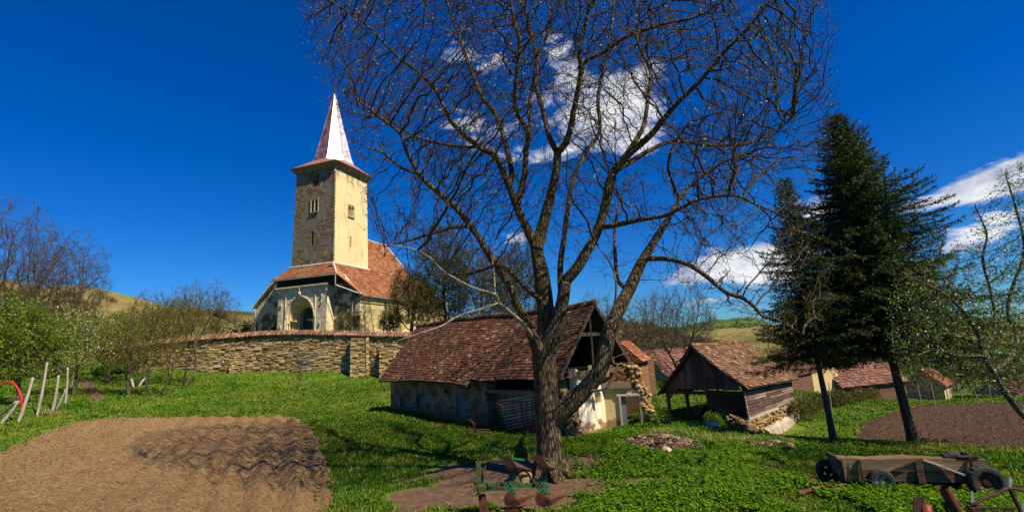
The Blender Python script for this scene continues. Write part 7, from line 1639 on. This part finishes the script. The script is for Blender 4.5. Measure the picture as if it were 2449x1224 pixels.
# ------------------------------------------------------------------ rack, cultivator remains and bits by the barn
RK = BF.world((-2.0, -.55, 0)); RK[2] = Hs(RK[0], RK[1]); rkF = Frame(RK, BF.a * 180 / math.pi + 8); rack = rkF.root('slatted_wagon_rack'); tag(rack, 'red framed slatted hay rack leaning at the barn opening', 'rack')
def rk(px, py, y=0.0): return rkF.onY(px, py, y)
m_ = MB()
for k in range(10):
    a = rk(1192 + k * 2.2, 958 + k * 7.6); b = rk(1285, 944 + k * 7.2); m_.bar(a, b, .02, .035)
m_.build('sun_stripe_slats', MT['wood_pale'], rack)  # pale bars paint the stripes of sunlight falling through the rack
m_ = MB(); A_, B_, C_, D_ = rk(1187, 962, -.04), rk(1258, 958, -.04), rk(1262, 1034, -.04), rk(1208, 1034, -.04)
for p, q in ((A_, B_), (B_, C_), (C_, D_), (D_, A_), (rk(1200, 970, -.3), rk(1187, 962, -.04)), (rk(1246, 962, -.04), rk(1256, 1045, -.04)), (rk(1272, 958, -.04), rk(1276, 1045, -.04)), (rk(1200, 970, -.3), rk(1208, 1034, -.1))): m_.bar(p, q, .022, .022)
for k in range(8): m_.tube([rk(1205 + k * 6.5, 964, -.05), rk(1212 + k * 6, 1030, -.05)], .005, 5)
m_.build('frame', MT['red_old'], rack)
m_ = MB(); m_.box(rk(1240, 1042, .2), (1.1, .5, .1)); m_.bar(rk(1205, 1050, .0), rk(1285, 1052, .0), .07, .07); m_.build('base', MT['darkrust'], rack)
o = G(1145, 1048); hr_ = empty('spring_harrow', o); tag(hr_, 'rusty spring tooth harrow lying in the grass by the barn wall', 'harrow')
def hp_(px, py, dy=0): return at(px, py, o[1] + dy) - o
m_ = MB()
for p, q in (((1112, 1026), (1172, 1026)), ((1120, 1030), (1165, 1034)), ((1125, 1006), (1142, 1030)), ((1122, 1002), (1138, 1014))): m_.bar(hp_(*p), hp_(*q, .3), .03, .03)
for x in (1112, 1118, 1135, 1150, 1158, 1169): m_.tube([hp_(x, 1028), hp_(x + 4, 1036), hp_(x + 1, 1046), hp_(x - 3, 1050)], .014, 6)
m_.tube([hp_(1118, 1003), hp_(1128, 1001), hp_(1132, 1012)], .012, 6); m_.rock(hp_(1106, 1041), (.2, .1, .18), 3); m_.build('frame', MT['rust'], hr_)

# ------------------------------------------------------------------ rubble, boards, stones
def rubble(name, label, px, py, rx, ry, n, smin, smax, hgt, seed, mats=('rubble',)):
    c = G(px, py); r = random.Random(seed); root = empty(name, c); tag(root, label, 'rubble', kind='stuff'); m_ = MB()
    base = MB(); ring = []; nn = 20; base_v = [(0, 0, hgt * .75)]; 
    for rr in (.5, .8, 1.05):
        for k in range(nn):
            a = 2 * math.pi * k / nn; w_ = 1 + .12 * math.sin(a * 3 + seed); x, y = math.cos(a) * rx * rr * w_, math.sin(a) * ry * rr * w_; base_v.append((x, y, Hs(c[0] + x, c[1] + y) - c[2] + hgt * .75 * max(0, 1 - rr ** 2) - (.03 if rr > 1 else 0)))
    fs = [(0, 1 + k, 1 + (k + 1) % nn) for k in range(nn)] + [(1 + l * nn + k, 1 + (l + 1) * nn + k, 1 + (l + 1) * nn + (k + 1) % nn, 1 + l * nn + (k + 1) % nn) for l in range(2) for k in range(nn)]
    base.add(base_v, fs); base.build('earth', MT['soil_r'], root, smooth=True)
    for _ in range(n):
        a = r.uniform(0, 6.28); q = r.random() ** .6; x, y = math.cos(a) * q * rx, math.sin(a) * q * ry; s_ = r.uniform(smin, smax) * (1.2 - q * .4)
        m_.rock((x, y, Hs(c[0] + x, c[1] + y) - c[2] + hgt * max(0, 1 - q * q) * .8 + s_ * .1), (s_ * r.uniform(1, 1.7), s_ * r.uniform(.8, 1.2), s_ * r.uniform(.3, .6)), r.random())
    m_.build('stones', MT[mats[0]], root); return root
rubble('rubble_heap', 'heap of broken stones and tiles in the grass below the ruin', 1580, 1060, 1.15, .95, 620, .04, .14, .24, 5)
rubble('rubble_heap', 'low scatter of brown stones at the spruce shadow edge', 1845, 1062, .9, .35, 130, .06, .16, .07, 6)
def stone(label, px, py, size, seed, mat='plinth'):
    c = G(px, py); m_ = MB(); m_.rock((0, 0, size[2] * .35), size, seed, flat=.3); o = m_.build('stone', MT[mat], bevel=.006); o.location = tuple(c + np.array([0, -.05, .05])); tag(o, label, 'stone'); return o
stone('flat pale pinkish slab at the front of the rubble heap', 1592, 1083, (.46, .26, .12), 3); stone('small white stone on top of the dry grass tuft', 1608, 1036, (.22, .14, .08), 5)
stone('angular brown stone right of the low scatter', 1888, 1074, (.25, .2, .16), 8, 'boulder'); stone('brown stone half sunk in the shade line', 1868, 1058, (.3, .2, .16), 9, 'rubble')
c = G(1700, 1022); m_ = MB()
for k in range(4): m_.box((k * .12 - .2, 0, .10 + .01 * k), (.115, .75, .03), Matrix.Rotation(.08, 3, 'X') @ Matrix.Rotation(.12, 3, 'Y'), 0, .02)
pa = m_.build('board_lid', MT['wood_pale']); pa.location = tuple(c); pa.rotation_euler = (-.05, .12, -.7); tag(pa, 'weathered board lid lying in the grass before the shed', 'boards')
# dry grass tufts
m1v = []; rn = np.random.default_rng(4)
def tuft(px, py, n, s, hgt, nm, lab):
    c = G(px, py); q = rn.normal(0, s, (n, 2)) * np.array([1.5, .7]); a = rn.uniform(0, 6.28, n); h = hgt * rn.uniform(.5, 1.2, n); z = H(c[0] + q[:, 0], c[1] + q[:, 1]) - c[2]
    b = np.stack([q[:, 0], q[:, 1], z], 1); t_ = b + np.stack([np.cos(a) * h * .8, np.sin(a) * h * .8, h * rn.uniform(.3, 1, n)], 1); w_ = np.stack([-np.sin(a), np.cos(a), 0 * a], 1) * .006
    V_ = np.stack([b - w_, b + w_, t_], 1).reshape(-1, 3); o = np_mesh(nm, V_, np.arange(3 * n).reshape(-1, 3), MT['straw']); o.location = tuple(c); tag(o, lab, 'dry grass', kind='stuff')
tuft(1600, 1038, 900, .22, .22, 'dry_grass', 'pale dry grass lying above the rubble heap'); tuft(1650, 1050, 260, .35, .3, 'dry_grass', 'loose straw stalks right of the rubble heap'); tuft(1760, 1058, 420, .35, .3, 'dry_grass', 'reddish dry stalks at the edge of the spruce shadow'); tuft(115, 992, 160, .12, .5, 'dry_grass', 'pale dry tuft at the foot of the leaning posts')

# things stored in the shed
def wheel_spoked(o, r, az, lab):
    root = empty('wagon_wheel', o, az); tag(root, lab, 'wheel'); m_ = MB(); n = 28; pts = [(math.cos(2 * math.pi * k / n) * r, 0, r + math.sin(2 * math.pi * k / n) * r) for k in range(n + 1)]; m_.tube(pts, .025, 6, cap=False); m_.build('rim', MT['darkrust'], root)
    m_ = MB(); m_.tube([(0, -.1, r), (0, .1, r)], .07, 10); m_.build('hub', MT['wood_grey'], root); m_ = MB()
    for k in range(10): a = 2 * math.pi * k / 10; m_.tube([(0, 0, r), (math.cos(a) * r, 0, r + math.sin(a) * r)], .016, 5)
    m_.build('spokes', MT['wood_grey'], root)
q = SF.world((-.35, .35, 0)); wheel_spoked((q[0], q[1], Hs(q[0], q[1])), .36, -SF.a, 'large spoked wheel standing under the open shed')
q = SF.world((-.2, 1.4, 0)); mch = empty('farm_machine', (q[0], q[1], Hs(q[0], q[1])), -SF.a); tag(mch, 'dark old farm machine parked in the shade of the shed', 'machine')
m_ = MB(); m_.box((.2, 0, .45), (1.1, .9, .5)); m_.box((-.35, 0, .38), (.5, .6, .3)); m_.tube([(-.9, -.2, .25), (-.4, -.2, .55), (.3, -.2, .8)], .04, 6); m_.build('body', MT['darkrust'], mch, bevel=.03)
m_ = MB(); r_ = random.Random(7)
for k in range(24): a = (r_.uniform(-.8, .5), r_.uniform(-.4, .4), r_.uniform(.15, .7)); m_.bar(a, (a[0] + r_.uniform(-.4, .4), a[1] + r_.uniform(-.3, .3), a[2] + r_.uniform(-.1, .4)), .03, .03)
m_.build('frame', MT['rust'], mch)

# ------------------------------------------------------------------ leaning fence posts on the left
FG = 'leaning grey fence posts at the left'
def post(p0, p1, dy, w0, label, w1=None, bend=None):
    a = G(*p0); b = at(p1[0], p1[1], a[1] + dy); m_ = MB(); pts = [a + (a - b) * .06, a, (a + b) / 2 + np.array([0.03, 0, 0]), b]; pts = resample([np.array(p) for p in pts], .15); rd = list(np.linspace(w0 * .8, (w1 or w0 * .55), len(pts)))
    mb = MB(); mb.tube([p - a for p in pts], rd, 8, disp=lambda p, r, o: r * (1 + .18 * mnoise.noise(Vector((o.x * 2, o.y * 2, p.z * 3))))); o = mb.build('fence_post', MT['wood_post'], smooth=True); o.location = tuple(a); tag(o, label, 'fence post', FG); return a, b
post((45, 1008), (79, 902), .3, .085, 'thick leaning fence post nearest the red arc'); a2, b2_ = post((88, 997), (113, 866), .2, .07, 'tallest forked fence post leaning right'); post((126, 982), (140, 897), .1, .075, 'leaning fence post left of the propped pair')
post((156, 966), (162, 878), .1, .065, 'upright fence post of the propped pair'); post((134, 980), (157, 930), .1, .05, 'slanting prop resting on the upright post'); post((5, 1012), (45, 958), .2, .085, 'half fallen post at the left edge lying on the slope'); post((-10, 1000), (38, 960), -.3, .06, 'fallen pole crossing the left edge')
post((172, 922), (178, 890), 0, .06, 'small far post beside the path'); post((228, 892), (231, 872), 0, .08, 'stub of a post at the wall end near the path'); post((10, 950), (60, 942), -.2, .04, 'thin rail lying behind the red arc')
a = at(52, 962, 20.5); m_ = MB(); pts = [at(px, py, 20.5) - a for px, py in ((-2, 922), (10, 915), (22, 912), (33, 917), (42, 928), (49, 942), (52, 955), (52, 975), (50, 1000))]; m_.tube(resample([np.array(p) for p in pts], .06), .035, 8); o = m_.build('red_arc', MT['red_bright'], smooth=True); o.location = tuple(a); tag(o, 'bright red bent metal hoop beside the leaning fence posts', 'hoop')
# wire fence beyond the dark field
WG = 'thin stakes of the wire fence beyond the dark field'
wf = [G(2170 + k * 34, 972 - k * .4) for k in range(10)]
for k, p in enumerate(wf):
    m_ = MB(); m_.tube([(0, 0, -.1), (random.uniform(-.05, .05), 0, 1.1)], .025, 6); o = m_.build('fence_stake', MT['wood_post']); o.location = tuple(p); tag(o, 'thin grey wire fence stake beyond the dark field', 'fence stake', WG)
m_ = MB()
for z in (.15, .5, .95): m_.tube([p - wf[0] + np.array([0, 0, z]) for p in wf], .008, 4, cap=False)
o = m_.build('fence_wire', MT['darkrust']); o.location = tuple(wf[0]); tag(o, 'three strands of thin wire strung along the dark field edge', 'wire')
for px, py, pt, lab in ((1922, 985, 935, 'grey garden stake nearest the shed wall'), (1990, 992, 915, 'tall garden stake left of the small spruce trunk'), (2045, 955, 930, 'slanting garden stake before the brick barn')):
    p = G(px, py); q = at(px - (8 if px < 2000 else -14 if px > 2040 else 10), pt, p[1]); m_ = MB(); m_.tube([(0, 0, -.1), tuple(q - p)], .022, 6); o = m_.build('garden_stake', MT['wood_post']); o.location = tuple(p); tag(o, lab, 'stake')
